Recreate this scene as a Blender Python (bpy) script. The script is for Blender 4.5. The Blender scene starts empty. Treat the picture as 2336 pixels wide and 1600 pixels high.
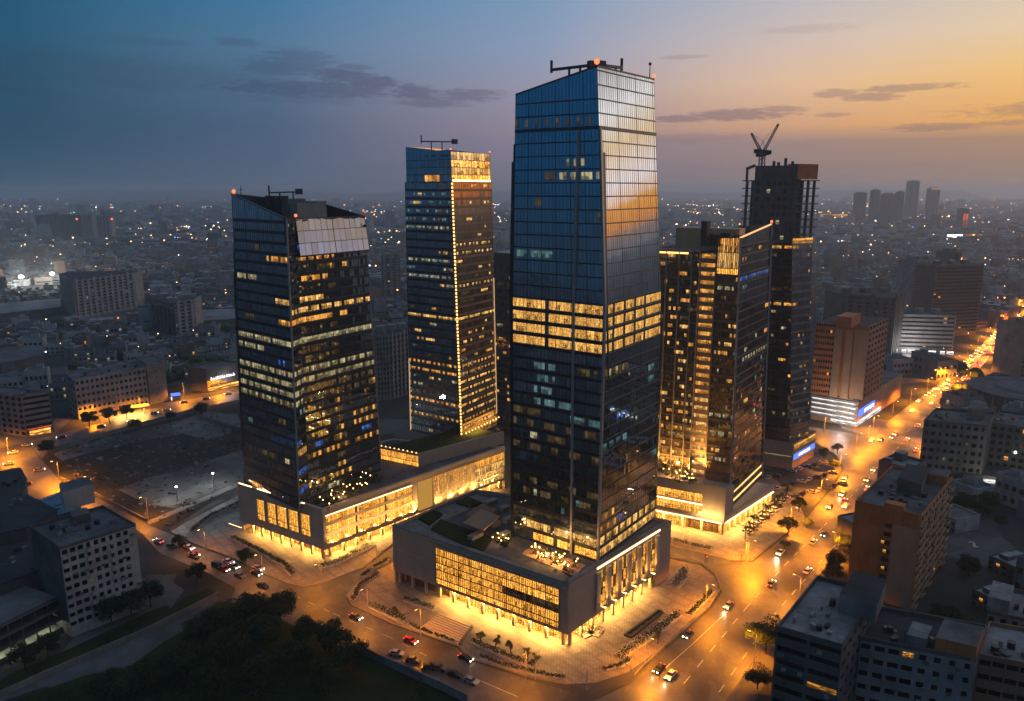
import bpy, math, random
from mathutils import Vector
R_ = random.Random(11)
scene = bpy.context.scene
COL = scene.collection
# ------------------------------------------------------------------ camera maths (photo pixels 2336x1600 -> points of the place)
F, CX, CY, H = 1759.0, 1168.0, 800.0, 130.0
PITCH = math.atan(368/F); PC, PS = math.cos(PITCH), math.sin(PITCH)
def at(px, py, z=0.0):
    x = (px-CX)/F; y = -(py-CY)/F
    d = (x, PC+y*PS, -PS+y*PC); t = (z-H)/d[2]
    return Vector((d[0]*t, d[1]*t, z))
def at_y(px, py, Y):
    x = (px-CX)/F; y = -(py-CY)/F
    d = (x, PC+y*PS, -PS+y*PC); t = Y/d[1]
    return Vector((d[0]*t, Y, H+d[2]*t))
def z_at(py, Y):
    y = -(py-CY)/F
    return H + (-PS+y*PC)/(PC+y*PS)*Y
def proj(p):
    dep = p[1]*PC-(p[2]-H)*PS; u = p[1]*PS+(p[2]-H)*PC
    return (CX+F*p[0]/dep, CY-F*u/dep) if dep > 1 else (-9999, -9999)
def slide(p, ang, px, z):          # distance from p along plan direction ang until the point (at height z) stands over photo column px
    a = math.radians(ang); lo, hi = -10.0, 200.0
    f = lambda t: proj((p[0]+t*math.cos(a), p[1]+t*math.sin(a), z))[0]-px
    s0 = f(lo)
    for _ in range(50):
        m = (lo+hi)/2
        if f(m)*s0 > 0: lo = m
        else: hi = m
    return Vector((p[0]+lo*math.cos(a), p[1]+lo*math.sin(a), p[2]))
def srgb(r, g, b, k=1.0):
    f = lambda v: (v/12.92 if v <= .04045 else ((v+.055)/1.055)**2.4)
    return (f(r/255)*k, f(g/255)*k, f(b/255)*k, 1)
# ------------------------------------------------------------------ meshes
class MB:
    def __init__(s): s.v = []; s.f = []; s.m = []; s.uv = []
    def quad(s, a, b, c, d, m=0, uv=None):
        i = len(s.v); s.v += [tuple(a), tuple(b), tuple(c), tuple(d)]; s.f.append((i, i+1, i+2, i+3)); s.m.append(m)
        s.uv.append(uv or ((0, 0), (1, 0), (1, 1), (0, 1)))
    def tri(s, a, b, c, m=0):
        i = len(s.v); s.v += [tuple(a), tuple(b), tuple(c)]; s.f.append((i, i+1, i+2)); s.m.append(m); s.uv.append(((0, 0), (1, 0), (.5, 1)))
    def hexa(s, b, t, m=0, mt=None):          # b, t: four bottom / top points, counter-clockwise from above
        for i in range(4):
            j = (i+1) % 4; s.quad(b[i], b[j], t[j], t[i], m)
        s.quad(t[0], t[1], t[2], t[3], m if mt is None else mt); s.quad(b[3], b[2], b[1], b[0], m)
    def box(s, c, size, rot=0.0, m=0, mt=None):
        ca, sa = math.cos(rot), math.sin(rot); hx, hy = size[0]/2, size[1]/2
        P = [(c[0]+x*ca-y*sa, c[1]+x*sa+y*ca) for x, y in ((-hx, -hy), (hx, -hy), (hx, hy), (-hx, hy))]
        s.hexa([(x, y, c[2]) for x, y in P], [(x, y, c[2]+size[2]) for x, y in P], m, mt)
    def prism(s, poly, z0, z1, m=0, mt=None):
        n = len(poly); a = sum(poly[i][0]*poly[(i+1) % n][1]-poly[(i+1) % n][0]*poly[i][1] for i in range(n))
        if a < 0: poly = poly[::-1]
        for i in range(n):
            p, q = poly[i], poly[(i+1) % n]
            s.quad((p[0], p[1], z0), (q[0], q[1], z0), (q[0], q[1], z1), (p[0], p[1], z1), m)
        for z, rev in ((z1, 0), (z0, 1)):
            i = len(s.v); s.v += [(p[0], p[1], z) for p in poly]; ids = list(range(i, i+n))
            s.f.append(tuple(ids[::-1] if rev else ids)); s.m.append(m if (mt is None or rev) else mt); s.uv.append(tuple((p[0], p[1]) for p in (poly[::-1] if rev else poly)))
    def bar(s, a, b, w, h=None, m=0, up=(0, 0, 1)):
        a, b = Vector(a), Vector(b); h = h or w; d = (b-a).normalized(); u = Vector(up)
        if abs(d.dot(u)) > .99: u = Vector((1, 0, 0))
        r = d.cross(u).normalized(); u = r.cross(d)
        q = [r*(w/2)*x+u*(h/2)*y for x, y in ((-1, -1), (1, -1), (1, 1), (-1, 1))]
        A = [a+k for k in q]; B = [b+k for k in q]
        for i in range(4):
            j = (i+1) % 4; s.quad(A[i], A[j], B[j], B[i], m)
        s.quad(A[3], A[2], A[1], A[0], m); s.quad(*B, m)
    def tube(s, a, b, r0, r1, n=8, m=0):
        a, b = Vector(a), Vector(b); d = (b-a).normalized(); u = Vector((0, 0, 1)) if abs(d.z) < .95 else Vector((1, 0, 0))
        x = d.cross(u).normalized(); y = x.cross(d)
        A = [a+(x*math.cos(k*2*math.pi/n)-y*math.sin(k*2*math.pi/n))*r0 for k in range(n)]
        B = [b+(x*math.cos(k*2*math.pi/n)-y*math.sin(k*2*math.pi/n))*r1 for k in range(n)]
        for i in range(n):
            j = (i+1) % n; s.quad(A[j], A[i], B[i], B[j], m)
        for ring in (A[::1], B[::-1]):
            i = len(s.v); s.v += [tuple(p) for p in ring]; s.f.append(tuple(range(i, i+n))); s.m.append(m); s.uv.append(tuple((0, 0) for _ in ring))
    def ball(s, c, r, n=6, m=0, sz=1.0):
        rings = [[(c[0]+r*math.sin(t)*math.cos(k*2*math.pi/n), c[1]+r*math.sin(t)*math.sin(k*2*math.pi/n), c[2]-r*sz*math.cos(t)) for k in range(n)] for t in [math.pi*(i+.5)/4 for i in range(4)]]
        for A, B in zip(rings, rings[1:]):
            for i in range(n): s.quad(A[i], A[(i+1) % n], B[(i+1) % n], B[i], m)
        for i in range(n):
            s.tri(rings[0][(i+1) % n], rings[0][i], (c[0], c[1], c[2]-r*sz), m); s.tri(rings[-1][i], rings[-1][(i+1) % n], (c[0], c[1], c[2]+r*sz), m)
    def build(s, name, mats, parent=None, smooth=False):
        if not s.f: return None
        me = bpy.data.meshes.new(name); off = parent['_o'] if parent is not None and '_o' in parent else None
        vs = s.v if off is None else [(x-off[0], y-off[1], z-off[2]) for x, y, z in s.v]
        me.from_pydata(vs, [], s.f)
        mats = mats if isinstance(mats, (list, tuple)) else [mats]
        for m in mats: me.materials.append(m)
        me.polygons.foreach_set('material_index', s.m)
        uvl = me.uv_layers.new(name='UVMap'); flat = [c for q in s.uv for p in q for c in p]
        uvl.data.foreach_set('uv', flat)
        if smooth: me.polygons.foreach_set('use_smooth', [True]*len(s.f))
        me.update()
        o = bpy.data.objects.new(name, me); COL.objects.link(o)
        if parent is not None:
            o.parent = parent
            if '_o' in parent: o['_o'] = list(parent['_o'])
        return o
def tag(o, label=None, cat=None, group=None, kind=None):
    if label: o['label'] = label
    if cat: o['category'] = cat
    if group: o['group'] = group
    if kind: o['kind'] = kind
    return o
def thing(name, label, cat, loc, group=None):
    o = bpy.data.objects.new(name, None); COL.objects.link(o); o.empty_display_size = .5
    o.location = loc; o['_o'] = [float(loc[0]), float(loc[1]), float(loc[2])]
    return tag(o, label, cat, group)
def dup(src, loc, rz=0.0, sc=None, label=None, group=None):
    kids = src.children
    r = src.copy(); COL.objects.link(r); r.location = loc; r.rotation_euler = (0, 0, rz)
    if sc: r.scale = sc if isinstance(sc, tuple) else (sc, sc, sc)
    if label: r['label'] = label
    if group: r['group'] = group
    def rec(a, b):
        for c in a:
            k = c.copy(); COL.objects.link(k); k.parent = b; rec(c.children, k)
    rec(kids, r)
    return r
def lamp(name, kind, loc, power, color, parent=None, size=.3, rot=None, cone=150, size_y=None, blend=1.0):
    L = bpy.data.lights.new(name, kind); L.energy = power; L.color = color
    if kind == 'AREA':
        L.shape = 'RECTANGLE' if size_y else 'SQUARE'; L.size = size
        if size_y: L.size_y = size_y
    else: L.shadow_soft_size = size
    if kind == 'SPOT': L.spot_size = math.radians(cone); L.spot_blend = blend
    o = bpy.data.objects.new(name, L); COL.objects.link(o); o.location = loc
    if rot: o.rotation_euler = rot
    if parent is not None:
        o.parent = parent
        if '_o' in parent: o.location = (loc[0]-parent['_o'][0], loc[1]-parent['_o'][1], loc[2]-parent['_o'][2])
    return o
# ------------------------------------------------------------------ materials
class NT:
    def __init__(s, tree): s.t = tree; s.n = tree.nodes; s.l = tree.links
    def node(s, typ, **kw):
        n = s.n.new(typ)
        for k, v in kw.items(): setattr(n, k, v)
        return n
    def put(s, sock, v):
        if hasattr(v, 'is_output') or isinstance(v, bpy.types.NodeSocket): s.l.new(v, sock)
        else: sock.default_value = v
    def math(s, op, a, b=None, c=None, clamp=False):
        n = s.node('ShaderNodeMath', operation=op); n.use_clamp = clamp; s.put(n.inputs[0], a)
        if b is not None: s.put(n.inputs[1], b)
        if c is not None: s.put(n.inputs[2], c)
        return n.outputs[0]
    def mix(s, f, a, b, blend='MIX'):
        n = s.node('ShaderNodeMix', data_type='RGBA', blend_type=blend); s.put(n.inputs[0], f); s.put(n.inputs[6], a); s.put(n.inputs[7], b)
        return n.outputs[2]
    def rng(s, v, a, b, c, d, smooth=False):
        n = s.node('ShaderNodeMapRange'); n.interpolation_type = 'SMOOTHSTEP' if smooth else 'LINEAR'
        for i, x in enumerate((v, a, b, c, d)): s.put(n.inputs[i], x)
        return n.outputs[0]
    def noise(s, vec, scale, detail=3.0, rough=.55, dim='3D'):
        n = s.node('ShaderNodeTexNoise', noise_dimensions=dim); s.put(n.inputs['Vector'], vec); n.inputs['Scale'].default_value = scale
        n.inputs['Detail'].default_value = detail; n.inputs['Roughness'].default_value = rough
        return n.outputs['Fac']
    def scale(s, vec, sc):
        n = s.node('ShaderNodeMapping'); s.put(n.inputs['Vector'], vec); n.inputs['Scale'].default_value = sc
        return n.outputs[0]
MATS = {}
def new_mat(name):
    m = bpy.data.materials.new(name); m.use_nodes = True; m.node_tree.nodes.clear(); nt = NT(m.node_tree)
    out = nt.node('ShaderNodeOutputMaterial'); MATS[name] = m
    return m, nt, out
def solid(name, col, rough=.7, var=.25, scale=.35, spec=.3, metal=0.0, bump=0.0, stain=0.0):
    m, nt, out = new_mat(name); b = nt.node('ShaderNodeBsdfPrincipled')
    tc = nt.node('ShaderNodeTexCoord').outputs['Object']
    c = (*col, 1) if len(col) == 3 else col
    n1 = nt.noise(tc, scale, 5); n2 = nt.noise(nt.scale(tc, (3, 3, .35)), scale*2.2, 4)
    k = nt.math('ADD', nt.rng(n1, .25, .75, 1-var, 1+var), nt.rng(n2, .3, .7, -var*.5, var*.5))
    col_ = nt.mix(1.0, c, (1, 1, 1, 1), 'MULTIPLY'); hs = nt.node('ShaderNodeVectorMath', operation='SCALE'); nt.put(hs.inputs[0], c[:3]); nt.put(hs.inputs['Scale'], k)
    colo = hs.outputs[0]
    if stain:
        st = nt.rng(nt.noise(tc, scale*.6, 6, .65), .48, .62, 0, stain); colo = nt.mix(st, colo, tuple(x*.25 for x in c[:3])+(1,))
    nt.put(b.inputs['Base Color'], colo); b.inputs['Roughness'].default_value = rough; b.inputs['Metallic'].default_value = metal
    b.inputs['Specular IOR Level'].default_value = spec
    if bump:
        bp = nt.node('ShaderNodeBump'); bp.inputs['Strength'].default_value = bump; bp.inputs['Distance'].default_value = .1
        nt.put(bp.inputs['Height'], n1); nt.l.new(bp.outputs[0], b.inputs['Normal'])
    nt.l.new(b.outputs[0], out.inputs[0]); return m
def glass(name, tint=(.5, .55, .6), body=(.006, .009, .012), base=.5, rough=.02):
    m, nt, out = new_mat(name)
    uv = nt.node('ShaderNodeUVMap').outputs[0]
    fl = nt.node('ShaderNodeVectorMath', operation='FLOOR'); nt.put(fl.inputs[0], uv)
    wn = nt.node('ShaderNodeTexWhiteNoise', noise_dimensions='2D'); nt.put(wn.inputs['Vector'], fl.outputs[0])
    g = nt.node('ShaderNodeBsdfGlossy'); g.inputs['Roughness'].default_value = rough
    t = nt.node('ShaderNodeVectorMath', operation='SCALE'); nt.put(t.inputs[0], tint); nt.put(t.inputs['Scale'], nt.rng(wn.outputs['Value'], 0, 1, .9, 1.06)); nt.put(g.inputs['Color'], t.outputs[0])
    d = nt.node('ShaderNodeBsdfDiffuse'); b2 = nt.node('ShaderNodeVectorMath', operation='SCALE'); nt.put(b2.inputs[0], body); nt.put(b2.inputs['Scale'], nt.rng(wn.outputs['Value'], 0, 1, .3, 2.6)); nt.put(d.inputs['Color'], b2.outputs[0])
    fr = nt.node('ShaderNodeLayerWeight'); fr.inputs[0].default_value = .35
    mx = nt.node('ShaderNodeMixShader'); nt.put(mx.inputs[0], nt.rng(fr.outputs['Fresnel'], 0, 1, base, 1.0)); nt.l.new(d.outputs[0], mx.inputs[1]); nt.l.new(g.outputs[0], mx.inputs[2])
    nt.l.new(mx.outputs[0], out.inputs[0]); return m
def lit(name, c0, c1, strength, spots=0.0, streak=.6, sample=False, gloss=.12, tex=1.0, blind=.45, var=.5):
    """a lit room behind glass: each pane its own brightness, curtains as upright streaks, ceiling lamps as small bright spots"""
    m, nt, out = new_mat(name)
    uv = nt.node('ShaderNodeUVMap').outputs[0]
    fl = nt.node('ShaderNodeVectorMath', operation='FLOOR'); nt.put(fl.inputs[0], uv)
    wn = nt.node('ShaderNodeTexWhiteNoise', noise_dimensions='2D'); nt.put(wn.inputs['Vector'], fl.outputs[0])
    st = nt.noise(nt.scale(uv, (4.5*tex, .35*tex, 1)), 1.6, 3, .6); cl = nt.noise(nt.scale(uv, (1.3*tex, 2.0*tex, 1)), 1.3, 4, .6)
    sep = nt.node('ShaderNodeSeparateXYZ'); nt.put(sep.inputs[0], uv); fv = nt.math('FRACT', sep.outputs[1]); fu = nt.math('FRACT', sep.outputs[0])
    k = nt.math('MULTIPLY', nt.rng(wn.outputs['Value'], 0, 1, .8-var, .8+var), nt.rng(st, .35, .65, 1-streak, 1+streak*.7))
    k = nt.math('MULTIPLY', k, nt.rng(cl, .3, .7, .6, 1.35))
    edge = nt.math('MULTIPLY', nt.rng(fu, 0, .07, .35, 1), nt.rng(fu, .93, 1, 1, .35)); k = nt.math('MULTIPLY', k, edge)
    bl = nt.node('ShaderNodeTexWhiteNoise', noise_dimensions='3D'); ad = nt.node('ShaderNodeVectorMath', operation='ADD'); nt.put(ad.inputs[0], fl.outputs[0]); ad.inputs[1].default_value = (7, 3, 11); nt.put(bl.inputs['Vector'], ad.outputs[0])
    cut = nt.math('MULTIPLY', nt.math('GREATER_THAN', bl.outputs['Value'], 1-blind), nt.math('MULTIPLY', bl.outputs['Value'], .6)); k = nt.math('MULTIPLY', k, nt.rng(nt.math('SUBTRACT', fv, cut), 0, .1, .3, 1.0))
    vo = nt.node('ShaderNodeTexVoronoi', voronoi_dimensions='2D'); nt.put(vo.inputs['Vector'], nt.scale(uv, (1.7*tex, 3.4*tex, 1))); vo.inputs['Scale'].default_value = 1.0
    sp = nt.rng(vo.outputs['Distance'], .0, .28, spots, 0)
    tot = nt.math('MULTIPLY', nt.math('ADD', k, sp), strength)
    e = nt.node('ShaderNodeEmission'); nt.put(e.inputs[0], nt.mix(nt.math('MULTIPLY', wn.outputs['Value'], cl), (*c0, 1), (*c1, 1))); nt.put(e.inputs[1], tot)
    g = nt.node('ShaderNodeBsdfGlossy'); g.inputs['Roughness'].default_value = .03; g.inputs['Color'].default_value = (.6, .65, .7, 1)
    mx = nt.node('ShaderNodeMixShader'); mx.inputs[0].default_value = gloss; nt.l.new(e.outputs[0], mx.inputs[1]); nt.l.new(g.outputs[0], mx.inputs[2])
    nt.l.new(mx.outputs[0], out.inputs[0])
    m.cycles.emission_sampling = 'FRONT' if sample else 'NONE'
    return m
def glow(name, col, strength, sample=False):
    m, nt, out = new_mat(name); e = nt.node('ShaderNodeEmission'); e.inputs[0].default_value = (*col, 1); e.inputs[1].default_value = strength
    nt.l.new(e.outputs[0], out.inputs[0]); m.cycles.emission_sampling = 'FRONT' if sample else 'NONE'; return m
WARM = (1.0, .48, .1); GOLD = (1.0, .47, .08); SOD = (1.0, .30, .01)
M_GLASS = glass('tower_glass', (.66, .82, .95), (.01, .02, .03), .62); M_GLASS_D = glass('dark_tower_glass', (.58, .60, .64), (.008, .008, .008), .45, .025); M_GLASS_B = glass('bronze_glass', (.68, .55, .40), (.06, .042, .02), .4, .03)
M_WIN = glass('apartment_glass', (.25, .27, .3), (.006, .006, .007), .12, .06)
M_SPAN = solid('spandrel_metal', (.035, .04, .045), .35, .2, .2, .5, .6); M_SPAN_B = solid('bronze_spandrel', (.15, .10, .06), .4, .2, .2, .5, .4)
M_FIN = solid('pale_metal_fin', (.34, .31, .29), .35, .1, .1, .5, .3); M_STONE = solid('beige_stone_cladding', (.46, .36, .27), .6, .14, .12, .35); M_STONE_D = solid('brown_stone_cladding', (.45, .31, .22), .6, .14, .12, .3)
M_ROOF = solid('roof_membrane', (.11, .11, .115), .85, .45, .12, .2, stain=.6); M_ROOF_L = solid('pale_roof_screed', (.22, .212, .208), .85, .45, .1, .2, stain=.55); M_ROOF_D = solid('dark_roof_felt', (.04, .04, .045), .9, .4, .1, .2)
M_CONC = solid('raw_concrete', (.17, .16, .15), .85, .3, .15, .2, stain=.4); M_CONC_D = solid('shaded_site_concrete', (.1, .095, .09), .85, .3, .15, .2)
M_WHITE = solid('off_white_render', (.26, .24, .228), .8, .22, .18, .2, stain=.35); M_CREAM = solid('cream_render', (.22, .187, .158), .8, .25, .18, .2, stain=.35); M_GREY = solid('grey_render', (.11, .1, .092), .8, .25, .2, .2, stain=.4)
M_PALE = solid('pale_pink_render', (.42, .36, .32), .8, .2, .18, .2, stain=.35); M_RUST = solid('rust_red_render', (.5, .165, .05), .8, .2, .15, .2, stain=.25); M_BROWN = solid('brown_render', (.26, .14, .08), .8, .2, .15, .2); M_TAN = solid('tan_render', (.42, .25, .15), .8, .15, .1, .2, stain=.2)
M_BLUE = solid('blue_sheet_roof', (.05, .16, .26), .5, .3, .1, .4, .1); M_STEEL = solid('dark_steel', (.05, .05, .055), .5, .2, 1, .4, .7); M_EQUIP = solid('roof_plant_casing', (.27, .25, .22), .6, .25, .3, .3)
M_SOIL = solid('dark_soil', (.03, .028, .024), .95, .5, .03, .1); M_GRASS = solid('dark_grass', (.022, .034, .012), .95, .5, .05, .1); M_LOT = solid('weathered_concrete_slab', (.12, .115, .11), .9, .35, .035, .15, stain=.75)
def asphalt(name, col):
    m, nt, out = new_mat(name); b = nt.node('ShaderNodeBsdfPrincipled'); tc = nt.node('ShaderNodeTexCoord').outputs['Object']
    mp = nt.node('ShaderNodeMapping'); nt.put(mp.inputs['Vector'], tc); mp.inputs['Rotation'].default_value = (0, 0, .7); mp.inputs['Scale'].default_value = (.16, .07, .1)
    vo = nt.node('ShaderNodeTexVoronoi', distance='CHEBYCHEV'); nt.put(vo.inputs['Vector'], mp.outputs[0]); vo.inputs['Scale'].default_value = 1.0; sc = nt.node('ShaderNodeSeparateColor'); nt.put(sc.inputs[0], vo.outputs['Color'])
    n = nt.noise(tc, .06, 7, .7); f = nt.noise(tc, .8, 4, .6); lo = tuple(x*.45 for x in col)+(1,); hi = tuple(x*1.35 for x in col)+(1,)
    c = nt.mix(nt.rng(n, .36, .62, 0, 1), hi, lo); c = nt.mix(nt.rng(sc.outputs[0], .76, .8, 0, .6), c, lo); c = nt.mix(nt.rng(sc.outputs[1], .86, .9, 0, .5), c, hi); c = nt.mix(nt.rng(f, .5, .7, 0, .45), c, lo)
    nt.put(b.inputs['Base Color'], c); nt.put(b.inputs['Roughness'], nt.rng(n, .3, .7, .38, .66)); nt.l.new(b.outputs[0], out.inputs[0]); return m
M_ASPH = asphalt('worn_asphalt', (.085, .08, .075))
def paving(name, col):
    m, nt, out = new_mat(name); b = nt.node('ShaderNodeBsdfPrincipled'); tc = nt.node('ShaderNodeTexCoord').outputs['Object']
    mp = nt.node('ShaderNodeMapping'); nt.put(mp.inputs['Vector'], tc); mp.inputs['Rotation'].default_value = (0, 0, .86)
    br = nt.node('ShaderNodeTexBrick'); nt.put(br.inputs['Vector'], mp.outputs[0]); br.inputs['Scale'].default_value = .42; br.inputs['Mortar Size'].default_value = .03; br.inputs['Color1'].default_value = (*col, 1); br.inputs['Color2'].default_value = tuple(x*.72 for x in col)+(1,); br.inputs['Mortar'].default_value = tuple(x*.3 for x in col)+(1,)
    b2 = nt.node('ShaderNodeTexBrick'); nt.put(b2.inputs['Vector'], mp.outputs[0]); b2.inputs['Scale'].default_value = .06; b2.inputs['Mortar Size'].default_value = .035; b2.inputs['Color1'].default_value = (1, 1, 1, 1); b2.inputs['Color2'].default_value = (.88, .88, .9, 1); b2.inputs['Mortar'].default_value = (.72, .7, .69, 1)
    c = nt.mix(1.0, br.outputs[0], b2.outputs[0], 'MULTIPLY'); n = nt.noise(tc, .11, 6, .65); c = nt.mix(nt.rng(n, .45, .65, 0, .6), c, tuple(x*.35 for x in col)+(1,))
    nt.put(b.inputs['Base Color'], c); nt.put(b.inputs['Roughness'], nt.rng(n, .3, .7, .45, .8)); nt.l.new(b.outputs[0], out.inputs[0]); return m
M_PAVE = paving('pale_paving', (.34, .29, .24)); M_KERB = solid('kerb_concrete', (.34, .32, .3), .8, .2, .3, .2)
M_PAINT = solid('road_marking_paint', (.5, .48, .44), .6, .4, .5, .3, stain=.4)
L_GOLD = lit('gold_lit_room', (1.0, .5, .10), (1.0, .62, .22), 1.15, .9); L_BAND = lit('bright_gold_lit_room', (1.0, .47, .085), (1.0, .56, .16), 1.05, 1.3, .65, blind=.15, var=.28)
L_DIM = lit('dim_lit_room', (.75, .45, .14), (.5, .45, .25), .14, .35); L_COOL = lit('cool_lit_room', (.35, .75, .8), (.5, .8, .75), .26, .5); L_BLUE = lit('blue_lit_room', (.08, .22, 1.0), (.15, .4, 1.0), .5, .8)
L_PALE = lit('pale_lit_room', (.95, .78, .38), (.9, .85, .5), .5, .7, .75); L_WHITE = lit('white_lit_room', (1, .9, .75), (.85, .9, 1), 1.6, 2.0); L_AMBER = lit('amber_lit_room', (1.0, .38, .05), (1.0, .5, .12), 1.0, 1.2)
L_SHOP = lit('shopfront_interior', (1.0, .39, .042), (1.0, .5, .1), 1.9, 2.2, .55, True, blind=.1, var=.3); L_TALL = lit('tall_lit_glazing', (1.0, .39, .04), (1.0, .48, .085), 1.4, 1.8, .8, True, blind=.15, var=.35); L_RED = lit('red_lit_sign_wall', (1, .1, .02), (1, .2, .05), 1.0)
G_STRIP = glow('warm_light_strip', (1.0, .62, .27), 5.0, True); G_SPOT = glow('warm_lamp', (1.0, .5, .13), 3.2); G_SOD = glow('sodium_lamp', (1.0, .5, .09), 14.0); G_RED = glow('red_beacon_lamp', (1.0, .13, .04), 3.2); G_WHITE = glow('white_lamp', (.95, .97, 1.0), 14.0)
G_GOLDP = glow('gold_washed_stone_glow', (1.0, .5, .1), .5, True); G_SIGNB = glow('blue_sign_light', (.12, .22, 1.0), 1.6); G_SIGNW = glow('white_sign_light', (.85, .88, 1.0), 3.5)  # G_GOLDP: gold light on plain stone, put in as emission
G_HEAD = glow('headlight_glow', (1.0, .8, .5), 22.0); G_TAIL = glow('taillight_glow', (1.0, .06, .02), 9.0)
# ------------------------------------------------------------------ sky (by direction: azimuth and height above the horizon)
def azel(px, py):
    x = (px-CX)/F; y = -(py-CY)/F; d = Vector((x, PC+y*PS, -PS+y*PC)).normalized()
    return math.degrees(math.atan2(d.x, d.y)), math.degrees(math.asin(d.z))
world = bpy.data.worlds.new('World'); scene.world = world; world.use_nodes = True
wt = NT(world.node_tree); wt.n.clear()
gen = wt.node('ShaderNodeTexCoord').outputs['Generated']
sep = wt.node('ShaderNodeSeparateXYZ'); wt.put(sep.inputs[0], gen); X, Y, Z = sep.outputs
el = wt.math('MULTIPLY', wt.math('ARCSINE', Z), 57.29578); az = wt.math('MULTIPLY', wt.math('ARCTAN2', X, Y), 57.29578)
SUN_AZ = 62.0
sx = wt.math('COSINE', wt.math('MULTIPLY', wt.math('SUBTRACT', az, SUN_AZ), 0.0174533))
sx01 = wt.math('MULTIPLY_ADD', sx, .5, .5)
sky_rows = [  # elevation, then sRGB colours at s = -1, -.06, .2, .5, .74, .9, .97 , 1
 (-.5, (26, 54, 72), (54, 84, 106), (84, 98, 122), (120, 117, 132), (146, 128, 126), (164, 136, 120), (172, 138, 120), (180, 140, 120)),
 (1.3, (20, 62, 88), (50, 82, 105), (82, 99, 124), (124, 119, 135), (148, 128, 125), (164, 134, 116), (300, 172, 50), (300, 172, 50)),
 (2.4, (18, 66, 95), (47, 81, 104), (80, 98, 125), (134, 125, 143), (158, 134, 128), (174, 138, 112), (305, 186, 72), (305, 186, 72)),
 (3.1, (18, 68, 98), (46, 80, 103), (79, 98, 126), (137, 128, 147), (162, 136, 130), (180, 142, 110), (310, 236, 190), (310, 236, 186)),
 (4.2, (16, 72, 106), (44, 80, 104), (76, 98, 126), (148, 136, 150), (214, 164, 126), (242, 176, 88), (310, 272, 262), (310, 266, 250)),
 (7.0, (14, 74, 112), (44, 86, 112), (82, 110, 138), (152, 150, 170), (230, 192, 158), (246, 196, 116), (300, 240, 185), (300, 236, 175)),
 (9.6, (14, 76, 116), (38, 88, 116), (82, 120, 152), (140, 156, 184), (212, 192, 182), (236, 210, 168), (300, 272, 260), (300, 268, 250)),
 (12.8, (14, 78, 120), (32, 88, 120), (64, 118, 158), (124, 154, 186), (186, 186, 194), (214, 200, 186), (240, 225, 215), (250, 225, 205)),
 (30, (78, 106, 136), (86, 113, 145), (98, 120, 152), (114, 138, 174), (138, 156, 184), (150, 166, 192), (160, 172, 194), (165, 174, 194)),
 (90, (110, 132, 158), (110, 132, 158), (110, 132, 158), (110, 132, 158), (110, 132, 158), (110, 132, 158), (110, 132, 158), (110, 132, 158))]
SPOS = [(-1+1)/2, (-.06+1)/2, .6, .75, .87, .95, .985, 1.0]
def ramp(cols):
    r = wt.node('ShaderNodeValToRGB'); e = r.color_ramp.elements
    for i, c in enumerate(cols):
        k = e[i] if i < 2 else e.new(SPOS[i])
        k.position = SPOS[i]; k.color = srgb(*c, k=1.3 if i > 5 and c[0] > 250 else 1)
    wt.put(r.inputs[0], sx01); return r.outputs[0]
sky = ramp(sky_rows[0][1:])
for (e0, *_), (e1, *c1) in zip(sky_rows, sky_rows[1:]):
    sky = wt.mix(wt.rng(el, e0, e1, 0, 1, e1 < 4), sky, ramp(c1))
cv = wt.node('ShaderNodeCombineXYZ'); wt.put(cv.inputs[0], az); wt.put(cv.inputs[1], el)
n_big = wt.noise(wt.scale(cv.outputs[0], (.22, .9, 1)), 1.0, 6, .62); n_fine = wt.noise(wt.scale(cv.outputs[0], (.9, 4.6, 1)), 1.3, 7, .7)
cm = None
for (px, py, w, h, a) in [(180, 160, 480, 32, .24), (620, 190, 120, 12, .16), (700, 205, 220, 18, .56), (640, 150, 100, 22, .42), (690, 132, 80, 18, .38), (780, 172, 74, 15, .6), (850, 190, 62, 15, .62), (945, 210, 58, 17, .62), (1075, 218, 84, 14, .55), (980, 236, 90, 9, .5), (690, 226, 200, 10, .22), (330, 94, 90, 9, .22), (545, 96, 46, 8, .3), (810, 153, 46, 6, .4),
                           (1550, 272, 70, 8, .6), (1690, 262, 120, 11, .62), (1780, 250, 60, 8, .5), (1905, 214, 46, 8, .45), (1985, 222, 56, 8, .5), (2090, 200, 110, 7, .5), (2140, 290, 120, 8, .6), (2300, 281, 80, 6, .5), (1560, 130, 50, 5, .25), (1850, 66, 110, 8, .15), (1520, 318, 220, 12, .3), (1900, 262, 36, 5, .4), (2600, 240, 300, 16, .5), (2900, 330, 260, 12, .5), (-500, 150, 500, 40, .4)]:
    a0, e0 = azel(px, py); wd, hd = w/F*57.3*.9, h/F*57.3*1.0
    u = wt.math('DIVIDE', wt.math('SUBTRACT', az, a0), wd); v = wt.math('DIVIDE', wt.math('SUBTRACT', el, e0), hd)
    d2 = wt.math('ADD', wt.math('MULTIPLY', u, u), wt.math('MULTIPLY', v, v))
    k = wt.math('ADD', d2, wt.math('MULTIPLY_ADD', n_big, -2.6, 1.3)); k = wt.math('ADD', k, wt.math('MULTIPLY_ADD', n_fine, -4.4, 2.2))
    mk = wt.rng(k, .2, 1.5, a*1.1, 0, True); cm = mk if cm is None else wt.math('MAXIMUM', cm, mk)
ccol = wt.node('ShaderNodeValToRGB'); ce = ccol.color_ramp.elements
for i, (p, c) in enumerate([(0, (24, 50, 72)), (.47, (46, 70, 92)), (.6, (66, 80, 108)), (.75, (108, 100, 124)), (.9, (150, 122, 118)), (1, (190, 140, 110))]):
    k = ce[i] if i < 2 else ce.new(p)
    k.position = p; k.color = srgb(*c)
wt.put(ccol.inputs[0], sx01)
sky = wt.mix(cm, sky, ccol.outputs[0])
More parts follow.
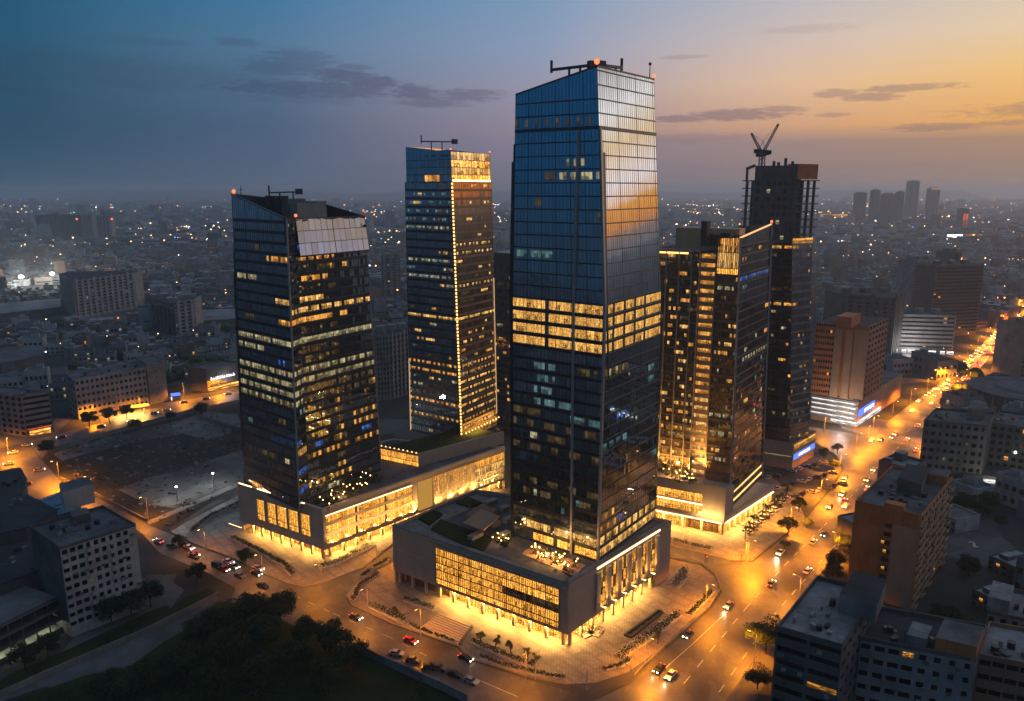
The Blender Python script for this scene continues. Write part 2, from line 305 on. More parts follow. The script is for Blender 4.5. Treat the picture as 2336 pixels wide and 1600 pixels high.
bg = wt.node('ShaderNodeBackground'); wt.put(bg.inputs[0], sky); bg.inputs[1].default_value = 1.0
wo = wt.node('ShaderNodeOutputWorld'); wt.l.new(bg.outputs[0], wo.inputs[0])
world.cycles.sampling_method = 'MANUAL'; world.cycles.sample_map_resolution = 1024
# ------------------------------------------------------------------ the air
hz = MB(); hz.box((0, 6500, -2), (15000, 14000, 176)); m, nt, out = new_mat('haze_air')
pv = nt.node('ShaderNodeVolumePrincipled'); pv.inputs['Color'].default_value = (.93, .965, 1.0, 1); pv.inputs['Density'].default_value = .00017; pv.inputs['Anisotropy'].default_value = .6
nt.l.new(pv.outputs[0], out.inputs['Volume']); m.cycles.homogeneous_volume = True
USE_HAZE = True
if USE_HAZE: tag(hz.build('haze', m), 'thin grey evening haze over the whole city', 'haze', None, 'stuff')
# ------------------------------------------------------------------ ground and far hills
def ground_mat():
    m, nt, out = new_mat('city_ground'); b = nt.node('ShaderNodeBsdfPrincipled'); tc = nt.node('ShaderNodeTexCoord').outputs['Object']
    a = nt.noise(tc, .004, 8, .7); c = nt.noise(tc, .03, 6, .7); v = nt.node('ShaderNodeTexVoronoi'); nt.put(v.inputs['Vector'], tc); v.inputs['Scale'].default_value = .028
    c1 = nt.mix(nt.rng(a, .42, .58, 0, 1), (.022, .026, .022, 1), (.085, .082, .078, 1)); c2 = nt.mix(nt.rng(c, .4, .62, 0, .8), c1, (.03, .03, .03, 1))
    sc = nt.node('ShaderNodeSeparateColor'); nt.put(sc.inputs[0], v.outputs['Color']); c3 = nt.mix(nt.rng(sc.outputs[0], .72, .8, 0, .6), c2, (.15, .145, .14, 1))
    nt.put(b.inputs['Base Color'], c3); b.inputs['Roughness'].default_value = .95; b.inputs['Specular IOR Level'].default_value = .15; nt.l.new(b.outputs[0], out.inputs[0]); return m
g = MB(); g.quad((-7300, -400, 0), (7300, -400, 0), (7300, 13200, 0), (-7300, 13200, 0)); tag(g.build('ground', ground_mat()), kind='structure')
hm = MB(); rh = random.Random(4); prev = None
for i in range(121):
    x = -7250+i*14500/120; zt = 88+14*math.sin(i*.13)+10*math.sin(i*.41+1)+rh.uniform(-4, 4)+22*max(0, (i-64)/57)
    cur = ((x, 12000, .4), (x, 12700, zt), (x, 13150, .4))
    if prev: hm.quad(prev[0], cur[0], cur[1], prev[1]); hm.quad(prev[1], cur[1], cur[2], prev[2])
    prev = cur
tag(hm.build('hills', M_SOIL), kind='structure')
def flat(name, pts, m, z, kind='structure', world_pts=False):
    """a sheet laid on the ground along photographed edges"""
    b = MB(); P = [at(*p) if not world_pts else p for p in pts]
    n = len(P); area = sum(P[i][0]*P[(i+1) % n][1]-P[(i+1) % n][0]*P[i][1] for i in range(n))
    if area < 0: P = P[::-1]
    i0 = 0; b.v = [(p[0], p[1], z) for p in P]; b.f = [tuple(range(n))]; b.m = [0]; b.uv = [tuple((p[0], p[1]) for p in P)]
    return tag(b.build(name, m), kind=kind)
def slab(name, pts, m, z, edge=None, kind='structure'):
    b = MB(); P = [at(*p) for p in pts]; b.prism([(p.x, p.y) for p in P], .01, z, 1, 0)
    return tag(b.build(name, [m, edge or M_KERB]), kind=kind)
# ------------------------------------------------------------------ facades
def inset(poly, d):
    n = len(poly); out = []
    L = []
    for i in range(n):
        p, q = Vector(poly[i][:2]), Vector(poly[(i+1) % n][:2]); e = (q-p).normalized(); nn = Vector((-e.y, e.x)); L.append((p+nn*d, e))
    for i in range(n):
        (p, e), (q, f) = L[i-1], L[i]; den = e.x*f.y-e.y*f.x
        if abs(den) < 1e-4: out.append(q); continue
        t = ((q.x-p.x)*f.y-(q.y-p.y)*f.x)/den; out.append(p+e*t)
    return out
def ccw(poly):
    n = len(poly); a = sum(poly[i][0]*poly[(i+1) % n][1]-poly[(i+1) % n][0]*poly[i][1] for i in range(n))
    return list(poly) if a > 0 else list(poly)[::-1]
class Face:
    """a wall seen from outside: left and right edge lines between bottom and top"""
    def __init__(s, bl, br, tr, tl):
        s.bl, s.br, s.tr, s.tl = Vector(bl), Vector(br), Vector(tr), Vector(tl)
        e = s.br-s.bl; s.n = Vector((e.y, -e.x, 0)).normalized(); s.w = Vector((e.x, e.y)).length
    def P(s, u, z, o=0.0):
        a = s.bl+(s.tl-s.bl)*((z-s.bl.z)/(s.tl.z-s.bl.z)); b = s.br+(s.tr-s.br)*((z-s.br.z)/(s.tr.z-s.br.z))
        p = a+(b-a)*u+s.n*o; p.z = z; return p
    def top(s, u): return s.tl.z+(s.tr.z-s.tl.z)*u
    def sub(s, u0, u1, z0, z1): return Face(s.P(u0, z0), s.P(u1, z0), s.P(u1, z1), s.P(u0, z1))
    def box(s, mb, u0, u1, z0, z1, o0, o1, m=0):
        b = [s.P(u0, z0, o1), s.P(u1, z0, o1), s.P(u1, z0, o0), s.P(u0, z0, o0)]; t = [s.P(u0, z1, o1), s.P(u1, z1, o1), s.P(u1, z1, o0), s.P(u0, z1, o0)]
        mb.hexa(b, t, m)
    def quad(s, mb, u0, u1, z0, z1, o=0.0, m=0, uv=None):
        za, zb = min(z1, s.top(u0)), min(z1, s.top(u1))
        mb.quad(s.P(u0, z0, o), s.P(u1, z0, o), s.P(u1, zb, o), s.P(u0, za, o), m, uv)
def wall(p0, p1, z0, z1): return Face((p0[0], p0[1], z0), (p1[0], p1[1], z0), (p1[0], p1[1], z1), (p0[0], p0[1], z1))
def zlist(z0, z1, h):
    n = max(1, round((z1-z0)/h)); return [z0+(z1-z0)*i/n for i in range(n+1)]
def glaze(root, fc, zs, cols, gm, litf=None, acc=None, sp=.9, spo=.12, spm=None, mull=1, mw=.07, mo=.08, big=0, jit=.02, f0=0, name='curtain_wall', uvo=0, lh=None):
    """a curtain wall: panes, spandrel bands, mullions; lit rooms are gathered in acc as runs along a floor"""
    gl, fr, mu = MB(), MB(), MB()
    for k, (z0, z1) in enumerate(zip(zs, zs[1:])):
        run = None
        for c in range(cols):
            u0, u1 = c/cols, (c+1)/cols
            if min(fc.top(u0), fc.top(u1)) <= z0+.05: continue
            uv = ((c+uvo+.001, k+f0+.001), (c+uvo+.999, k+f0+.001), (c+uvo+.999, k+f0+.999), (c+uvo+.001, k+f0+.999))
            key = litf(k+f0, c, u0, (z0+z1)/2) if litf else None
            if key is None or lh:
                if key is None: run = None
                a, b, t = R_.uniform(-jit, jit), R_.uniform(-jit, jit), R_.uniform(-jit, jit)
                za, zb = min(z1, fc.top(u0)), min(z1, fc.top(u1))
                gl.quad(fc.P(u0, z0, a-b), fc.P(u1, z0, a+b), fc.P(u1, zb, a+b+t), fc.P(u0, za, a-b+t), 0, uv)
            if key is not None:
                if run is None or run[0] != key: run = [key, MB(), 0.0]; acc.append(run)
                la, lb = (z0+(z1-z0)*lh(k+f0)[0], z0+(z1-z0)*lh(k+f0)[1]) if lh else (z0+sp*.3, z1-sp*.3)
                fc.quad(run[1], u0, u1, la, lb, .05 if lh else .01, 0, uv); run[2] += fc.w/cols*(z1-z0)
        zt = min(fc.tl.z, fc.tr.z)
        if sp and z0 < zt-.5:
            fc.box(fr, 0, 1, z0-sp*.35, z0+sp*.65, -.05, spo)
    if mull:
        for c in range(0, cols+1, mull):
            u = c/cols; w = mw/fc.w/2; zt = fc.top(min(max(u, 0), 1))
            if big and c % big == 0: w *= 2.4
            fc.box(mu, u-w, u+w, zs[0], min(zs[-1], zt), -.03, mo+(.04 if big and c % big == 0 else 0))
    gl.build(name, gm, root); sm = spm or M_SPAN
    fr.build('floor_band', sm, root); mu.build('mullion', sm, root)
LITMAT = {}
def flush_lit(root, acc, name='lit_window', cap=100):
    acc.sort(key=lambda r: -r[2])
    for key, mb, a in acc[:cap]: mb.build(name, LITMAT[key], root)
    rest = {}
    for key, mb, a in acc[cap:]:
        t = rest.setdefault(key, MB()); o = len(t.v); t.v += mb.v; t.f += [tuple(i+o for i in f) for f in mb.f]; t.m += mb.m; t.uv += mb.uv
    if rest:
        t = MB(); mats = []
        for key, mb in rest.items():
            o = len(t.v); t.v += mb.v; t.f += [tuple(i+o for i in f) for f in mb.f]; t.m += [len(mats)]*len(mb.f); t.uv += mb.uv; mats.append(LITMAT[key])
        ob = t.build('small_lit_window', mats, root); ob['kind'] = 'stuff'
LITMAT.update(g=L_GOLD, b=L_BAND, d=L_DIM, c=L_COOL, u=L_BLUE, p=L_PALE, w=L_WHITE, a=L_AMBER, s=L_SHOP, t=L_TALL, r=L_RED)
def sparse(seed, dens, keys, run=(1, 4), base=None, floor_rows=None):
    """scattered lit rooms: short runs of panes on a floor"""
    cache = {}
    def f(k, c, u, z):
        if base:
            r = base(k, c, u, z)
            if r is not None: return r if r != '-' else None
        row = cache.get(k)
        if row is None:
            rr = random.Random(seed*977+k*31); row = {}; p = 0
            dd = dens(k) if callable(dens) else dens
            while p < 90:
                if rr.random() < dd:
                    n = rr.randint(*run); key = rr.choice(keys)
                    for q in range(n): row[p+q] = key if rr.random() < .8 else None
                    p += n
                p += 1
            cache[k] = row
        return row.get(c)
    return f
def parapet(root, poly, z0, z1, th, m, name='parapet'):
    P = ccw(poly); I = inset(P, th); b = MB(); n = len(P)
    for i in range(n):
        j = (i+1) % n
        b.hexa([(P[i][0], P[i][1], z0), (P[j][0], P[j][1], z0), (I[j][0], I[j][1], z0), (I[i][0], I[i][1], z0)], [(P[i][0], P[i][1], z1), (P[j][0], P[j][1], z1), (I[j][0], I[j][1], z1), (I[i][0], I[i][1], z1)])
    return b.build(name, m, root)
def masonry(root, fc, zs, bays, wm, pier=.35, sill=.3, head=.15, gm=None, litf=None, acc=None, objs=True, deep=.3, u0=0.0, u1=1.0, wb=None, balcony=0, pat=None, tot=None):
    """a rendered wall with real openings: sill bands, piers, glass set back inside"""
    wb = wb if wb is not None else MB(); gm = gm or M_WIN; allg = MB(); bal = []
    for k, (z0, z1) in enumerate(zip(zs, zs[1:])):
        h = z1-z0; a, b = z0+h*sill, z1-h*head
        fc.box(wb, u0, u1, z0, a, -deep, 0); fc.box(wb, u0, u1, b, z1, -deep, 0)
        x = u0; bw = (u1-u0)/bays
        for c in range(bays):
            pf = pier if pat is None else pat[c % len(pat)]
            l, r = u0+c*bw+bw*pf/2, u0+(c+1)*bw-bw*pf/2
            if pf >= .99:
                continue
            if l > x+1e-6: fc.box(wb, x, l, a, b, -deep, 0)
            x = r; uv = ((c+.001, k+.001), (c+.999, k+.001), (c+.999, k+.999), (c+.001, k+.999))
            key = litf(k, c, l, z0) if litf else None
            if key is not None and acc is not None:
                q = MB(); fc.quad(q, l, r, a, b, -deep+.03, 0, uv); acc.append([key, q, (r-l)*fc.w*(b-a)]); continue
            if objs is True and (tot is None or tot[0] < 100):
                q = MB(); fc.quad(q, l, r, a, b, -deep+.03, 0, uv); q.build('window', gm, root)
                if tot: tot[0] += 1
            else: fc.quad(allg, l, r, a, b, -deep+.03, 0, uv)
            if balcony and c % balcony == 0: q = MB(); fc.box(q, l-.01, r+.01, z0-.1, z0+.05, 0, 1.1); fc.box(q, l-.01, r+.01, z0+.05, z0+1.0, 1.0, 1.1); bal.append(q)
        if u1 > x+1e-6: fc.box(wb, x, u1, a, b, -deep, 0)
    if allg.f:
        o = allg.build('window', gm, root); o['kind'] = 'stuff'
    for q in bal: q.build('balcony', wm, root)
    return wb
def xy(p): return (p[0], p[1])
def V3(p, z): return Vector((p[0], p[1], z))
def uat(fc, px, z):
    lo, hi = -.5, 1.5
    for _ in range(40):
        m = (lo+hi)/2
        if proj(fc.P(m, z))[0] < px: lo = m
        else: hi = m
    return lo
def meet(p, q, r, s):
    p, q, r, s = [Vector(xy(k)) for k in (p, q, r, s)]; d, e = q-p, s-r; den = d.x*e.y-d.y*e.x
    t = ((r.x-p.x)*e.y-(r.y-p.y)*e.x)/den; return p+d*t
def roof_unit(root, c, size, rot, m=None, name='roof_plant'):
    b = MB(); b.box(c, size, rot, 0); b.box((c[0], c[1], c[2]+size[2]), (size[0]*1.04, size[1]*1.04, .15), rot, 0)
    return b.build(name, m or M_EQUIP, root)
def beacon(loc, label, r=.75):
    t = thing('aviation_beacon', label, 'beacon', loc, 'red aviation beacons on the tower roofs'); b = MB(); b.tube(loc, (loc[0], loc[1], loc[2]+.8), .18, .18, 6); b.build('post', M_STEEL, t)
    b = MB(); b.ball((loc[0], loc[1], loc[2]+1.2), r, 8); b.build('lamp', G_RED, t, True); return t
def gantry(label, a, b, posts, base_z, w=1.0):
    """window-cleaning cradle crane on a roof: a long boom on posts"""
    t = thing('roof_crane', label, 'roof crane', ((a[0]+b[0])/2, (a[1]+b[1])/2, base_z)); m = MB(); m.bar(a, b, w, w*.9); m.build('boom', M_STEEL, t)
    for u in posts:
        p = Vector(a).lerp(Vector(b), u); q = MB(); q.bar((p.x, p.y, base_z), (p.x, p.y, p.z), w*.8, w*.8); q.build('post', M_STEEL, t)
    e = MB(); e.bar((a[0], a[1], a[2]-.8), (a[0], a[1], a[2]+2.6), w*.9, w*.9); e.build('end_post', M_STEEL, t)
    e = MB(); e.box((b[0], b[1], b[2]-.9), (2.2, 1.6, 2.0), .6); e.build('counterweight', M_STEEL, t); return t
# ================================================================== front tower and its podium
PF, PR, PL, PB = V3(at(1295, 1480), 0), V3(at(1526, 1315), 0), V3(at(898, 1300, 4.35), 0), V3(at(1084, 1119, 19.9), 0)
PQ = Vector((36, 254, 0))
tA = thing('office_tower', 'tallest blue glass tower with golden mirror side and four brightly lit floors', 'skyscraper', V3((PF+PR+PL)/3+Vector((0, 12, 0)), 0))
polyA = [xy(p) for p in (PL, PF, PR, PQ, PB)]
FL, FR = wall(PL, PF, 0, 30), wall(PF, PR, 0, 30)
st = MB()
ZB, ZT = 4.35, 20.4
uo = uat(FL, 995, 10)
FL.box(st, 0, uo, ZB, ZT, -.7, 0); FL.box(st, uo, .955, ZB, 5.2, -.7, 0); FL.box(st, uo, .955, 17.7, ZT, -.7, 0); FL.box(st, .955, 1, ZB, ZT, -.7, 0)
v0, v1 = uat(FR, 1362, 12), uat(FR, 1497, 12)
FR.box(st, .012, v0, ZB, ZT, -.7, 0); FR.box(st, v0, v1, ZB, 6.0, -.7, 0); FR.box(st, v0, v1, 18.4, ZT, -.7, 0); FR.box(st, v1, 1, 0, ZT, -.7, 0)
for p, q in ((PR, PQ), (PQ, PB), (PB, PL)): wall(p, q, 0, 30).box(st, .01, .99, 0, ZT, -.7, 0)
st.prism(inset(ccw(polyA), .75), ZB, ZB+.4, 0); st.build('podium_wall', M_STONE_D, tA)
jt = MB(); FL.box(jt, 0, uo-.004, 12.2, 12.45, -.1, .05); jt.build('light_groove', M_STONE, tA)
for face, nm in ((FL, 0), (FR, 1)):
    cp = MB(); face.box(cp, 0, .985, ZT, ZT+.25, -1.5, .12); cp.build('coping', M_ROOF_L, tA)
rf = MB(); rf.prism(inset(ccw(polyA), .8), 18.7, 19.2, 0); rf.build('podium_roof', M_ROOF, tA)
acc = []
def lf(k, c, u, z):
    if u < .56: return 't' if k else 's'
    return {0: 't', 1: 't', 2: None if c % 9 < 8 and u < .8 else 'd', 3: 's' if c % 3 else 't', 4: 't'}[k]
glaze(tA, FL.sub(uo, .955, 5.2, 17.7), [5.2, 7.2, 10.2, 12.6, 15.2, 17.7], 60, M_GLASS_B, lf, acc, .3, .06, M_SPAN_B, 1, .10, .14, 6, name='podium_glazing')
fR = FR.sub(v0, v1, 6.0, 18.4); gl = MB()
glaze(tA, fR, [6, 7.4, 10.2, 14, 18.4], 24, M_GLASS_B, lambda k, c, u, z: 's' if k == 0 else ('t' if (c*7+k*3) % 5 < 3 else 'd'), acc, .15, .05, M_SPAN_B, 1, .08, .1, name='podium_glazing')
for i in range(7):
    u = i/6; f = MB(); fR.box(f, u-.028, u+.028, 6.0, 18.4, -.05, .75); f.build('stone_fin', M_STONE, tA)
    if i < 6:
        p = fR.P(u+.083, 6.5, 1.2); q = MB(); q.bar((p.x, p.y, 6.05), fR.P(u+.083, 6.05, 0), .3, .12); q.box((p.x, p.y, 6.0), (.5, .5, .3), .8); q.build('uplight', G_STRIP, tA)
        lamp('uplight_beam', 'SPOT', (p.x, p.y, 6.4), 5200, WARM, tA, .2, (math.radians(168), 0, math.atan2(FR.n.y, FR.n.x)+math.pi/2), 110)
ls = MB(); FR.box(ls, v0-.005, v1+.03, 19.5, 19.85, .0, .3); ls.build('light_strip', G_STRIP, tA)
# ground floor, set back under the overhang
def ground_floor(root, P, Q, back, zt, cols, key='s', u0=.02, u1=.98, skip=(), acc=None, colm=None, ncol=9, cu0=.03, cu1=.97, coff=-.9):
    f = wall(P, Q, 0, zt+.3); b = Face(f.P(u0, .02, -back), f.P(u1, .02, -back), f.P(u1, zt, -back), f.P(u0, zt, -back))
    glaze(root, b, [.02, zt*.62, zt], cols, M_GLASS_B, lambda k, c, u, z: None if any(a <= u < e for a, e in skip) else key, acc, .16, .05, M_SPAN_B, 1, .09, .1, name='shopfront')
    for i in range(ncol):
        u = cu0+(cu1-cu0)*i/(ncol-1); m = MB(); m2 = f.P(u, 0, coff); m.box((m2.x, m2.y, .15), (.8, .8, zt-.15), math.atan2(f.n.y, f.n.x)); m.build('column', colm or M_STONE, root)
    return f
def soffit_light(root, f, u0, u1, z, off, power, wid=1.2, tilt=0.0):
    """recessed linear lamps in the underside of an overhang"""
    n = max(1, round((u1-u0)*f.w/14))
    for i in range(n):
        a, b = u0+(u1-u0)*i/n, u0+(u1-u0)*(i+1)/n; p, q = f.P(a, z, off), f.P(b, z, off); c = (p+q)/2
        lamp('soffit_lamp', 'AREA', c, power/n, WARM, root, (q-p).length*.85, (tilt, 0, math.atan2((q-p).y, (q-p).x)), size_y=wid)
fg = ground_floor(tA, PL, PF, 2.6, 4.3, 60, 's', .05, .965, ((0, .30), ), acc, ncol=12)
glz = MB()
ground_floor(tA, PF, PR, 3.0, 4.3, 40, 's', .04, .80, (), acc, ncol=9, cu0=.03, cu1=.8, coff=-.6)
soffit_light(tA, FL, .30, .97, 4.2, -.8, 26000, tilt=.0); soffit_light(tA, FR, .03, .8, 4.2, -1.2, 17000)
dk = MB(); FL.box(dk, .03, .28, .02, 4.3, -3.2, -2.8); dk.build('dark_lobby_wall', M_STONE_D, tA)
# the shaft
aF, aL, aR = at(1361, 1282, 19.2), at(1172, 1221, 19.2), at(1497, 1181, 19.2); aB = aL+aR-aF
def lift(px, py, Y, z=None):
    p = at_y(px, py, Y)
    if z is not None: p.z = z
    return p
ZM = 19.2+3.75*21
mF, mL, mR = lift(1377, 700, aF.y, ZM), lift(1170, 686, aL.y, ZM), lift(1507, 675, aR.y, ZM); mB = mL+mR-mF
tF, tL, tR = at_y(1362, 151, aF.y+5), at_y(1177, 216, aL.y+1.5), at_y(1491.5, 181, aR.y-1); tB = tL+tR-tF
zs1 = [19.2+3.75*i for i in range(22)]; zs2 = [ZM+3.75*i for i in range(19)]
def baseA(face):
    def f(k, c, u, z):
        if 17 <= k <= 20:
            if face == 'L': return '-' if c in (9, ) else 'b'
            return '-' if c % 5 == 4 and c < 20 else 'b'
        if face == 'L':
            if k == 0: return 's' if u > .22 and c not in (12, 17) else None
            if k == 1: return 'g' if u > .12 and c not in (11, ) else None
            if k == 30 and u > .34: return 'p' if (c*5) % 7 < 5 and u > .5 else ('d' if u < .5 else None)
            if k == 31 and .58 < u < .8: return 'p' if c % 2 else None
            if k == 34 and c % 3 == 0: return 'd'
            if k in (2, 4, 5, 8, 10): return 'd' if (c*13+k*7) % 11 < 5 else None
            if k in (12, 13, 14, 15) and .22 < u < .5 and (c+k) % 4: return 'c'
            if k == 11: return 'c' if u > .62 and (c % 5) else ('d' if u < .3 else None)
            if k == 12: return 'c' if .5 < u < .68 else None
            if k >= 32: return '-'
        else:
            if k >= 21: return '-'
            if k == 0: return 'g'
            if k == 1: return 'g' if c % 3 else 'd'
            if k in (2, 3) and u < .3: return 'a' if (c+k) % 3 == 0 else 'd'
            if k == 15 and u < .42: return 'd' if c % 3 else 'p'
            if k in (9, ) and u < .4: return 'c' if c % 3 else None
            if k == 11 and .2 < u < .45: return 'u' if c % 2 else None
    return f
lhA = lambda k: (.2, .88) if 17 <= k <= 20 or k < 2 else (.25, .8)
litL = sparse(3, .02, 'cddp', (2, 6), baseA('L')); litR = sparse(5, .016, 'dduc', (2, 5), baseA('R'))
for b, m_, t, zs, f0 in (((aL, aF), None, (mL, mF), zs1, 0), ((mL, mF), None, (tL, tF), zs2, 21)):
    glaze(tA, Face(b[0], b[1], t[1], t[0]), zs, 24, M_GLASS, litL, acc, .95 if f0 == 0 else .38, .14, None, 1, .07, .05, 4, f0=f0, lh=lhA, jit=.012)
for b, t, zs, f0 in (((aF, aR), (mF, mR), zs1, 0), ((mF, mR), (tF, tR), zs2, 21)):
    glaze(tA, Face(b[0], b[1], t[1], t[0]), zs, 28, M_GLASS, litR, acc, .5 if f0 == 0 else .34, .12, None, 1, .06, .05, 9, f0=f0, uvo=40, lh=lhA, jit=.007)
bk = MB()
for lo, hi in (((aR, aB), (mR, mB)), ((aB, aL), (mB, mL)), ((mR, mB), (tR, tB)), ((mB, mL), (tB, tL))): bk.quad(lo[0], lo[1], hi[1], hi[0])
bk.build('rear_curtain_wall', M_GLASS, tA)
fLl, fLu = Face(aL, aF, mF, mL), Face(mL, mF, tF, tL); fRl, fRu = Face(aF, aR, mR, mF), Face(mF, mR, tR, tF)
bd = MB(); fLu.box(bd, 0, 1, 146.2, 147.1, 0, .3); bd.build('crown_band', M_SPAN, tA); bd = MB(); fRu.box(bd, 0, 1, 146.2, 147.1, 0, .3); bd.build('crown_band', M_SPAN, tA)
n1 = MB(); pts = [fLl.P(uat(fLl, 1304, 19.2), 19.2, .3), fLl.P(uat(fLl, 1310, ZM), ZM, .3), fLu.P(uat(fLu, 1321, 146), 146, .3)]
for p, q in zip(pts, pts[1:]): n1.bar(p, q, .75, .6, 0, fLl.n)
n1.build('pale_fin', M_FIN, tA)
n2 = MB(); pts = [fRl.P(.008, 19.2, .25), fRl.P(.008, ZM, .25), fRu.P(.012, 146.2, .25)]
for p, q in zip(pts, pts[1:]): n2.bar(p, q, .9, .7, 0, fRl.n)
n2.build('pale_fin', M_FIN, tA)
n3 = MB(); a, b = fRu.P(.05, ZM, .1), fRu.P(.03, 146, .1); n3.hexa([fRu.P(.035, ZM-25, -.1), fRu.P(.045, ZM-25, -.1), fRu.P(.045, ZM-25, .2), fRu.P(.035, ZM-25, .2)][::-1], [fRu.P(.035, 140, -.1), fRu.P(.085, 140, -.1), fRu.P(.085, 140, .2), fRu.P(.035, 140, .2)][::-1]); n3.build('dark_recess', M_SPAN, tA)
s1 = MB(); fLl.box(s1, -.02, 0, 19.2, ZM, -.8, 0); fLu.box(s1, -.022, 0, ZM, 143, -.8, 0); fLu.box(s1, -.045, -.022, ZM, 138, -.8, -.1); fLl.box(s1, -.04, -.02, 19.2, ZM, -.8, -.1); s1.build('side_fin', M_SPAN, tA)
rr = MB(); rr.prism([xy(p) for p in (tL, tF, tR, tB)], 153, 153.6); rr.build('tower_roof', M_ROOF_D, tA)
ed = MB()
for p, q in ((tL, tF), (tF, tR), (tR, tB), (tB, tL)): ed.bar(p, q, .5, .4)
ed.build('roof_edge', M_SPAN, tA); flush_lit(tA, acc)
a1, b1 = at_y(1258, 160, 236), at_y(1350, 149, 228); gantry('long dark roof crane reaching left over the edge of the tallest tower', a1, b1, (.45, .72), 153.6, .8)
c1, d1 = at_y(1372, 149, 229), at_y(1418, 155, 238); gantry('short dark roof crane on the golden edge of the tallest tower', d1, c1, (.3, .8), 153.6, .8)
mt = at_y(1482, 178, aR.y-2); t = thing('roof_mast', 'thin mast with a round head at the right corner of the tallest roof', 'mast', mt); b = MB(); b.tube(mt, mt+Vector((0, 0, 3.6)), .18, .12, 6); b.build('pole', M_STEEL, t); b = MB(); b.ball(mt+Vector((0, 0, 4)), .5); b.build('head', M_STEEL, t)
beacon(tF+Vector((0, .6, 0)), 'red beacon at the peak of the tallest tower'); beacon(tR+Vector((0, 0, -.4)), 'red beacon on the right corner of the tallest tower', .5)
# roof terrace of the podium
def roof_poly(name, pts, z0, h, m, label=None, cat=None, parent=None):
    b = MB(); b.prism([xy(at(x, y, z0)) for x, y in pts], z0, z0+h); o = b.build(name, m, parent)
    if label: tag(o, label, cat)
    return o
zr = 19.21
roof_poly('roof_walkway', [(900, 1204), (1085, 1128), (1120, 1140), (985, 1200), (1090, 1268), (1290, 1335), (1290, 1345), (1080, 1275)], zr, .06, M_PAVE, parent=tA)
roof_poly('pavilion_roof', [(1055, 1195), (1098, 1164), (1140, 1180), (1103, 1212)], 22.5, .4, M_TAN, parent=tA)
roof_poly('pavilion_wall', [(1060, 1195), (1098, 1169), (1134, 1181), (1103, 1208)], zr, 3.2, M_BROWN, parent=tA)
roof_poly('roof_lawn', [(982, 1210), (1005, 1186), (1125, 1228), (1105, 1258), (1040, 1238)], zr, .25, M_GRASS, parent=tA)
roof_poly('terrace_deck', [(1190, 1264), (1215, 1243), (1335, 1290), (1312, 1316)], zr, .1, M_TAN, parent=tA)
roof_poly('planter_bed', [(955, 1186), (985, 1165), (1010, 1176), (980, 1200)], zr, .7, M_GRASS, parent=tA)
roof_poly('planter_bed', [(1040, 1150), (1065, 1136), (1100, 1150), (1075, 1160)], zr, .7, M_GRASS, parent=tA)
for i, (x, y) in enumerate([(1130, 1200), (1150, 1225), (1120, 1150), (1150, 1165), (1160, 1190), (1085, 1228)]):
    p = at(x, y, zr); roof_unit(tA, (p.x, p.y, zr), (3.2+i % 3, 2.2, 1.4), .85, M_EQUIP)
rt_ = random.Random(12)
LB = []
def terrace(root, pts, z, n, nm, label, group, power, shrubs=0, r=.22):
    P = [at(x, y, z) for x, y in pts]
    for i in range(n):
        u, v = rt_.uniform(.05, .95), rt_.uniform(.05, .95); p = P[0].lerp(P[1], u).lerp(P[3].lerp(P[2], u), v)
        if not LB:
            t = thing('terrace_lamp', label, 'lamp', (0, 0, 0), group); b = MB(); b.tube((0, 0, 0), (0, 0, 1.5), .06, .05, 5); b.build('stem', M_STEEL, t); b = MB(); b.ball((0, 0, 1.7), r, 6); b.build('globe', G_TERR, t); LB.append(t); t.location = p
        else: dup(LB[0], p, 0, None, label, group)
    c = sum(P, Vector())/4
    if power:
        for a, b_ in ((P[0], P[2]), (P[1], P[3])):
            q = a.lerp(b_, .3 if a is P[0] else .65); lamp('terrace_light', 'POINT', (q.x, q.y, z+2.6), power/2, (1, .5, .14), root, .25)
    if shrubs:
        g = MB()
        for i in range(shrubs):
            u, v = rt_.random(), rt_.random(); p = P[0].lerp(P[1], u).lerp(P[3].lerp(P[2], u), v); k = rt_.uniform(.5, 1.1)
            for _ in range(26):
                d = Vector((rt_.gauss(0, 1), rt_.gauss(0, 1), rt_.gauss(.4, .7)))*k*.6; a = Vector((rt_.gauss(0, 1), rt_.gauss(0, 1), rt_.gauss(0, 1))).normalized()*.3; e = a.cross(Vector((rt_.gauss(0, 1), rt_.gauss(0, 1), rt_.gauss(0, 1)))).normalized()*.22; c_ = p+d+Vector((0, 0, .4)); g.quad(c_-a, c_-e, c_+a, c_+e)
        o = g.build('roof_shrubs', M_SHRUB, root); o['kind'] = 'stuff'
G_TERR = glow('terrace_globe', (1, .5, .14), 12.0); M_SHRUB = solid('roof_shrub_leaf', (.05, .065, .018), .8, .5, .8)
terrace(tA, [(1196, 1262), (1218, 1246), (1330, 1290), (1308, 1312)], 19.3, 30, 'terrace_lamp', 'small glowing lamp on the dining terrace below the tallest tower', 'lamps on the dining terrace', 5200, 26)
terrace(tA, [(1120, 1238), (1160, 1205), (1168, 1235), (1150, 1252)], 19.3, 7, 'terrace_lamp', 'small lamp in the roof garden at the left foot of the tallest tower', 'lamps in the roof garden', 900, 26)
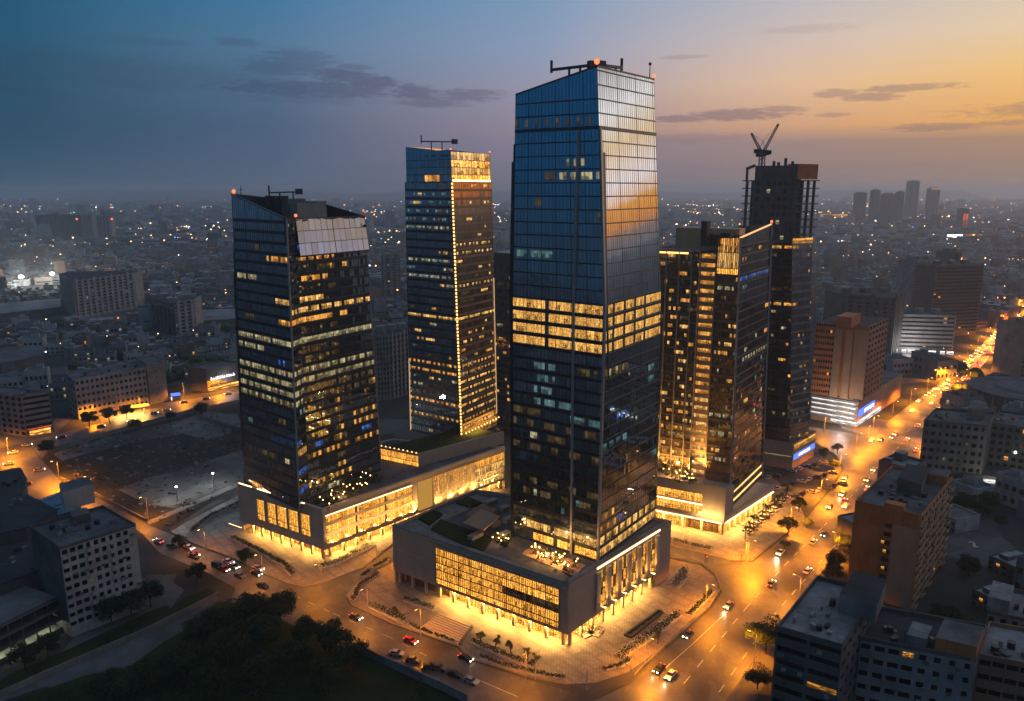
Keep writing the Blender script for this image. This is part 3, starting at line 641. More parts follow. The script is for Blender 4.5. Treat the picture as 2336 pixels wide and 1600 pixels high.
# ================================================================== left tower
CF, CL, CE = V3(at(736, 1276), 0), V3(at(548, 1210), 0), V3(at(1152, 1110), 0); CF = V3(at(740, 1256, 3.6), 0)
CE = V3(at(1152, 1112), 0); CB = CL+(CE-CF)*.8; CL = V3(at(548, 1188, 3.7), 0)
tC = thing('office_tower', 'dark glass tower with slanted crown and rows of lit floors left of the others', 'skyscraper', V3((CF+CL)/2+Vector((10, 15, 0)), 0))
GL, GR = wall(CL, CF, 0, 30), wall(CF, CE, 0, 30); st = MB(); acc = []; ZB, ZT = 3.7, 19.0
wl = [uat(GL, x, 12) for x in (587, 603, 611, 629, 633, 654, 659, 680, 687, 707)]
x = 0
for a, b in zip(wl[::2], wl[1::2]):
    GL.box(st, x, a, ZB, ZT, -.8, 0); GL.box(st, a, b, ZB, 7.0, -.8, 0); GL.box(st, a, b, 15.2, ZT, -.8, 0); x = b
    glaze(tC, GL.sub(a, b, 7.0, 15.2), [7, 9.2, 15.2], 4, M_GLASS_B, lambda k, c, u, z: 't', acc, .12, .03, M_SPAN_B, 1, .07, .05, name='podium_glazing')
GL.box(st, x, 1, ZB, ZT, -.8, 0)
s = [uat(GR, x, 12) for x in (744, 940, 952, 988, 1084)]
GR.box(st, .004, s[0], ZB, ZT, -.8, 0)
for z0, z1 in ((3.7, 5.4), (8.4, 9.9), (12.4, 13.6), (16.0, 19.0)): GR.box(st, s[0], s[1], z0, z1, -.8, 0)
for z0, z1, key in ((5.4, 8.4, 's'), (9.9, 12.4, 's'), (13.6, 16.0, 't')):
    glaze(tC, GR.sub(s[0], s[1], z0, z1).sub(0, 1, z0, z1), [z0, z1], 44, M_GLASS_B, lambda k, c, u, z, key=key: key if c % 15 != 14 else None, acc, .1, -.2, M_SPAN_B, 1, .1, .02, name='podium_glazing')
GR.box(st, s[1], s[2], ZB, ZT, -.8, 0); GR.box(st, s[2], 1.0, 16.8, ZT, -.8, 0); GR.box(st, s[2], 1.0, ZB, 4.4, -.8, 0)
GR.box(st, s[2], s[3], 4.4, 16.8, -.8, -.2); gp_ = MB(); GR.box(gp_, s[2]+.005, s[3]-.005, 4.6, 16.6, -.2, .05); gp_.build('glowing_stone_panel', G_GOLDP, tC)  # stone panel that glows itself, in place of light falling on it
wall(CE, CB, 0, 30).box(st, 0, 1, 0, ZT, -.8, 0); wall(CB, CL, 0, 30).box(st, 0, .99, 0, ZT, -.8, 0)
st.prism(inset([xy(CL), xy(CF), xy(CE), xy(CB)], .85), ZB, ZB+.4); st.build('podium_wall', M_STONE, tC)
sc = MB(); f = GR.sub(s[3], s[4], 4.4, 16.8)
for i in range(34): f.box(sc, i/34+.004, i/34+.018, 4.4, 16.8, -.2, .15)
for z in (6.5, 8.6, 10.7, 12.8, 14.9): f.box(sc, 0, 1, z, z+.18, -.2, .05)
sc.build('lattice_screen', M_STONE, tC); glaze(tC, f, [4.4, 6.5, 12, 16.8], 30, M_GLASS_B, lambda k, c, u, z: 't' if k != 1 else ('t' if c % 3 == 0 else 'a'), acc, 0, 0, None, 0, name='podium_glazing')
f = GR.sub(s[4], 1, 4.4, 16.8); glaze(tC, f, [4.4, 7.2, 10, 13.4, 16.8], 26, M_GLASS_B, lambda k, c, u, z: 'g' if k != 3 else 't', acc, .5, .1, M_STONE, 2, .1, .1, name='podium_glazing')  # gold-lit stone panel, its light put in as glowing panes
cp = MB(); GL.box(cp, 0, .99, ZT, ZT+.2, -1.2, .1); GR.box(cp, .0, 1, ZT, ZT+.2, -1.2, .1); cp.build('coping', M_STONE, tC)
rf = MB(); rf.prism(inset([xy(CL), xy(CF), xy(CE), xy(CB)], .85), 17.9, 18.3); rf.build('podium_roof', M_ROOF, tC)
ls = MB(); GL.box(ls, .25, .80, ZT+.25, ZT+.6, -.2, .1); ls.build('light_strip', G_STRIP, tC); ls = MB(); GL.box(ls, .02, .18, ZT+.25, ZT+.5, -.2, .1); ls.build('light_strip', G_STRIP, tC)
ls = MB(); GR.box(ls, s[0], s[1], 16.2, 16.45, .0, .2); ls.build('light_strip', G_STRIP, tC)
ground_floor(tC, CL, CF, 3.0, 3.6, 30, 's', .12, .98, ((.6, .74), ), acc, ncol=9, coff=-.5); ground_floor(tC, CF, CE, 2.6, 3.6, 90, 's', .01, .98, (), acc, ncol=16)
soffit_light(tC, GL, .1, .97, 3.6, -1.0, 14000); soffit_light(tC, GR, .02, .98, 3.6, -.8, 34000)
for i in range(6):
    p = GR.P(.05+.068*i, 4.8, 2.0); lamp('added_wall_wash', 'SPOT', p, 7000, (1, .5, .12), tC, .3, (math.radians(158), 0, math.atan2(GR.n.y, GR.n.x)+math.pi/2), 130)  # added spots, brighten stone bands lit by street and windows
for i in range(8):       # spots added to turn the long stone wall gold
    p = GR.P(.44+.07*i, 4.6, 1.6); lamp('added_wall_wash', 'SPOT', p, 9000, (1, .55, .14), tC, .3, (math.radians(158), 0, math.atan2(GR.n.y, GR.n.x)+math.pi/2), 120)
cn = MB(); GL.box(cn, -.06, .10, 3.2, 3.6, .0, 3.2); cn.build('entrance_canopy', M_STONE, tC); cs = MB(); GL.box(cs, -.06, .10, 3.0, 3.2, 2.9, 3.2); cs.build('light_strip', G_STRIP, tC)
bF, bL, bG, bR = at(682, 1161, 18.3), at(561, 1106, 18.3), at(706, 1140, 18.3), at(870, 1072, 18.3); bB = bL+bR-bG
uF, uL, uG, uR = at_y(652, 499, bF.y+.5), at_y(528.5, 443, bL.y+.5), at_y(674, 499, bG.y), at_y(831.5, 494, bR.y-1.5); uB = at_y(742, 467, bB.y-5); 
zs = [18.3+3.6*i for i in range(32)]
def baseC(face):
    off = {'L': 0, 'M': 60, 'R': 80}[face]
    def f(k, c, u, z):
        if k >= 26: return '-'
        if k == 16: return 'p' if face != 'L' or c not in (7, 15) else None
        if k == 15: return 'p' if face == 'L' and u < .5 and c % 6 != 2 else None
        if k in (10, 11, 12, 13): return ('p' if (c*7+k*3) % 11 < (8 if k > 10 else 5) else 'd') if (face != 'R' or k >= 12) else ('d' if c % 3 else None)
        if k == 18: return 'a' if face == 'M' or (face == 'R' and u < .4) or (face == 'L' and u > .75) else None
        if k == 19: return 'g' if face == 'M' and c % 2 or (face == 'R') and c % 9 not in (3, 7) else None
        if k == 20: return 'g' if face == 'R' and u < .3 or face == 'L' and u > .72 else None
        if k == 22: return 'a' if face == 'R' and u < .38 and c % 4 else ('p' if face == 'L' and u < .4 and c % 5 else None)
        if k == 24: return 'a' if face == 'R' and u < .5 and c % 3 else ('a' if face == 'L' and u > .6 and c % 4 else None)
        if face == 'R' and .38 < u < .5 and k < 30: return ('a' if (c+k) % 2 else 'd') if (k*5+c) % 7 < 4 else 'd'  # amber column: a reflection in the glass, put in as lit panes
        if face == 'R' and k < 9: return ('a' if (c*3+k) % 5 < 2 else 'd') if (k in (1, 4) and u < .55) or (u > .62 and k in (4, 6, 7)) else None
        if face == 'M' and k in (1, 3): return 'u'
    return f
for p, q, pt, qt, cols, nm in ((bL, bF, uL, uF, 24, 'L'), (bF, bG, uF, uG, 6, 'M'), (bG, bR, uG, uR, 28, 'R')):
    glaze(tC, Face(p, q, qt, pt), zs, cols, M_GLASS, sparse({'L': 21, 'M': 22, 'R': 23}[nm], .03, 'dcpaddu', (2, 6), baseC(nm)), acc, 1.1, .12, None, 1, .07, .06, 6, uvo={'L': 0, 'M': 60, 'R': 80}[nm], lh=lambda k: (.3, .8))
cO = Face(bG, bR, uR, uG); o_b, o_c = cO.P(0, 107.5, 1.5), cO.P(1, 107.5, 1.5); glaze(tC, Face(o_b, o_c, uR+cO.n*.05, uG+cO.n*.05), [107.5, 111.7, 115.9, 120.5], 12, glass('crown_glass', (.25, .32, .48), (.006, .009, .012), .6), None, acc, .22, .06, None, 1, .07, .05, 6, jit=.03, name='slanted_crown_glazing')
b = MB(); b.hexa([cO.P(0, 107.1, 0), cO.P(1, 107.1, 0), cO.P(1, 107.1, 1.5), cO.P(0, 107.1, 1.5)][::-1], [cO.P(0, 107.45, 0), cO.P(1, 107.45, 0), cO.P(1, 107.45, 1.5), cO.P(0, 107.45, 1.5)][::-1]); b.build('crown_soffit', M_SPAN, tC)
bk = MB(); bk.quad(bR, bB, uB, uR); bk.quad(bB, bL, uL, uB); bk.build('rear_curtain_wall', M_GLASS, tC)
# inner faces of the slanted crown
ic = MB()
for p, q in ((uL, uF), (uF, uG), (uG, uR), (uR, uB), (uB, uL)):
    f = Face(V3(p, 112), V3(q, 112), q, p); f.box(ic, 0, 1, 112, min(p.z, q.z), -.7, -.4); ic.tri(f.P(0, min(p.z, q.z), -.6), f.P(1, min(p.z, q.z), -.6), f.P(0 if p.z > q.z else 1, max(p.z, q.z), -.6))
    ic.bar(p, q, .6, .4)
ic.build('crown_parapet', M_SPAN, tC)
rf = MB(); rf.prism([xy(k) for k in (uL, uF, uG, uR, uB)], 113, 113.5); rf.build('tower_roof', M_ROOF_D, tC)
for px, py, Y, sz, m_ in ((696, 487, 281, (9, 5, 11.5), M_EQUIP), (726, 484, 285, (4, 5, 12), M_EQUIP), (668, 474, 285, (7, 6, 13), M_CONC), (632, 466, 286, (6, 6, 14), M_STEEL), (708, 466, 291, (10, 5, 12), M_ROOF_D)):
    p = at_y(px, py, Y); roof_unit(tC, (p.x, p.y, 113.5), (sz[0], sz[1], p.z+1-113.5 if False else sz[2]), .8, m_)
b = MB(); f = Face(bF, bG, uG, uF); b.bar(bF+f.n*.2, uF+f.n*.2, .6, .5); b.build('pale_fin', M_FIN, tC); b = MB(); b.bar(bR, uR, .5, .5); b.build('corner_trim', M_FIN, tC)
b = MB(); fL = Face(bL, bF, uF, uL); fL.box(b, -.03, 0, 18.3, 108, -.8, 0); fL.box(b, -.055, -.03, 18.3, 99, -.8, -.1); b.build('side_fin', M_SPAN, tC)
flush_lit(tC, acc)
gantry('dark roof crane above the slanted crown of the left tower', at_y(614, 440, 283), at_y(682, 438, 284), (.0, .35, .8), 120, .55)
mt = at_y(550, 446, bL.y+1); t = thing('roof_mast', 'thin mast beside the beacon on the left tower', 'mast', mt); b = MB(); b.tube(mt, mt+Vector((0, 0, 3.5)), .16, .1, 6); b.tube(mt+Vector((-.8, 0, 2)), mt+Vector((.8, 0, 2)), .08, .08, 5); b.build('pole', M_STEEL, t)
beacon(uL+Vector((.6, .5, -.3)), 'red beacon on the high left point of the slanted left tower', .7); beacon(uG+Vector((0, .5, -.2)), 'red beacon on the low front corner of the slanted left tower', .55)
terrace(tC, [(716, 1146), (845, 1082), (885, 1095), (745, 1165)], 18.4, 22, 'terrace_lamp', 'small lamp in the dark roof garden of the left podium', 'lamps on the left podium roof', 1500, 90)
# ================================================================== tower behind, with the string of lights
dF, dL, dR = at(1053, 1008, 20), at(937, 981, 20), at(1134, 967, 20); dB = dL+dR-dF
tT = thing('office_tower', 'slim glass tower with a string of lights up its front corner and golden crown', 'skyscraper', V3((dF+dB)/2, 0)); acc = []
eF, eL, eR = at_y(1028, 346, dF.y+1.5), at_y(926, 335, dL.y+1), at_y(1117, 352, dR.y-1); eB = eL+eR-eF
gF, gL, gR = dF.lerp(eF, .905), dL.lerp(eL, .905), dR.lerp(eR, .905); ZS = 133.0
gF, gL, gR = [p+(q-p)*((ZS-p.z)/(q.z-p.z)) for p, q in ((dF, eF), (dL, eL), (dR, eR))]
mid = (gF+gL+gR)/3; gF, gL, gR = [V3(p+(p-mid)*.035, ZS) for p in (gF, gL, gR)]; gB = gL+gR-gF
zs = [20+3.53*i for i in range(33)]
def baseT(face):
    def f(k, c, u, z):
        if k == 15: return 'g' if c % 7 != 6 else None
        if k in (9, 8, 4, 2): return 'a' if (c*5+k) % 9 < 5 else None
        if face == 'R' and (k < 8 or k in (19, 23, 24)): return 'g' if (c*3+k*2) % 7 < (5 if k < 8 else 3) else None
        if face == 'L' and k in (22, 26, 20) and u < .9: return 'p' if (c*5+k) % 8 < 4 else 'c' if c % 3 else None
        if face == 'L' and k in (27, 28, 29, 30): return 'c' if (c*7+k*3) % 9 < 3 else None
    return f
glaze(tT, Face(dL, dF, gF, gL), zs, 22, M_GLASS, sparse(31, lambda k: .1 if k < 20 else .05, 'agpdc', (1, 4), baseT('L')), acc, 1.0, .12, None, 1, .07, .06, 5, lh=lambda k: (.42, .74))
glaze(tT, Face(dF, dR, gR, gF), zs, 22, M_GLASS_B, sparse(33, lambda k: .22 if k < 16 else .07, 'aggd', (1, 4), baseT('R')), acc, 1.0, .12, M_SPAN_B, 1, .07, .06, 5, uvo=40, lh=lambda k: (.42, .74))
hF, hL, hR = [V3(p, ZS) for p in (dF+(eF-dF)*.905, dL+(eL-dL)*.905, dR+(eR-dR)*.905)]; hB = hL+hR-hF
zc = [133, 136, 139, 142, 146, 152]
glaze(tT, Face(hL, hF, eF, eL), zc, 12, M_GLASS, lambda k, c, u, z: 'a' if k == 0 and 4 < c < 9 else None, acc, .3, .05, None, 1, .07, .06, name='crown_glazing')
glaze(tT, Face(hF, hR, eR, eF), zc, 14, M_GLASS_B, lambda k, c, u, z: 's' if k in (0, 2) else 'g', acc, .25, .05, M_SPAN_B, 1, .12, .1, name='crown_glazing')
f = Face(hF, hR, eR, eF); ls = MB(); f.box(ls, .02, .98, 133.2, 133.9, .1, .5); ls.build('light_strip', G_STRIP, tT)
bk = MB(); bk.quad(dR, dB, gB, gR); bk.quad(dB, dL, gL, gB); bk.quad(hR, hB, eB, eR); bk.quad(hB, hL, eL, eB); bk.build('rear_curtain_wall', M_GLASS, tT)
rf = MB(); rf.prism([xy(k) for k in (gL, gF, gR, gB)], 132.6, 133); rf.prism([xy(k) for k in (eL, eF, eR, eB)], 143.5, 144); rf.build('tower_roof', M_ROOF_D, tT)
sl = MB()
for i in range(74):
    u = (i+.2)/74; p = dF.lerp(gF, u); n = (Face(dL, dF, gF, gL).n+Face(dF, dR, gR, gF).n).normalized()*.45; q = p.lerp(gF, .6/74/(1-u+.001)) if u < .98 else gF
    sl.box(p+n, (.5, .5, .85), .7)
sl.build('corner_light_string', G_SPOT, tT)
G_FAINT = glow('faint_edge_light', (1, .62, .3), .8)
for p, q, z0, z1 in ((dR, gR, .05, .62), (dL, gL, .0, .3)):
    b = MB(); b.bar(p.lerp(q, z0)+Vector((0, -.45, 0)), p.lerp(q, z1)+Vector((0, -.45, 0)), .3, .3)
    b.build('edge_light_string', G_FAINT, tT)
# its raised podium
eP = [at(955, 1066, 18.3), at(1150, 1012, 18.3)]; lP = at(866, 1047, 18.3); tp = [xy(lP), xy(eP[0]), xy(eP[1]), xy(eP[1]+(lP-eP[0]))]
rb = MB(); ffL, ffR = wall(tp[0], tp[1], 18.3, 24), wall(tp[1], tp[2], 18.3, 24)
rb.prism(inset(ccw(tp), .6), 18.3, 23.2, 0, 1); rb.build('raised_podium', [M_STONE, M_GRASS], tT)
glaze(tT, ffL, [18.35, 20.2, 23.0], 26, M_GLASS_B, lambda k, c, u, z: 's' if k == 0 else 't', acc, .2, .05, M_STONE, 2, .1, .1, name='podium_glazing')
b = MB(); ffL.box(b, 0, 1, 23.0, 24, -.6, .1); ffR.box(b, 0, 1, 18.35, 24, -.6, .0); b.build('podium_wall', M_STONE, tT)
for i in range(9):
    p = ffL.P((i+.5)/9, 24.2, -.2); b = MB(); b.ball(p, .3, 6); b.build('parapet_lamp', G_SPOT, tT)
roofl = [dF.lerp(dR, (i+.3)/12) for i in range(12)]
for i, p in enumerate(roofl):
    b = MB(); q = p+Face(dF, dR, gR, gF).n*2.0; b.ball((q.x, q.y, 24.0), .38, 6); b.build('terrace_lamp', G_SPOT, tT)
lamp('terrace_glow', 'AREA', V3((dF+dR)/2, 27)+Face(dF, dR, gR, gF).n*3.2, 9000, (1, .52, .12), tT, 26, (math.radians(20), 0, math.atan2((dR-dF).y, (dR-dF).x)), size_y=2)
flush_lit(tT, acc)
gantry('dark roof crane on the tower with the corner lights', at_y(961, 323, 347), at_y(1037, 324, 349), (.3, .62), 143, .55)
beacon(eF+Vector((0, .5, -.2)), 'amber corner lamp on the crown above the string of lights', .35); beacon(eR+Vector((0, .5, -.2)), 'small lamp on the right corner of the golden crown', .35)
# ================================================================== right tower
kF, kR = at(1664, 1161, 8.2), at(1738, 1087, 8.2); ANG = 151
RF, RL = V3(at(1650, 1224), 0), V3(at(1650, 1224), 0)+Vector((math.cos(math.radians(152)), math.sin(math.radians(152)), 0))*40
RR = V3(at(1764, 1147), 0)
tR_ = thing('office_tower', 'brown glass tower with a column of amber windows and lit crown beside the avenue', 'skyscraper', V3((kF+kR)/2, 0)); acc = []
wv = Vector((math.cos(math.radians(ANG)), math.sin(math.radians(ANG)), 0))
jF, jR = at_y(1688.5, 543, kF.y), at_y(1760, 511.5, kR.y)
def along(px, z): q = slide(kF, ANG, px, z); return V3(q, 0)
q1, q2, q3, q4 = along(1622, 60), along(1618, 60), along(1584, 60), along(1500, 60)
q4 = q4+wv*8; dep = (kR-kF); dep.z = 0; back = dep*1.0
z1t, zlb = 112.8, 107.0
zs = [19+3.4*i for i in range(33)]
litr = sparse(41, lambda k: .13 if k < 16 else .05, 'aagpd', (1, 5))
def baseR(k, c, u, z):
    if z < 100 and k in (24, 10, 8, 5): return 'p' if c < 9 and (c+k) % 4 else None
    return None
# crown panel + front face
zs_f = [8.2+3.5*i for i in range(27)]; zf = zs_f[-1]
glaze(tR_, Face(V3(q1, 8.2), kF, V3(jF, zf), V3(q1, zf)), zs_f, 12, M_GLASS_B, sparse(43, .09, 'aagpcd', (1, 5), baseR), acc, .8, .12, M_SPAN_B, 1, .07, .06, 4, lh=lambda k: (.35, .75))
cz = [zf, zf+2.2, zf+8, 118]; fc = Face(V3(q1, zf), V3(jF, zf), V3(jF, jF.z-.1), V3(q1, jF.z-.5)); glaze(tR_, fc, cz, 12, M_GLASS_B, lambda k, c, u, z: 's' if k == 0 else ('g' if k == 1 else 'a'), acc, .2, .05, M_SPAN_B, 1, .16, .2, name='crown_glazing')
# right face with slanted top
litR2 = sparse(47, .05, 'aadcp', (1, 4), lambda k, c, u, z: ('u' if (c*5+k) % 7 < 5 and u < .9 else 'd') if k == 25 else ('p' if k in (16, 0, 1) and (c % 2 or k < 2) and u > .15 else None))
fcr = Face(kF, kR, jR, jF); glaze(tR_, fcr, [8.2+3.5*i for i in range(33)], 24, M_GLASS_D, litR2, acc, .6, .1, None, 1, .07, .06, 6, uvo=40, lh=lambda k: (.3, .75))
# amber column, set back two metres
nrm = Vector((wv.y, -wv.x, 0)); nrm = nrm if nrm.y < 0 else -nrm
s0, s1_ = V3(q3, 0)-nrm*1.4, V3(q2, 0)-nrm*1.4
glaze(tR_, Face(V3(s0, 19), V3(s1_, 19), V3(s1_, zlb), V3(s0, zlb)), zlist(19, zlb, 3.3), 5, M_GLASS_B, lambda k, c, u, z: 'a' if k > 9 else 'g', acc, 1.5, .5, M_TAN, 5, .5, .6, name='amber_window_column', lh=lambda k: (.3, .75))
# left block
litL2 = sparse(49, lambda k: .55 if k < 10 else .16, 'aaggd', (1, 4))
fcl = Face(V3(q4, 19), V3(q3, 19), V3(q3, zlb), V3(q4, zlb)); glaze(tR_, fcl, zlist(19, zlb, 3.4), 24, M_GLASS_B, litL2, acc, .7, .1, M_SPAN_B, 1, .07, .06, 6, uvo=80, lh=lambda k: (.35, .75))
for u in (.22, .44, .66, .87, 1.0):
    b = MB(); fcl.box(b, u-.006, u+.006, 19, zlb, 0, .9); b.build('pale_fin', M_FIN, tR_)
b = MB(); fcl.box(b, 0, 1, zlb, zlb+.9, -1, .3); b.build('roof_edge', M_STONE, tR_); b = MB(); fcl.box(b, .2, .8, zlb-.9, zlb-.3, .05, .35); b.build('light_strip', G_SPOT, tR_)
bk = MB(); jB = jR+wv*(V3(jF, 0)-q1).length; bk.quad(kR, V3(kR+wv*20, 8.2), V3(jR+wv*20, 114), jR); bk.quad(V3(kR+wv*20, 8.2), V3(q1, 8.2), V3(q1, z1t), V3(jR+wv*20, 114)); bk.build('rear_curtain_wall', M_GLASS_D, tR_)
b = MB(); b.prism([xy(k) for k in (q4, q3, q3+back, q4+back)], zlb-1, zlb); b.prism([xy(k) for k in (s0, s1_, s1_+back, s0+back)], zlb-.4, zlb+.2); b.prism([xy(k) for k in (q1, kF, kR, q1+back)], 109, 109.5); b.build('tower_roof', M_ROOF_D, tR_)
b = MB(); c_ = along(1606, 115)-nrm*9; b.box((c_.x, c_.y, zlb), (24, 9, z_at(521, c_.y-4)-zlb), math.radians(ANG)); b.build('rooftop_core', solid('pale_tan_render', (.55, .36, .2), .8, .1, .1), tR_)
for i, (px, py, sz) in enumerate([(1615, 522, (4, 3, 4.5)), (1640, 520, (5, 3, 4.0)), (1662, 516, (4, 4, 4.6)), (1688, 518, (5, 3, 3.6))]):
    p = at_y(px, py, 287); roof_unit(tR_, (p.x, p.y, 109.5), sz, .8, M_STEEL)
p = at_y(1612, 512, 283); roof_unit(tR_, (p.x, p.y+1, 113), (2.4, 2.4, z_at(506, 283)-113), .8, M_STEEL)
for p, q, m_, nm in ((kF, jF, M_FIN, 'pale_fin'), (kR, jR, M_FIN, 'corner_trim')):
    b = MB(); b.bar(p+Vector((.1, -.3, 0)), q+Vector((.1, -.3, 0)), .7, .7); b.build(nm, m_, tR_)
b = MB(); b.bar(jF, jR, .5, .5); b.build('lit_roof_edge', glow('amber_edge', (1, .5, .2), 1.4), tR_)
ls = MB(); fcr.box(ls, .03, .97, 10.2, 10.5, .05, .3)
for i in range(26): fcr.box(ls, .03+.036*i, .045+.036*i, 13.6, 14.0, .05, .25)
ls.build('light_strip', G_SPOT, tR_)
beacon(jR+Vector((0, 0, -.2)), 'red beacon on the high corner of the tower beside the avenue', .55)
for u in (.1, .33, .55, .78, .97, 1.22):
    p = fcl.P(u, 20.5, 1.6); lamp('facade_uplight', 'SPOT', p, 60000, (1, .5, .1), tR_, .4, (math.pi-.12, 0, math.atan2(fcl.n.y, fcl.n.x)+math.pi/2), 70)
# podium
st = MB(); HL, HR = wall(RL, RF, 0, 30), wall(RF, RR, 0, 30); u0 = uat(HL, 1602, 12)
HL.box(st, u0, 1, 5.4, 19.2, -.8, 0); HL.box(st, 0, u0, 5.4, 7.4, -.8, 0); HL.box(st, 0, u0, 10.6, 12.0, -.8, 0); HL.box(st, 0, u0, 15.4, 19.2, -.8, 0)
for z0, z1, k in ((7.4, 10.6, 's'), (12.0, 15.4, 's')): glaze(tR_, HL.sub(0, u0, z0, z1), [z0, (z0+z1)/2, z1], 30, M_GLASS_B, lambda kk, c, u, z: 's' if kk else 't', acc, .1, -.2, M_SPAN_B, 1, .1, .02, name='podium_glazing')
HR.box(st, 0, 1, 5.4, 8.2, -.8, 0); HR.box(st, .0, .12, 8.2, 19.2, -5, -4.0)
rp = [xy(RL), xy(RF), xy(RR), xy(RR+(RL-RF))]; st.prism(inset(ccw(rp), .8), 5.4, 8.1); 
lb = [xy(RL), xy(RF), xy(RF+(RR-RF)*.1), xy(RL+(RR-RF)*.8)]; st.prism(inset(ccw([xy(RL), xy(RF), xy(kF+Vector((1.5, -1.5, 0))), xy(RL+(RR-RF)*.9)]), .5), 8.2, 18.5)
st.build('podium_wall', M_STONE, tR_)
for f, a, b_, z in ((HL, .0, .98, 5.0), (HL, .0, u0, 11.0), (HR, .02, .98, 5.0)):
    ls = MB(); f.box(ls, a, b_, z, z+.35, .0, .35); ls.build('light_strip', G_STRIP, tR_)
ground_floor(tR_, RL, RF, 1.6, 5.0, 40, 's', .02, .99, ((.62, .93), ), acc, ncol=6); ground_floor(tR_, RF, RR, 1.6, 5.0, 44, 's', .01, .99, (), acc, ncol=10)
soffit_light(tR_, HL, .05, .97, 4.9, .9, 14000); soffit_light(tR_, HR, .03, .97, 4.9, .9, 15000)
lamp('added_wall_wash', 'AREA', HL.P(.86, 6.6, 3.0), 1700, (1, .58, .18), tR_, 10, (math.radians(140), 0, math.atan2(HL.n.y, HL.n.x)+math.pi/2), size_y=.6)  # added area light that washes the beige panel gold
cp = MB(); HL.box(cp, 0, 1, 19.2, 19.5, -1, .1); cp.build('coping', M_STONE, tR_)
gd = MB()
p0 = at(1520, 1064, 19.5); rr2 = random.Random(8)
for i in range(60): gd.ball((p0.x-6+rr2.random()*26, p0.y-2+rr2.random()*10, 19.0+rr2.random()), .7+rr2.random()*.8, 5)
o = gd.build('roof_garden', M_GRASS, tR_); o['kind'] = 'stuff'
flush_lit(tR_, acc)
terrace(tR_, [(1503, 1078), (1545, 1070), (1600, 1100), (1560, 1106)], 19.3, 14, 'terrace_lamp', 'small lamp in the roof garden of the right podium', 'lamps on the right podium roof', 3000, 30)
# ------------------------------------------------------------------ streets, lots and plazas
AV_L = [(1230, 1660), (1443, 1558), (1537, 1467), (1625, 1387), (1647, 1351), (1690, 1310), (1719, 1282), (1763, 1246), (1841, 1181), (1905, 1107), (1926, 1068), (1977, 1001), (2062, 934), (2137, 881), (2213, 811), (2276, 750), (2336, 695), (2420, 622), (2500, 560)]
AV_R = [(2560, 560), (2450, 640), (2375, 697), (2312, 752), (2291, 780), (2252, 822), (2220, 860), (2182, 908), (2145, 976), (2115, 1040), (2030, 1135), (1950, 1225), (1880, 1300), (1806, 1390), (1722, 1503), (1650, 1610), (1600, 1700)]
flat('avenue', AV_L+AV_R, M_ASPH, .03)
FRONT = [(63, 1012), (95, 1050), (137, 1097), (206, 1128), (339, 1199), (390, 1219), (438, 1243), (529, 1277), (607, 1315), (654, 1334), (693, 1342), (743, 1335), (787, 1359), (798, 1381), (892, 1425), (1046, 1479), (1066, 1506), (1204, 1551), (1300, 1578), (1230, 1660), (1150, 1640), (1066, 1596), (860, 1510), (817, 1489), (760, 1465), (640, 1410), (555, 1373), (536, 1341), (468, 1304), (366, 1263), (315, 1209), (250, 1190), (170, 1168), (60, 1130), (0, 1092), (-90, 1080), (-90, 1015), (0, 1022)]
flat('road', FRONT, M_ASPH, .034)
flat('road', [(63, 1008), (127, 991), (298, 949), (401, 917), (546, 893), (700, 858), (760, 845), (760, 856), (700, 870), (549, 911), (449, 932), (317, 970), (216, 996), (120, 1020), (95, 1048)], M_ASPH, .038)
flat('road', [(741, 1337), (826, 1302), (895, 1248), (1100, 1120), (1135, 1132), (892, 1284), (815, 1326), (787, 1361)], M_ASPH, .042)
flat('road', [(1649, 1352), (1603, 1288), (1531, 1272), (1400, 1245), (1400, 1222), (1531, 1250), (1600, 1266), (1664, 1282), (1721, 1283)], M_ASPH, .046)
flat('road', [(1926, 1070), (1905, 1035), (1840, 1000), (1830, 972), (1950, 990), (2050, 1004), (1977, 1012)], M_ASPH, .05)
flat('road', [(1600, 1700), (1650, 1612), (1722, 1505), (1800, 1400), (1830, 1420), (1760, 1530), (1700, 1640)], M_LOT, .026)
slab('plaza', [(790, 1358), (801, 1380), (895, 1424), (1046, 1475), (1066, 1500), (1204, 1545), (1290, 1562), (1360, 1558), (1432, 1534), (1533, 1462), (1620, 1383), (1640, 1345), (1628, 1316), (1598, 1291), (1531, 1277), (1400, 1248), (1200, 1200), (1130, 1138), (893, 1286), (818, 1326)], M_PAVE, .15)
slab('plaza', [(693, 1338), (743, 1328), (826, 1297), (893, 1243), (1098, 1116), (1150, 1080), (900, 1000), (560, 1075), (545, 1130), (420, 1195), (390, 1214), (438, 1238), (529, 1272), (607, 1310), (654, 1330)], M_PAVE, .15)
slab('plaza', [(1531, 1246), (1600, 1262), (1664, 1278), (1716, 1279), (1760, 1243), (1836, 1181), (1815, 1130), (1760, 1090), (1600, 1110), (1480, 1150)], M_PAVE, .15)
slab('car_park', [(1738, 1082), (1840, 1176), (1901, 1104), (1920, 1068), (1900, 1040), (1850, 1012), (1820, 1030)], M_LOT, .1)
flat('vacant_lot', [(98, 1020), (230, 1000), (330, 972), (556, 916), (556, 1100), (430, 1180), (385, 1205), (206, 1124), (140, 1092)], M_SOIL, .02)
flat('concrete_yard', [(270, 1118), (330, 1092), (400, 1076), (480, 1050), (556, 1025), (556, 1100), (520, 1110), (400, 1160), (335, 1150)], M_LOT, .024)
flat('concrete_yard', [(122, 1036), (150, 1020), (300, 985), (410, 960), (470, 940), (540, 945), (556, 980), (470, 1005), (420, 990), (300, 1010), (200, 1035), (140, 1052)], M_LOT, .024)
flat('side_road', [(385, 1206), (440, 1178), (548, 1122), (548, 1140), (450, 1195), (400, 1218)], M_LOT, .028)
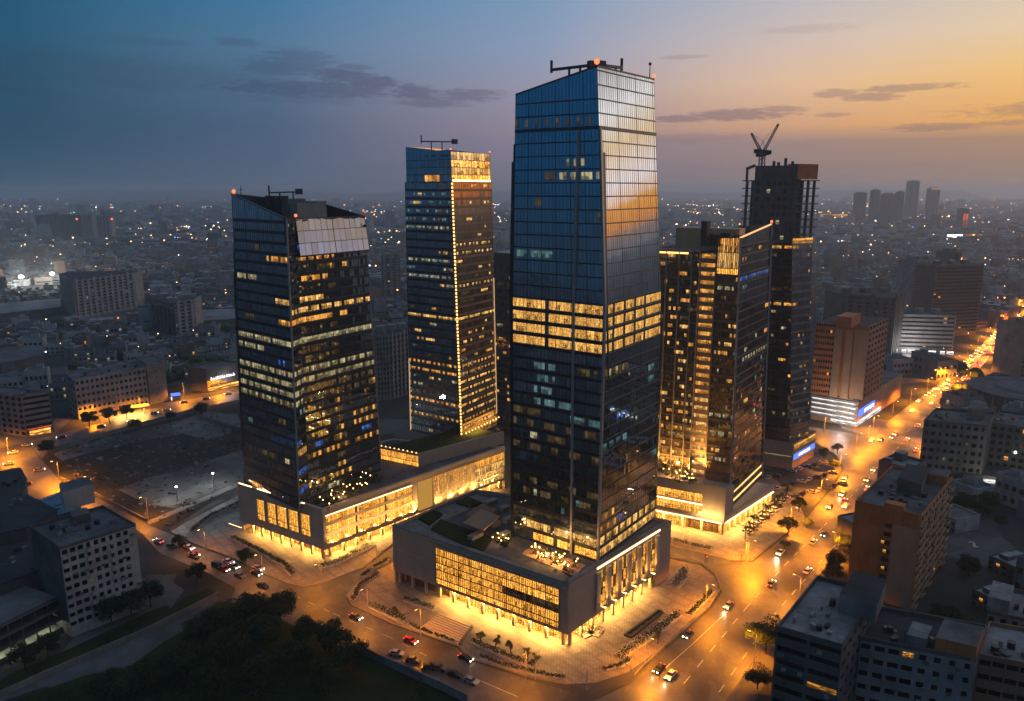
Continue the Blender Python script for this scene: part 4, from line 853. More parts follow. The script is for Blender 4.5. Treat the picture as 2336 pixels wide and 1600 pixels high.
flat('side_road', [(335, 1190), (548, 1098), (548, 1108), (340, 1198)], M_CONC, .03)
flat('park', [(0, 1610), (197, 1540), (298, 1520), (373, 1464), (420, 1438), (498, 1372), (555, 1378), (640, 1414), (760, 1468), (815, 1492), (1060, 1600), (1000, 1700), (-100, 1700)], M_GRASS, .02)
flat('lane', [(0, 1625), (7, 1599), (197, 1535), (298, 1515), (373, 1460), (420, 1436), (444, 1402), (500, 1369), (495, 1363), (339, 1443), (237, 1487), (102, 1545), (-40, 1600)], M_LOT, .03)
flat('concrete_yard', [(332, 1314), (366, 1310), (420, 1346), (390, 1389), (339, 1350)], M_LOT, .03)
flat('yard', [(-60, 1600), (20, 1540), (160, 1480), (330, 1400), (480, 1340), (490, 1360), (340, 1438), (100, 1540), (-50, 1600)], M_GRASS, .018)
# road markings
mk = MB()
def mid(i_l, t):
    pass
def lane_line(pts, w, dash=0, gap=0, z=.062):
    P = [at(*p) for p in pts]
    for p, q in zip(P, P[1:]):
        d = q-p; L = d.length; d.normalize(); n = Vector((-d.y, d.x, 0))*w/2; s = 0
        while s < L:
            e = min(L, s+dash) if dash else L
            a, b = p+d*s, p+d*e; mk.quad(*[(k.x, k.y, z) for k in (a+n, a-n, b-n, b+n)][::-1]); s = e+gap if dash else L
lane_line([(1560, 1560), (1700, 1390), (1790, 1290), (1880, 1200), (1990, 1080), (2060, 1010)], .25, 4, 5); lane_line([(1640, 1580), (1760, 1410), (1900, 1250), (2040, 1100)], .25, 4, 5)
lane_line([(1500, 1540), (1580, 1470), (1660, 1395)], .2); lane_line([(1064, 1540), (1180, 1590)], .22); lane_line([(640, 1345), (760, 1400), (880, 1450), (1000, 1510)], .18, 3, 4); lane_line([(420, 1260), (560, 1320)], .18, 3, 4)
lane_line([(2070, 985), (2150, 920), (2240, 830), (2330, 735)], .3, 6, 8)
for i in range(0):
    a = at(1640+i*9, 1372-i*1.5); b = at(1628+i*9, 1358-i*1.5); d = Vector((.25, .2, 0)); mk.quad(*[(k.x, k.y, .064) for k in (a-d, a+d, b+d, b-d)])
tag(mk.build('road_markings', M_PAINT), kind='structure')
# the painted figure 2 on the service yard
tw = MB(); o2 = at(2222, 1248); sc2 = 1.0
seg = [(0, 2.6), (.4, 3), (1.2, 3), (1.6, 2.6), (1.6, 2.0), (0, 0), (1.7, 0)]
for p, q in zip(seg, seg[1:]): tw.bar((o2.x+p[0]*sc2, o2.y+p[1]*sc2*1.3, .09), (o2.x+q[0]*sc2, o2.y+q[1]*sc2*1.3, .09), .9, .02)
flat('service_yard', [(2160, 1215), (2200, 1210), (2290, 1240), (2280, 1262), (2200, 1252), (2160, 1240)], M_GREY, .03); tag(tw.build('painted_number', M_PAINT), 'large white figure 2 painted on the grey yard behind the orange block', 'ground marking')
# ------------------------------------------------------------------ walls, hedges, planters, steps
def garden_wall(name, label, pts, h, th, m, cat='wall'):
    b = MB(); P = [at(*p) for p in pts]
    for p, q in zip(P, P[1:]): b.bar(p+Vector((0, 0, h/2)), q+Vector((0, 0, h/2)), th, h)
    for p in P: b.box((p.x, p.y, 0), (th*1.5, th*1.5, h+.15), .8)
    return tag(b.build(name, m), label, cat)
garden_wall('boundary_wall', 'long pale wall between the dark park and the row of parked cars', [(817, 1489), (1000, 1572), (1066, 1604)], 2.6, .35, M_CONC)
garden_wall('boundary_wall', 'white wall running up beside the concrete lane of the dark park', [(0, 1592), (102, 1545), (237, 1487), (339, 1443), (495, 1364)], 1.8, .3, M_CREAM)
garden_wall('boundary_wall', 'grey wall along the far side of the vacant lot', [(122, 1030), (300, 978), (450, 938)], 2.2, .3, M_CONC)
garden_wall('boundary_wall', 'thin wall crossing the vacant lot beside the left tower', [(455, 955), (556, 985)], 2.0, .3, M_CONC)
garden_wall('boundary_wall', 'low wall at the road edge of the vacant lot', [(137, 1094), (206, 1125), (335, 1192)], 1.5, .3, M_CONC)
def leafy(b, p, r, n, rr, zc=1.0, leaf=.35):
    for _ in range(n):
        t, f, d = rr.uniform(0, 6.283), rr.uniform(-1, 1), rr.random()**.4; c = Vector((p[0]+math.cos(t)*math.sqrt(1-f*f)*r*d, p[1]+math.sin(t)*math.sqrt(1-f*f)*r*d, p[2]+f*r*d*zc))
        a = Vector((rr.gauss(0, 1), rr.gauss(0, 1), rr.gauss(0, .6))).normalized()*leaf; e = a.cross(Vector((rr.gauss(0, 1), rr.gauss(0, 1), rr.gauss(0, 1)))).normalized()*leaf*.7
        b.quad(c-a, c-e, c+a, c+e)
def leaf_mat(name, c):
    m, nt, out = new_mat(name); b = nt.node('ShaderNodeBsdfPrincipled'); tc = nt.node('ShaderNodeTexCoord').outputs['Object']
    nt.put(b.inputs['Base Color'], nt.mix(nt.rng(nt.noise(tc, .9, 3), .35, .65, 0, 1), tuple(x*.5 for x in c)+(1,), tuple(x*1.5 for x in c)+(1,))); b.inputs['Roughness'].default_value = .75; b.inputs['Specular IOR Level'].default_value = .25
    nt.l.new(b.outputs[0], out.inputs[0]); return m
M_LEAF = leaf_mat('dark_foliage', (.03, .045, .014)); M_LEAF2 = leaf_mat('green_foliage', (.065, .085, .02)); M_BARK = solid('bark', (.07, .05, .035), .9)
def hedge(label, pts, w, h, m=None):
    t = thing('hedge', label, 'hedge', at(*pts[0])); rr = random.Random(len(label)); cr, kb = MB(), MB(); P = [at(*p) for p in pts]
    for p, q in zip(P, P[1:]):
        L = (q-p).length; kb.bar(p+Vector((0, 0, .3)), q+Vector((0, 0, .3)), w+.5, .5, 0)
        for i in range(int(L/.7)): leafy(cr, p.lerp(q, (i+.5)/(L/.7))+Vector((rr.uniform(-.3, .3), rr.uniform(-.3, .3), .5+h*.4)), w*.55, 26, rr, h/w*.9, .24)
    kb.build('planter_kerb', M_KERB, t); o = cr.build('foliage', m or M_LEAF, t); return t
hedge('long clipped hedge curving in front of the glowing podium entrance', [(1080, 1466), (1120, 1484), (1170, 1505), (1222, 1524)], 2.0, 1.3)
hedge('long hedge between the bright plaza and the avenue railing', [(1412, 1502), (1450, 1474), (1500, 1438), (1545, 1404)], 3.2, 1.2)
hedge('low hedge at the right corner of the front podium', [(1535, 1342), (1556, 1318), (1560, 1296)], 4.0, .9, M_LEAF2)
hedge('dark bush bed under the front corner of the podium', [(1322, 1452), (1345, 1440), (1372, 1448)], 4.2, 2.2)
hedge('hedge in front of the dark lobby at the left of the front podium', [(924, 1369), (960, 1382), (992, 1392)], 2.2, 1.1)
hedge('hedge at the road bend left of the entrance steps', [(850, 1385), (880, 1400), (925, 1420)], 3.0, 1.4)
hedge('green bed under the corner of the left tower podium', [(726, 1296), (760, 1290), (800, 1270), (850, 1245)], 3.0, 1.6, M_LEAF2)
hedge('hedge across the street from the right podium', [(1535, 1236), (1580, 1247), (1625, 1256)], 2.2, 1.2)
hedge('hedge on the kerb of the cross street behind the front podium', [(826, 1318), (850, 1300), (888, 1278)], 1.6, 1.0)
hedge('hedge along the drive of the left tower podium', [(530, 1228), (590, 1258), (650, 1290), (668, 1315)], 1.8, 1.0)
hedge('hedge along the back of the round drive beside the left tower', [(440, 1212), (480, 1180), (545, 1150)], 2.2, 1.2)
hedge('curved planting strip on the outer kerb of the front plaza', [(1096, 1500), (1150, 1520), (1215, 1538), (1285, 1549)], 1.5, .8)
hedge('short hedge at the rounded tip of the right plaza', [(1380, 1530), (1425, 1518), (1436, 1505)], 1.4, .9)
hedge('hedge strip along the avenue railing at the far end of the right plaza', [(1572, 1402), (1604, 1374), (1624, 1350)], 2.0, 1.0)
hedge('planting strip beside the entrance steps', [(935, 1428), (990, 1452), (1040, 1468)], 1.2, .7)
hedge('hedge along the left edge of the front plaza', [(806, 1372), (820, 1338), (862, 1312)], 1.6, .9)
pt = thing('planter', 'rectangular stone planter with a dark rim on the bright right plaza', 'planter', at(1466, 1424)); b = MB(); P = [at(*p) for p in ((1425, 1451), (1503, 1395), (1512, 1400), (1440, 1457))]
for p, q in zip(P, P[1:]+P[:1]): b.bar(p+Vector((0, 0, .4)), q+Vector((0, 0, .4)), .6, .55)
b.build('rim', M_STEEL, pt); b = MB(); rr = random.Random(2)
for i in range(40): u = rr.random(); leafy(b, P[0].lerp(P[1], u)+Vector((.6, -.3, .4)), .6, 10, rr, .6, .2)
b.build('plants', M_LEAF, pt)
sp_ = thing('entrance_steps', 'broad flight of stone steps rising to the front podium entrance', 'steps', at(1015, 1440)); A, B, C, D = [at(*p) for p in ((1003, 1406), (1077, 1436), (1048, 1474), (957, 1434))]
for i in range(9):
    b = MB(); p, q = A.lerp(D, i/9), B.lerp(C, i/9); r, s = A.lerp(D, (i+.72)/9), B.lerp(C, (i+.72)/9); z = .15+.11*(9-i)
    b.hexa([(k.x, k.y, .14) for k in (r, s, q, p)], [(k.x, k.y, z) for k in (r, s, q, p)]); b.build('step', M_STONE, sp_)
b = MB(); b.bar(B+Vector((0, 0, .9)), C+Vector((0, 0, .5)), .5, 1.2); b.build('side_wall', M_CONC, sp_)
def railing(label, pts, h=1.1):
    t = thing('railing', label, 'railing', at(*pts[0])); P = [at(*p) for p in pts]; r = MB(); po = MB()
    for p, q in zip(P, P[1:]):
        for z in (.55, h): r.bar(p+Vector((0, 0, z)), q+Vector((0, 0, z)), .12, .12)
        n = int((q-p).length/2)
        for i in range(n): k = p.lerp(q, i/n); po.bar((k.x, k.y, .1), (k.x, k.y, h), .12, .12)
    r.build('rail', M_FIN, t); po.build('posts', M_FIN, t); return t
railing('pale railing between the avenue and the right plaza', [(1447, 1546), (1535, 1458), (1622, 1380), (1645, 1345)]); railing('railing round the rounded street corner of the right plaza', [(1645, 1345), (1632, 1312), (1600, 1287), (1540, 1273)]); railing('railing on the outer kerb below the curved hedge', [(1075, 1508), (1204, 1544), (1290, 1560)])
railing('railing along the kerb of the right podium drive', [(1668, 1276), (1716, 1276), (1760, 1241)])
# ------------------------------------------------------------------ trees
def make_tree(name, label, h, r, seed, m, n=1500, clumps=11, cat='tree', palm=False):
    t = thing(name, label, cat, (0, 0, 0)); rr = random.Random(seed); tk = MB(); cr = MB(); th = h*.42
    tk.tube((0, 0, 0), (rr.uniform(-.2, .2), rr.uniform(-.2, .2), th), h*.035, h*.02, 7)
    if palm:
        tk = MB(); tk.tube((0, 0, 0), (.2, .1, h*.85), .22, .15, 7)
        for k in range(13):
            a = k*.483*2+rr.uniform(-.2, .2); p = Vector((.2, .1, h*.85)); up = rr.uniform(.2, 1.0)
            for s in range(5):
                q = p+Vector((math.cos(a)*r/5, math.sin(a)*r/5, (up-s*.42)*r/5)); sd = Vector((-math.sin(a), math.cos(a), -.35))*(.34-.05*s)
                sd2 = Vector((math.sin(a), -math.cos(a), -.35))*(.34-.05*s); cr.quad(p, q, q+sd, p+sd); cr.quad(p, q, q+sd2, p+sd2); p = q
    else:
        for c in range(clumps):
            a, f = rr.uniform(0, 6.283), rr.random(); d = r*.72*math.sqrt(rr.random()); z = th*1.0+(h-th)*(.15+.62*f)*(1-.35*(d/r)**2); c0 = Vector((math.cos(a)*d, math.sin(a)*d, z)); rad = r*rr.uniform(.28, .46)
            tk.tube((0, 0, th*rr.uniform(.6, .98)), c0, h*.014, h*.005, 5); leafy(cr, c0, rad, n//clumps, rr, .75, h*.032)
    tk.build('trunk', M_BARK, t); o = cr.build('crown', m, t); return t
CNT = {}
def plant(src, px, py, sc, label, group):
    first = src.get('used') is None
    p = at(px, py); rz = R_.uniform(0, 6.28)
    if first: src.location = p; src['used'] = 1; src.rotation_euler = (0, 0, rz); src.scale = (sc,)*3; src['label'] = label; src['group'] = group; return src
    return dup(src, p, rz, sc, label, group)
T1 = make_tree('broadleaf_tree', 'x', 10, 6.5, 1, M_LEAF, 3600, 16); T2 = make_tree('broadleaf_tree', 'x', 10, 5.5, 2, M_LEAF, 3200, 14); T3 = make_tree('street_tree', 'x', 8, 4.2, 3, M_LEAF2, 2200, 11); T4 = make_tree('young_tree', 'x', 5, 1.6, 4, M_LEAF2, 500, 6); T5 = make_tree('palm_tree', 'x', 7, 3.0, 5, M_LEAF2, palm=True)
gp = 'dark trees in the unlit park in front'
for i, (x, y, s) in enumerate([(640, 1425, 1.0), (575, 1432, 1.05), (510, 1450, .95), (455, 1478, .9), (700, 1470, .8), (760, 1500, 1.05), (800, 1528, .85), (600, 1490, 1.1), (520, 1515, 1.0), (680, 1535, .95), (420, 1545, .9), (600, 1570, 1.0), (340, 1575, .8), (740, 1580, .9), (250, 1600, .8), (480, 1590, .9)]):
    lab = ['tree at the road edge of the dark park, topmost in the frame, beside the junction', 'broad dark tree touching the road edge of the park'][i] if i < 2 else ('dark tree leaning over the end of the pale boundary wall' if i == 5 else 'unlit tree in the black mass of the park between lane and boundary wall')
    plant((T1, T2)[i % 2], x, y, s, lab, gp)
for x, y, s, l in [(1748, 1492, 1.0, 'dark bushy tree silhouetted on the lit avenue left of the flat-roofed block'), (1905, 1300, .7, 'dark tree against the foot of the orange block, nearer one'), (1925, 1262, .7, 'dark tree against the foot of the orange block, farther one'), (1728, 1572, .6, 'dark tree at the bottom edge beside the lit service lane')]: plant(T1, x, y, s, l, 'trees along the right side of the avenue')
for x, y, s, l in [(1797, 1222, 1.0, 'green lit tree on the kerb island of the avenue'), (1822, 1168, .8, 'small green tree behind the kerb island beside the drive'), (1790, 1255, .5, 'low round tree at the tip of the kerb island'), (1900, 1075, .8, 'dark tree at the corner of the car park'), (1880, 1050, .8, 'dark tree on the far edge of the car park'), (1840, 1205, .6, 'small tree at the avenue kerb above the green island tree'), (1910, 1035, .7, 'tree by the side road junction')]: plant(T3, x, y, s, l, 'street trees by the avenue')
for i, (x, y) in enumerate([(1097, 1468), (1131, 1482), (1165, 1492), (1204, 1510), (1221, 1526), (905, 1412), (1500, 1470)]): plant(T4, x, y, 1.0, 'slender young tree in the curved hedge bed of the front plaza' if i < 5 else ['young tree in the bend left of the entrance steps', 'young tree in the long hedge by the avenue'][i-5], 'young trees on the plaza')
for i in range(11): plant(T5, 1700+i*9.2, 1232-i*8.6, .8+.1*(i % 3), 'small palm in the row along the drive of the right podium', 'palms along the right podium drive')
for x, y, s, l in [(250, 965, .9, 'dark tree in front of the long white apartment house'), (290, 955, .8, 'dark tree by the lit forecourt of the long white house'), (205, 975, .9, 'dark tree between the banded house and the left road'), (310, 985, .7, 'dark tree on the lot side of the left road'), (110, 1040, .8, 'dark tree at the corner of the vacant lot'), (460, 950, .8, 'dark tree where the lot wall turns'), (390, 962, .6, 'small dark tree by the lot wall'), (255, 1425, .9, 'dark tree at the foot of the pale apartment block'), (300, 1410, .9, 'dark tree right of the pale apartment block base'), (345, 1385, .9, 'dark tree behind the pale yard'), (60, 1530, .8, 'tree lit from behind beside the open deck building'), (110, 1500, .7, 'small tree between deck building and pale block'), (450, 1330, .7, 'dark tree at the road fork near the pale yard'), (410, 1250, .5, 'small dark tree beside the left road kerb'), (560, 1290, .6, 'dark round bush on the traffic island by the left podium')]: plant(T2, x, y, s, l, 'dark trees on the left')
b = MB(); rr = random.Random(41); pk_ = [xy(at(*p)) for p in [(100, 1600), (300, 1525), (373, 1468), (498, 1380), (640, 1420), (760, 1472), (812, 1495), (1040, 1600)]]
def inpoly(p, poly):
    r = False; n = len(poly)
    for i in range(n):
        a, c = poly[i], poly[i-1]
        if (a[1] > p[1]) != (c[1] > p[1]) and p[0] < (c[0]-a[0])*(p[1]-a[1])/(c[1]-a[1])+a[0]: r = not r
    return r
for i in range(900):
    x = rr.uniform(-140, -5); y = rr.uniform(165, 235)
    if inpoly((x, y), pk_) and math.sin(x*.21)+math.sin(y*.17+x*.05) > -.6: leafy(b, (x, y, .4), rr.uniform(.8, 2.4), 24, rr, .5, .34)
tag(b.build('undergrowth', M_LEAF), 'rough dark undergrowth covering the unlit park', 'undergrowth', None, 'stuff')
# ------------------------------------------------------------------ street lamps
def make_lamp():
    t = thing('street_lamp', 'x', 'street lamp', (0, 0, 0)); b = MB(); b.tube((0, 0, 0), (0, 0, 9.4), .13, .07, 7); b.build('pole', M_FIN, t)
    b = MB(); b.bar((0, 0, 9.3), (1.8, 0, 9.9), .1, .1); b.build('arm', M_FIN, t); b = MB(); b.box((2.1, 0, 9.86), (1.0, .36, .2)); hd_ = b.build('lamp_head', M_STEEL, t); b = MB(); b.box((2.1, 0, 9.76), (.8, .3, .09)); b.build('lamp_glass', G_SOD, hd_); return t
LAMP = make_lamp(); LAMP['used'] = 0; NL = [0]
def street_lamp(p, rz, power, label, group, s=1.0):
    o = dup(LAMP, (p[0], p[1], 0), rz, s, label, group) if NL[0] else LAMP
    if not NL[0]: o.location = (p[0], p[1], 0); o.rotation_euler = (0, 0, rz); o['label'] = label; o['group'] = group
    NL[0] += 1
    if power: lamp('sodium_light', 'SPOT', (p[0]+2.1*math.cos(rz), p[1]+2.1*math.sin(rz), 9.6*s), power, SOD, None, .25, None, 168, blend=.7)
    return o
def polyline(pts):
    P = [at(*p) for p in pts]; L = [0]
    for a, b in zip(P, P[1:]): L.append(L[-1]+(b-a).length)
    def f(s):
        for i in range(len(L)-1):
            if s <= L[i+1] or i == len(L)-2:
                d = (P[i+1]-P[i]); return P[i]+d*((s-L[i])/max(1e-6, L[i+1]-L[i])), d.normalized()
    return f, L[-1]
PW = 66000
fl_, Ll = polyline(AV_L[1:]); fr_, Lr = polyline(AV_R[::-1][1:])
s = 8
while s < min(Ll, 1050):
    p, d = fl_(s); n = Vector((d.y, -d.x, 0)); q = p-n*.8
    near = 18 < s < 60
    street_lamp(q, math.atan2(n.y, n.x), PW*(.55 if s < 70 else 1 if s < 400 else 1.1), 'tall sodium street lamp on the tower side kerb of the avenue', 'sodium street lamps along the avenue'); s += 38 if s < 400 else 50
s = 22
while s < min(Lr, 1050):
    p, d = fr_(s); n = Vector((-d.y, d.x, 0)); q = p-n*.8
    street_lamp(q, math.atan2(n.y, n.x), PW*(.5 if s < 90 else .8 if s < 400 else 1.1), 'tall sodium street lamp on the right hand kerb of the avenue', 'sodium street lamps along the avenue'); s += 40 if s < 400 else 50
for x, y, rz, l in [(136, 1098, 3.6, 'sodium lamp at the top corner of the vacant lot road'), (212, 1135, 3.6, 'sodium lamp halfway along the vacant lot road edge'), (338, 1184, 3.9, 'sodium lamp at the street corner below the vacant lot'), (20, 1040, 5.5, 'sodium lamp at the left junction'), (70, 985, 5.0, 'sodium lamp in front of the banded house'), (215, 958, 5.0, 'sodium lamp by the dark trees on the left road'), (320, 940, 5.0, 'sodium lamp beside the lit forecourt'), (420, 908, 5.0, 'sodium lamp on the left road near the shop'), (500, 893, 5.0, 'sodium lamp on the left road in front of the shop'), (-40, 1020, 5.0, 'sodium lamp left of the junction'), (-10, 1085, .5, 'sodium lamp on the lower kerb of the left junction')]:
    street_lamp(at(x, y), rz, PW*.8 if y < 1100 else PW*.3, l, 'sodium street lamps on the left')
for x, y, rz, pw, l in [(470, 1262, 4.0, .32, 'sodium lamp where the road passes the round drive'), (600, 1322, 4.0, .4, 'sodium lamp on the kerb below the left podium'), (735, 1345, 4.0, .6, 'sodium lamp at the corner of cross street and front road'), (840, 1405, 4.0, .45, 'sodium lamp at the road bend left of the entrance steps'), (960, 1452, 4.2, .4, 'sodium lamp on the kerb below the entrance steps'), (1200, 1556, 4.4, .55, 'sodium lamp on the kerb below the curved hedge'), (1560, 1262, 4.0, .5, 'sodium lamp on the cross street behind the front podium'), (1700, 1290, 4.4, .7, 'sodium lamp at the mouth of the cross street'), (1880, 990, 4.4, 1.2, 'sodium lamp on the far side road'), (1980, 1010, 4.4, 1.2, 'sodium lamp at the far junction'), (860, 1290, .6, .5, 'sodium lamp on the cross street beside the left podium')]:
    street_lamp(at(x, y), rz, PW*pw*.36, l, 'sodium street lamps on the smaller streets')
for x, y, l in [(1441, 1529, 'pale unlit pole at the round planter on the corner plaza'), (1338, 1576, 'pale unlit pole at the bottom of the rounded kerb'), (1222, 1552, 'pale unlit pole in the curved hedge'), (1074, 1486, 'pale unlit pole at the end of the steps wall')]:
    p = at(x, y); t = thing('pole', l, 'pole', p, 'pale poles around the front plaza'); b = MB(); b.tube(p, p+Vector((0, 0, 6)), .16, .1, 7); b.build('shaft', M_FIN, t); b = MB(); b.box((p.x, p.y, 0), (.6, .6, .35), .8); b.build('foot', M_CONC, t)
for i, (x, y) in enumerate([(1608, 1288), (1612, 1296), (1690, 1290)]):
    p = at(x, y); t = thing('traffic_light', ['red traffic light behind the podium corner', 'second red traffic light nearer the avenue', 'traffic light at the cross street mouth'][i], 'traffic light', p, 'traffic lights at the cross street'); b = MB(); b.tube(p, p+Vector((0, 0, 3.6)), .09, .08, 6); b.build('post', M_STEEL, t); b = MB(); b.box((p.x, p.y, 3.5), (.4, .35, 1.1)); hd_ = b.build('housing', M_STEEL, t); b = MB(); b.ball((p.x-.05, p.y-.24, 4.3), .2, 6); b.build('red_light', G_RED, hd_)
# white floodlight masts and post lamps on the left
for i, (px, py, l) in enumerate([(52, 660, 'big white floodlight mast on the left of the pair'), (122, 652, 'big white floodlight mast on the right of the pair'), (405, 1144, 'small white lamp on a post in the concrete yard'), (488, 1112, 'small white lamp on a post beside the left tower')]):
    p = at(px, py); t = thing('floodlight_mast', l, 'floodlight', p, 'white floodlights on the left'); h = 16 if i < 2 else 6; b = MB(); b.tube(p, p+Vector((0, 0, h)), .3, .2, 6); b.build('mast', M_FIN, t); b = MB(); b.ball((p.x, p.y, h+.6), 3.4 if i < 2 else .5, 8, 0, .6); b.build('lamp', G_WHITE, t, True)
    lamp('flood', 'POINT', (p.x, p.y, h+6 if i < 2 else h+2), 160000 if i < 2 else 4000, (.95, 1, .92), None, 3 if i < 2 else .6)
# ------------------------------------------------------------------ cars
M_TYRE = solid('tyre_rubber', (.015, .015, .015), .8, .1, 2)
def paint(name, c): return solid(name, c, .28, .06, .5, .6, .25)
PAINTS = {'white': paint('white_car_paint', (.65, .65, .66)), 'silver': paint('silver_car_paint', (.32, .33, .35)), 'black': paint('black_car_paint', (.02, .02, .023)), 'red': paint('red_car_paint', (.45, .02, .015)), 'grey': paint('grey_car_paint', (.1, .1, .11))}
def car_body(mb, van=False):
    prof = [(-2.15, .35), (-2.2, .75), (-2.05, .95), (-1.35, 1.0), (1.0, .98), (1.95, .85), (2.2, .65), (2.2, .35)] if not van else [(-2.3, .4), (-2.35, 1.0), (-2.25, 1.1), (1.2, 1.1), (2.1, 1.0), (2.3, .8), (2.3, .4)]
    for (a, za), (b, zb) in zip(prof, prof[1:]): mb.quad((b, -.86, zb), (a, -.86, za), (a, .86, za), (b, .86, zb))
    n = len(prof)
    for y, rev in ((-.86, 1), (.86, 0)):
        i = len(mb.v); mb.v += [(x, y, z) for x, z in prof]; ids = list(range(i, i+n)); mb.f.append(tuple(ids[::-1] if rev else ids)); mb.m.append(0); mb.uv.append(tuple((0, 0) for _ in ids))
    mb.quad((-2.15, -.86, .35), (2.2, -.86, .35), (2.2, .86, .35), (-2.15, .86, .35))
def car_cabin(mb, m=0, mt=0, van=False):
    b, t, h = ((-1.75, 1.0), (-1.2, .35), 1.46) if not van else ((-2.2, 1.5), (-2.1, .9), 1.95)
    z = .98 if not van else 1.08
    mb.hexa([(b[0], -.8, z), (b[1], -.8, z), (b[1], .8, z), (b[0], .8, z)], [(t[0], -.66, h), (t[1], -.66, h), (t[1], .66, h), (t[0], .66, h)], m, mt)
M_OFF = solid('unlit_lamp_glass', (.3, .28, .27), .2, .05, 1, .6)
M_OFFR = solid('unlit_tail_glass', (.2, .02, .02), .3, .05, 1, .6)
def make_car(colour, van=False, on=True):
    t = thing('car' if not van else 'van', 'x', 'car' if not van else 'van', (0, 0, 0)); pm = PAINTS[colour]
    b = MB(); car_body(b, van); b.build('body', pm, t); b = MB(); car_cabin(b, 0, 1, van); b.build('cabin', [M_WIN, pm], t)
    for x in (-1.35, 1.38):
        for y in (-.8, .8): b = MB(); b.tube((x, y-.11, .33), (x, y+.11, .33), .33, .33, 10); b.build('wheel', M_TYRE, t)
    xf = 2.2 if not van else 2.3
    for y in (-.6, .6): b = MB(); b.box((xf, y, .6), (.1, .42, .18)); b.build('headlight', G_HEAD if on else M_OFF, t)
    for y in (-.6, .6): b = MB(); b.box((-xf+.02, y, .72), (.1, .38, .18)); b.build('taillight', G_TAIL if on else M_OFFR, t)
    return t
CARS = {}
def car(px, py, ang, colour, label, group, van=False, p=None, beam=0):
    on = 'parked' not in group and 'car park' not in group and 'drive' not in group; k = (colour, van, on); p = p or at(px, py); z = .055
    if k not in CARS: CARS[k] = make_car(colour, van, on); o = CARS[k]; o.location = (p[0], p[1], z); o.rotation_euler = (0, 0, ang); o['label'] = label; o['group'] = group
    else: o = dup(CARS[k], (p[0], p[1], z), ang, None, label, group)
    if beam: lamp('headlight_beam', 'SPOT', (p[0]+2.4*math.cos(ang), p[1]+2.4*math.sin(ang), .75), beam, (1, .8, .45), None, .1, (math.radians(80), 0, ang-math.pi/2), 60)
    return o
def ang_px(a, b): p, q = at(*a), at(*b); return math.atan2(q.y-p.y, q.x-p.x)
AVD = ang_px((1690, 1390), (1560, 1530)); AVU = AVD+math.pi; FRD = ang_px((420, 1240), (940, 1460)); g1 = 'cars on the avenue in front'; g2 = 'cars on the front road'; g3 = 'cars parked by the boundary wall'
car(1662, 1385, AVD, 'silver', 'silver car with bright headlights coming down the avenue beside the railing', g1, beam=2600); car(1780, 1264, AVD, 'white', 'white car throwing a yellow pool of light on the avenue near the island', g1, beam=6000)
car(1842, 1306, AVU, 'white', 'small white car heading away near the roof of the flat block', g1); car(1530, 1545, AVD, 'white', 'white car near the bottom edge of the avenue with both headlights on', g1, beam=2600); car(1503, 1530, AVD, 'black', 'dark car beside the white one at the bottom of the avenue', g1, beam=1500); car(1570, 1452, AVD, 'grey', 'grey car close to the railing of the right plaza', g1)
car(1926, 1146, AVU, 'red', 'red lit car heading away by the orange block', g1); car(1921, 1130, AVD, 'white', 'white car with bluish lights above the red one', g1, beam=1500); car(1880, 1222, AVD, 'black', 'dark car in the middle of the avenue by the kerb trees', g1); car(1855, 1240, AVU, 'silver', 'silver car abreast of the kerb island', g1); car(1760, 1335, AVU, 'grey', 'grey car alone in the right lane of the avenue', g1)
car(937, 1466, FRD, 'red', 'red car with glowing tail lights below the entrance steps', g2); car(812, 1412, FRD, 'grey', 'grey car with tail lights at the road bend', g2); car(432, 1253, FRD, 'white', 'white car, first of the group coming past the round drive', g2); car(418, 1246, FRD, 'black', 'dark car behind the white one by the round drive', g2); car(444, 1268, FRD, 'red', 'red car in the outer lane by the round drive', g2)
car(522, 1285, FRD, 'white', 'white car in the middle of the front road by the left podium', g2); car(512, 1302, FRD, 'red', 'red car beside the white one in front of the left podium', g2); car(534, 1296, FRD, 'silver', 'silver car just ahead of the red one on the front road', g2); car(585, 1312, FRD, 'black', 'black car close to the kerb of the left podium', g2); car(362, 1238, FRD+math.pi, 'white', 'white car with headlights coming up past the pale apartment block', g2, beam=1200); car(590, 1300, FRD, 'silver', 'silver car near the traffic island of the left podium', g2); car(1062, 1506, FRD, 'black', 'black car beside the end of the curved hedge', g2)
WD = ang_px((880, 1490), (1060, 1570))
for i in range(6):
    x = 905+i*32+(i % 3)*5; car(x, 1495+i*11+(i % 3)*4, WD+.3+R_.uniform(-.5, .5), ['silver', 'grey', 'black', 'grey', 'black'][i % 5], ['silver', 'grey', 'black', 'grey', 'black'][i % 5]+' car in the parked row along the pale boundary wall', g3)
for i in range(5):
    car(600-i*52, 1340-i*22.5, FRD+R_.uniform(-.1, .1), ['black', 'grey'][i % 2], ['black', 'grey'][i % 2]+' car parked on the lower kerb of the front road', 'cars parked on the front road', van=i == 2)
KD = ang_px((1830, 1150), (1895, 1075))
for i in range(24):
    x, y = 1752+(i % 8)*18+(i//8)*22, 1092+(i % 8)*-5+(i//8)*24; c_ = ['white', 'silver', 'black', 'grey'][i*7 % 4]; car(x, y, KD+1.57*(i % 2), c_, c_+' car standing in the open car park below the unfinished tower', 'cars in the open car park')
for i in range(9): c_ = ['white', 'black', 'silver'][i % 3]; car(1706+i*9.5, 1216-i*8.6, AVU+1.2, c_, c_+' car on the drive beside the palms of the right podium', 'cars on the right podium drive')
